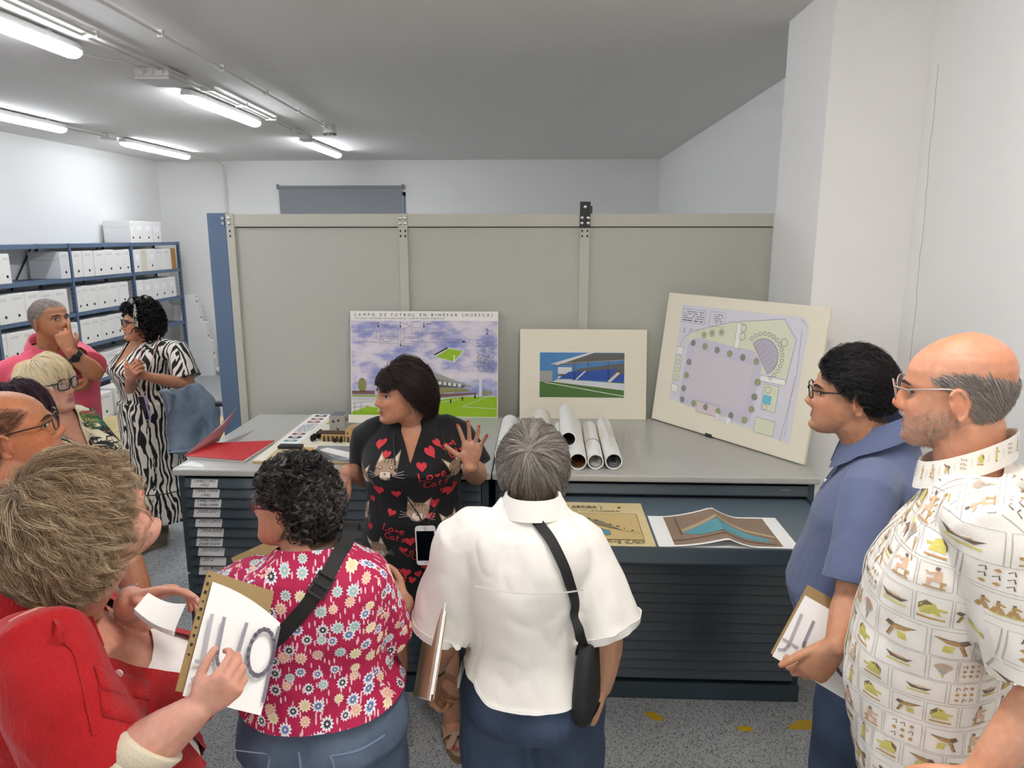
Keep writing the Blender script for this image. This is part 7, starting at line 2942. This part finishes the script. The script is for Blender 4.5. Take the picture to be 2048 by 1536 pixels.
lgreen, dgreen, lred, lblk, lora = M('leaf_green', '5f9a3c', .8), M('leaf_dark_green', '1f6b45', .8), M('leaf_red', 'a8202f', .8), M('leaf_black', '17171a', .8), M('leaf_ochre', 'b98a52', .8)
D = P.decals(tbv2, 'leaf_print', .0013)


def leaf(a, z, L, w, rot, m, outline=None):
    pts = []
    for i in range(9):
        t = i / 8
        pts.append((t * L - L / 2, w * sin(pi * t) ** .8))
    pts += [(x, -y) for x, y in pts[-2:0:-1]]
    R = lambda q: [(x * cos(rot) - y * sin(rot), x * sin(rot) + y * cos(rot)) for x, y in q]
    if outline:
        D.poly(a, z, R([(x * 1.12, y * 1.25) for x, y in pts]), outline, l=1)
    D.poly(a, z, R(pts), m, l=1.6)
    D.line(a, z, R([(-L / 2, 0), (L / 2, 0)]), .002, outline or lblk, l=2.2)
    for k in (-.25, 0, .25):
        D.line(a, z, R([(k * L, 0), (k * L + .12 * L, w * .7)]), .0014, outline or lblk, l=2.2)
        D.line(a, z, R([(k * L, 0), (k * L + .12 * L, -w * .7)]), .0014, outline or lblk, l=2.2)


rl = random.Random(5)
for i in range(130):
    a = rl.uniform(-1.9, 1.3)
    z = rl.uniform(.45, .83) * P.H
    leaf(a, z, rl.uniform(.07, .13), rl.uniform(.016, .028), rl.uniform(-pi, pi), rl.choice((lgreen, dgreen, lred, dgreen, trop, lblk)), rl.choice((lblk, lora, lblk, dgreen)))
D.build(ts, 'stuff')
P.trousers(cloth('beige_trousers', 'b7a98e', .8), .012, .55)
P.shoes(M('pale_shoe', 'b9aea0', .6))
strap = thing('bag_strap', 'broad black strap down the chest of the tropical leaf shirt', 'strap', P.W @ V(0, 0, 0))
strap.rotation_euler = P.root.rotation_euler
P.ribbon(tbv2, [V(-.06, -.06, .845 * P.H), V(-.07, .0, .865 * P.H)] + on_photo(P, tbv2, ((128, 815), (131, 850), (134, 890), (137, 930), (139, 970)), 2.3), .04, leather, 'webbing', .003, .004, parent=strap)
P.hair('hair', white_hair, lambda x, y, z: z > hairline(y) + np.where(y > .05, .012, 0), comb_from(.02, -.035, .25, .3), n=1700, child=9, length=.16, K=12, vol=(.06, .26), clump=.004, rad=.0005, lift=.45, grav=.4, zcut=lambda r: np.where(r[:, 1] > .03, .150, np.where(r[:, 1] > -.015, .105, .06)), wave=.003, jit=.12, seed=19, lenf=lambda x, y, z: np.where(y > .045, .42, 1))

# ================================================================== man in the coral polo shirt
mask_k = lambda x, y, z: z > np.interp(y, [-.1, -.05, -.03, .0, .02, .05, .08], [.045, .06, .09, .115, .135, .165, .18])
P = Person('man in a coral polo shirt with short grey hair, one hand at his nose', (-2.66, 3.76), -132, 1.72, 'a9704e', MAL, gx=1.08, gy=1.15, belly=.06, shw=.195, arm=1.05, head_at=(100, 640, 3.74), yaw=26, pitch=-10, voxel=.0045,
           headp=dict(fat=.06, neck=.12, jaw=1.05, nose=1.08, stubble=.2, lipcol='8a5248'))
P.add_torso()
P.add_head()
P.arm(-1, P.px(190, 745, 3.52), P.px(140, 704, 3.45), P.dirw(-.38, .2, .9), P.dirw(-.5, .8, .3), curl=(10, 58, 64, 66), thumb=(.9, .5), tcurl=25, sh=P.px(150, 705, 3.80))
P.arm(1, P.loc(V(-2.98, 3.55, 1.20)), P.px(128, 778, 3.50), P.dirw(.8, .25, .0), P.dirw(.1, .3, 1), curl=(55, 60, 62, 64), thumb=(1.2, .4))
P.leg(-1, (-.11, 0))
P.leg(1, (.11, 0))
P.body(paint=paint_scalp(mask_k, '6b6866', .7))
P.eyes(gaze=-.2, brow='3a302c', openk=.85)
coral = cloth('coral_pique', 'd2566a', .85, bump=.3, bscale=500)
mb = MB()
mb.loft(P.torso_rings(.018, .45 * P.H, .862 * P.H))
P.sleeve(mb, -1, .75, .068, .08)
P.sleeve(mb, 1, .85, .068, .08)
cs, cbv = P.garment('polo_shirt', mb, coral, .0065, 4, .007, cuts=[(V(0, 0, .475 * P.H), V(0, 0, -1))], drop=lambda c: (c.z > .85 * P.H - .4 * c.y and abs(c.x) < .085) or (c.y > .02 and abs(c.x) < .02 and c.z > .78 * P.H), seed=12)
P.collar(coral, (.078, .08), .848 * P.H, .032, .05, gap=.4, out=.03, tilt=.45)
h = cbv.ray_cast(V(.025, 1, .80 * P.H), V(0, -1, 0))
MB().tube([h[0], h[0] + V(0, .006, 0)], .0055, 12).build('button', M('pearl_button', 'f1ece6', .3), P.root, 50)
P.trousers(cloth('navy_trousers', '2a3144', .8), .012, .55)
P.shoes(M('dark_leather', '2a2420', .5))
band(P, -1, .03, .034, black_m, 'watch_strap', .003, .024)
A, E, Wr, g = P.arms[-1]
dz = (Wr - E).normalized()
oo = P.dirw(.3, -1, .3)
oo = (oo - dz * oo.dot(dz)).normalized()
MB().tube([Wr - dz * .03 + oo * .034, Wr - dz * .03 + oo * .046], .02, 16).build('watch', black_m, P.root, 50)
P.hair('hair', steel_hair, mask_k, comb_back(.0, .1), n=1500, child=5, length=.028, K=6, vol=(.0, .1), clump=.003, rad=.0005, lift=.7, jit=.25, tone=(0, .75), seed=20, push_out=False)

# ================================================================== woman in the zebra print dress
zb = bpy.data.materials.new('zebra_print')
zb.use_nodes = True
nt = zb.node_tree
uv = N(nt, 'UVMap')
mp = N(nt, 'Mapping', Vector=uv.outputs[0], Scale=(1, .42, 1))
nz1 = N(nt, 'TexNoise', Vector=mp.outputs[0], Scale=14.0, Detail=1.5, noise_dimensions='2D')
off = N(nt, 'VectorMath', operation='SCALE', _0=nz1.outputs['Color'], Scale=.085)
ad = N(nt, 'VectorMath', operation='ADD', _0=mp.outputs[0], _1=off.outputs[0])
sx = N(nt, 'SeparateXYZ', Vector=ad.outputs[0])
ml = N(nt, 'Math', operation='MULTIPLY', _0=sx.outputs[0], _1=215.0)
sn = N(nt, 'Math', operation='SINE', _0=ml.outputs[0])
nz2 = N(nt, 'TexNoise', Vector=mp.outputs[0], Scale=30.0, Detail=1.0, noise_dimensions='2D')
th = N(nt, 'MapRange', Value=nz2.outputs['Fac'], _1=.3, _2=.7, _3=-.5, _4=.45)
gt = N(nt, 'Math', operation='GREATER_THAN', _0=sn.outputs[0], _1=th.outputs[0])
nt.links.new(mixc(nt, gt.outputs[0], '151414', 'e6dfd2'), bsdf(zb).inputs['Base Color'])
bsdf(zb).inputs['Roughness'].default_value = .8
mask_z = lambda x, y, z: z > np.interp(y, [-.1, -.05, -.03, .0, .03, .06, .09], [.03, .045, .085, .12, .145, .17, .182])
P = Person('woman with big dark curls in a long zebra striped dress', (-2.62, 4.60), 148, 1.64, 'bd8667', FEM, gx=1.1, gy=1.15, bust=.04, shw=.168, arm=1.0, head_at=(281, 645, 4.56), yaw=-14, pitch=-4, voxel=.0045,
           headp=dict(nose=1.05, lipcol='964e48', hang=0))
P.add_torso()
P.add_head()
P.arm(-1, P.px(378, 770, 4.50), P.px(290, 752, 4.28), P.dirw(-.85, -.2, .35), P.dirw(-.2, .9, .1), curl=(35, 40, 45, 45), thumb=(.7, .4), sh=P.px(356, 700, 4.56))
P.arm(1, P.px(262, 790, 4.62), P.px(262, 758, 4.26), P.dirw(.3, -.3, .4), P.dirw(.5, .8, .2), curl=(50, 55, 60, 60), thumb=(.8, .5))
P.leg(1, (.09, -.02), yawf=-10)
P.leg(-1, (-.10, .10), yawf=5)
P.body(paint=paint_scalp(mask_z, '141213'))
P.eyes(gaze=.2, brow='1d1816')
P.glasses(M('black_frame', '0f0f11', .25), 'rect', .029, .023, tilt=6, y=.103, rim=.0024)
P.earring(-1, gold_m, .02, .009, True)
mb = MB()
mb.loft(P.torso_rings(.018, .46 * P.H, .866 * P.H))
rr = []
for z in np.linspace(.10, .60, 20):
    rx, ry, yc = P.trow(max(z, .51) * P.H)
    k = max(0, .51 - z)
    w = 1.05 + (.10 if z < .235 else 0) - .06 * min(1, k * 3) + (.10 * (.235 - z) / .13 if z < .235 else 0)
    rr.append(ellipse(V(0, yc + .02 * k, z * P.H), V(1, 0, 0), V(0, 1, 0), (rx + .02) * w, (ry + .03) * w, 32, 2.1))
mb.loft(rr)
P.sleeve(mb, -1, .8, .07, .092)
P.sleeve(mb, 1, .8, .07, .088)
zd, zbv = P.garment('dress', mb, zb, .007, 3, .010, (11, 11, 3), cuts=[(V(0, 0, .105 * P.H), V(0, 0, -1))], bis=vcuts(.735 * P.H, 1.9), drop=lambda c: (c.y > -.02 and c.z > .735 * P.H + abs(c.x) * 1.9 and abs(c.x) < .16) or (c.z > .85 * P.H and abs(c.x) < .08), seed=13, box=True)
P.ribbon(zbv, [V(.24 * sin(a), .2 * cos(a), .235 * P.H) for a in [2 * pi * i / 16 for i in range(17)]], .006, black_m, 'tier_seam', .002, .0005)
P.hair('hair', black_hair, mask_z, comb_from(0, .04, .24, .15), n=900, child=16, length=.13, K=20, vol=(.06, .5), curl=.011, cfreq=.75, clump=.0032, rad=.0007, lift=1.0, grav=.45, jit=.5, seed=21,
       lenf=lambda x, y, z: np.where(y > .02, .45, 1.0), zcut=lambda r: np.where(r[:, 1] > .02, .15, -.02))
hb = []
for i in range(15):
    a = radians(-100 + 200 * i / 14)
    hb.append(P.Mh @ V(.098 * sin(a), .045 + .0 * cos(a), .125 + .125 * cos(a)))
zb2 = M('zebra_headband', '888888', .8)
nt = zb2.node_tree
tc = N(nt, 'TexCoord')
wv_ = N(nt, 'TexWave', Vector=tc.outputs['Object'], Scale=22.0, Distortion=9.0, Detail=1.0)
nt.links.new(ramp(nt, wv_.outputs['Fac'], [(0, '131212'), (.5, 'e2dccd')], True), bsdf(zb2).inputs['Base Color'])
P.ribbon(None, hb, .04, zb2, 'headband', .006, up=(0, 1, 0))
esp = M('espadrille_canvas', '8d7f68', .85, bump=.3, bscale=300)
P.shoes(esp, M('jute_sole', '9c8a68', .9, bump=.6, bscale=200), 'espadrille')
# jacket over her left arm
jk = thing('denim_jacket', 'faded denim jacket draped over the left arm of the zebra dress', 'jacket', P.W @ V(0, 0, 0))
jk.rotation_euler = P.root.rotation_euler
dj = denim('faded_denim', '66788a', '93a2b0')
mb = MB()
S = [(385, 735), (345, 780), (380, 800)]
cols = []
for i in range(13):
    t = i / 12
    u0 = 318 + 68 * t ** .8
    v0 = 786 - 22 * t
    u1, v1 = 338 + 100 * t, 908 - 34 * t * t + 6 * sin(6 * t)
    colp = []
    for j in range(13):
        s_ = j / 12
        y = 4.36 + .10 * t + .03 * sin(3 * pi * t + 2 * s_) * s_ + .02 * sin(9 * t) * s_
        colp.append(P.px(u0 + (u1 - u0) * s_ + 5 * sin(5 * s_ + 7 * t) * s_, v0 + (v1 - v0) * s_, y))
    cols.append(colp)
back = [[p + P.dirw(.1, .13, .0) * 1.0 * (.05 + .05 * sin(pi * j / 12)) for j, p in enumerate(c)] for c in cols]
loops = []
for a, b_ in zip(cols, back):
    loops.append(a + b_[::-1])
mb.loft(loops)
jo = mb.build('jacket_body', dj, jk, 180)
for v in jo.data.vertices:
    q = v.co * 22
    v.co += Vector((noise.noise(q), noise.noise(q + V(9, 0, 0)), .4 * noise.noise(q + V(0, 9, 0)))) * .02
sub = jo.modifiers.new('soft', 'SUBSURF')
sub.levels = sub.render_levels = 1
mb = MB()
mb.tube([P.px(u, v, 4.34) for u, v in ((338, 905), (372, 902), (405, 893), (434, 876))], .006, 8)
mb.build('hem', dj, jk, 60)
mb = MB()
rows = []
for i in range(8):
    t = i / 7
    rows.append([P.px(316 + 26 * t + 8 * sin(4 * t), 782 + 50 * t, 4.33), P.px(333 + 10 * t, 776 + 46 * t, 4.315 + .02 * t), P.px(352 - 8 * t, 790 + 30 * t, 4.33)])
mb.loft(rows, cap=False, closed=False)
mb.build('jacket_collar', dj, jk, 60).modifiers.new('s', 'SOLIDIFY').thickness = .006
mb = MB()
rows = []
for i in range(9):
    t = i / 8
    rows.append(ellipse(P.px(352 + 50 * t, 708 + 110 * t ** 1.3, 4.60 - .08 * t), P.dirw(1, 0, 0), P.dirw(0, 1, .2), .03 + .02 * t, .05, 14))
mb.build if False else None
# phone round her neck
ph = thing('phone', 'dark phone in a lilac case hanging on a pink cord before the zebra dress', 'phone', (0, 0, 0))
fr = on_photo(P, zbv, ((289, 816),), 3.6, .012)[0]
ph.location = P.W @ fr
ph.rotation_euler = (radians(4), radians(-9), radians(-32))
MB().prism(rrect(.04, .08, .012), (0, .004, 0), (1, 0, 0), (0, 0, 1), .009).build('case', M('lilac_case', 'b9a9d8', .4), ph, 40)
f = Flat((0, -.0054, 0), (1, 0, 0), (0, 0, 1))
f.poly(rrect(.035, .075, .009), M('dark_screen', '050506', .08), 1)
f.build('screen', ph)
R3 = ph.rotation_euler.to_matrix().inverted()
pinkc = M('pink_cord', 'd9a8a4', .6)
for pts in (((318, 672), (310, 700), (298, 740), (294, 780)), ((285, 690), (277, 730), (280, 780))):
    w = [P.W @ q for q in on_photo(P, zbv, pts, 3.6, .008)]
    MB().tube([R3 @ (q - ph.location) for q in w] + [V(0, 0, .079)], .003, 6).build('cord', pinkc, ph, 60)
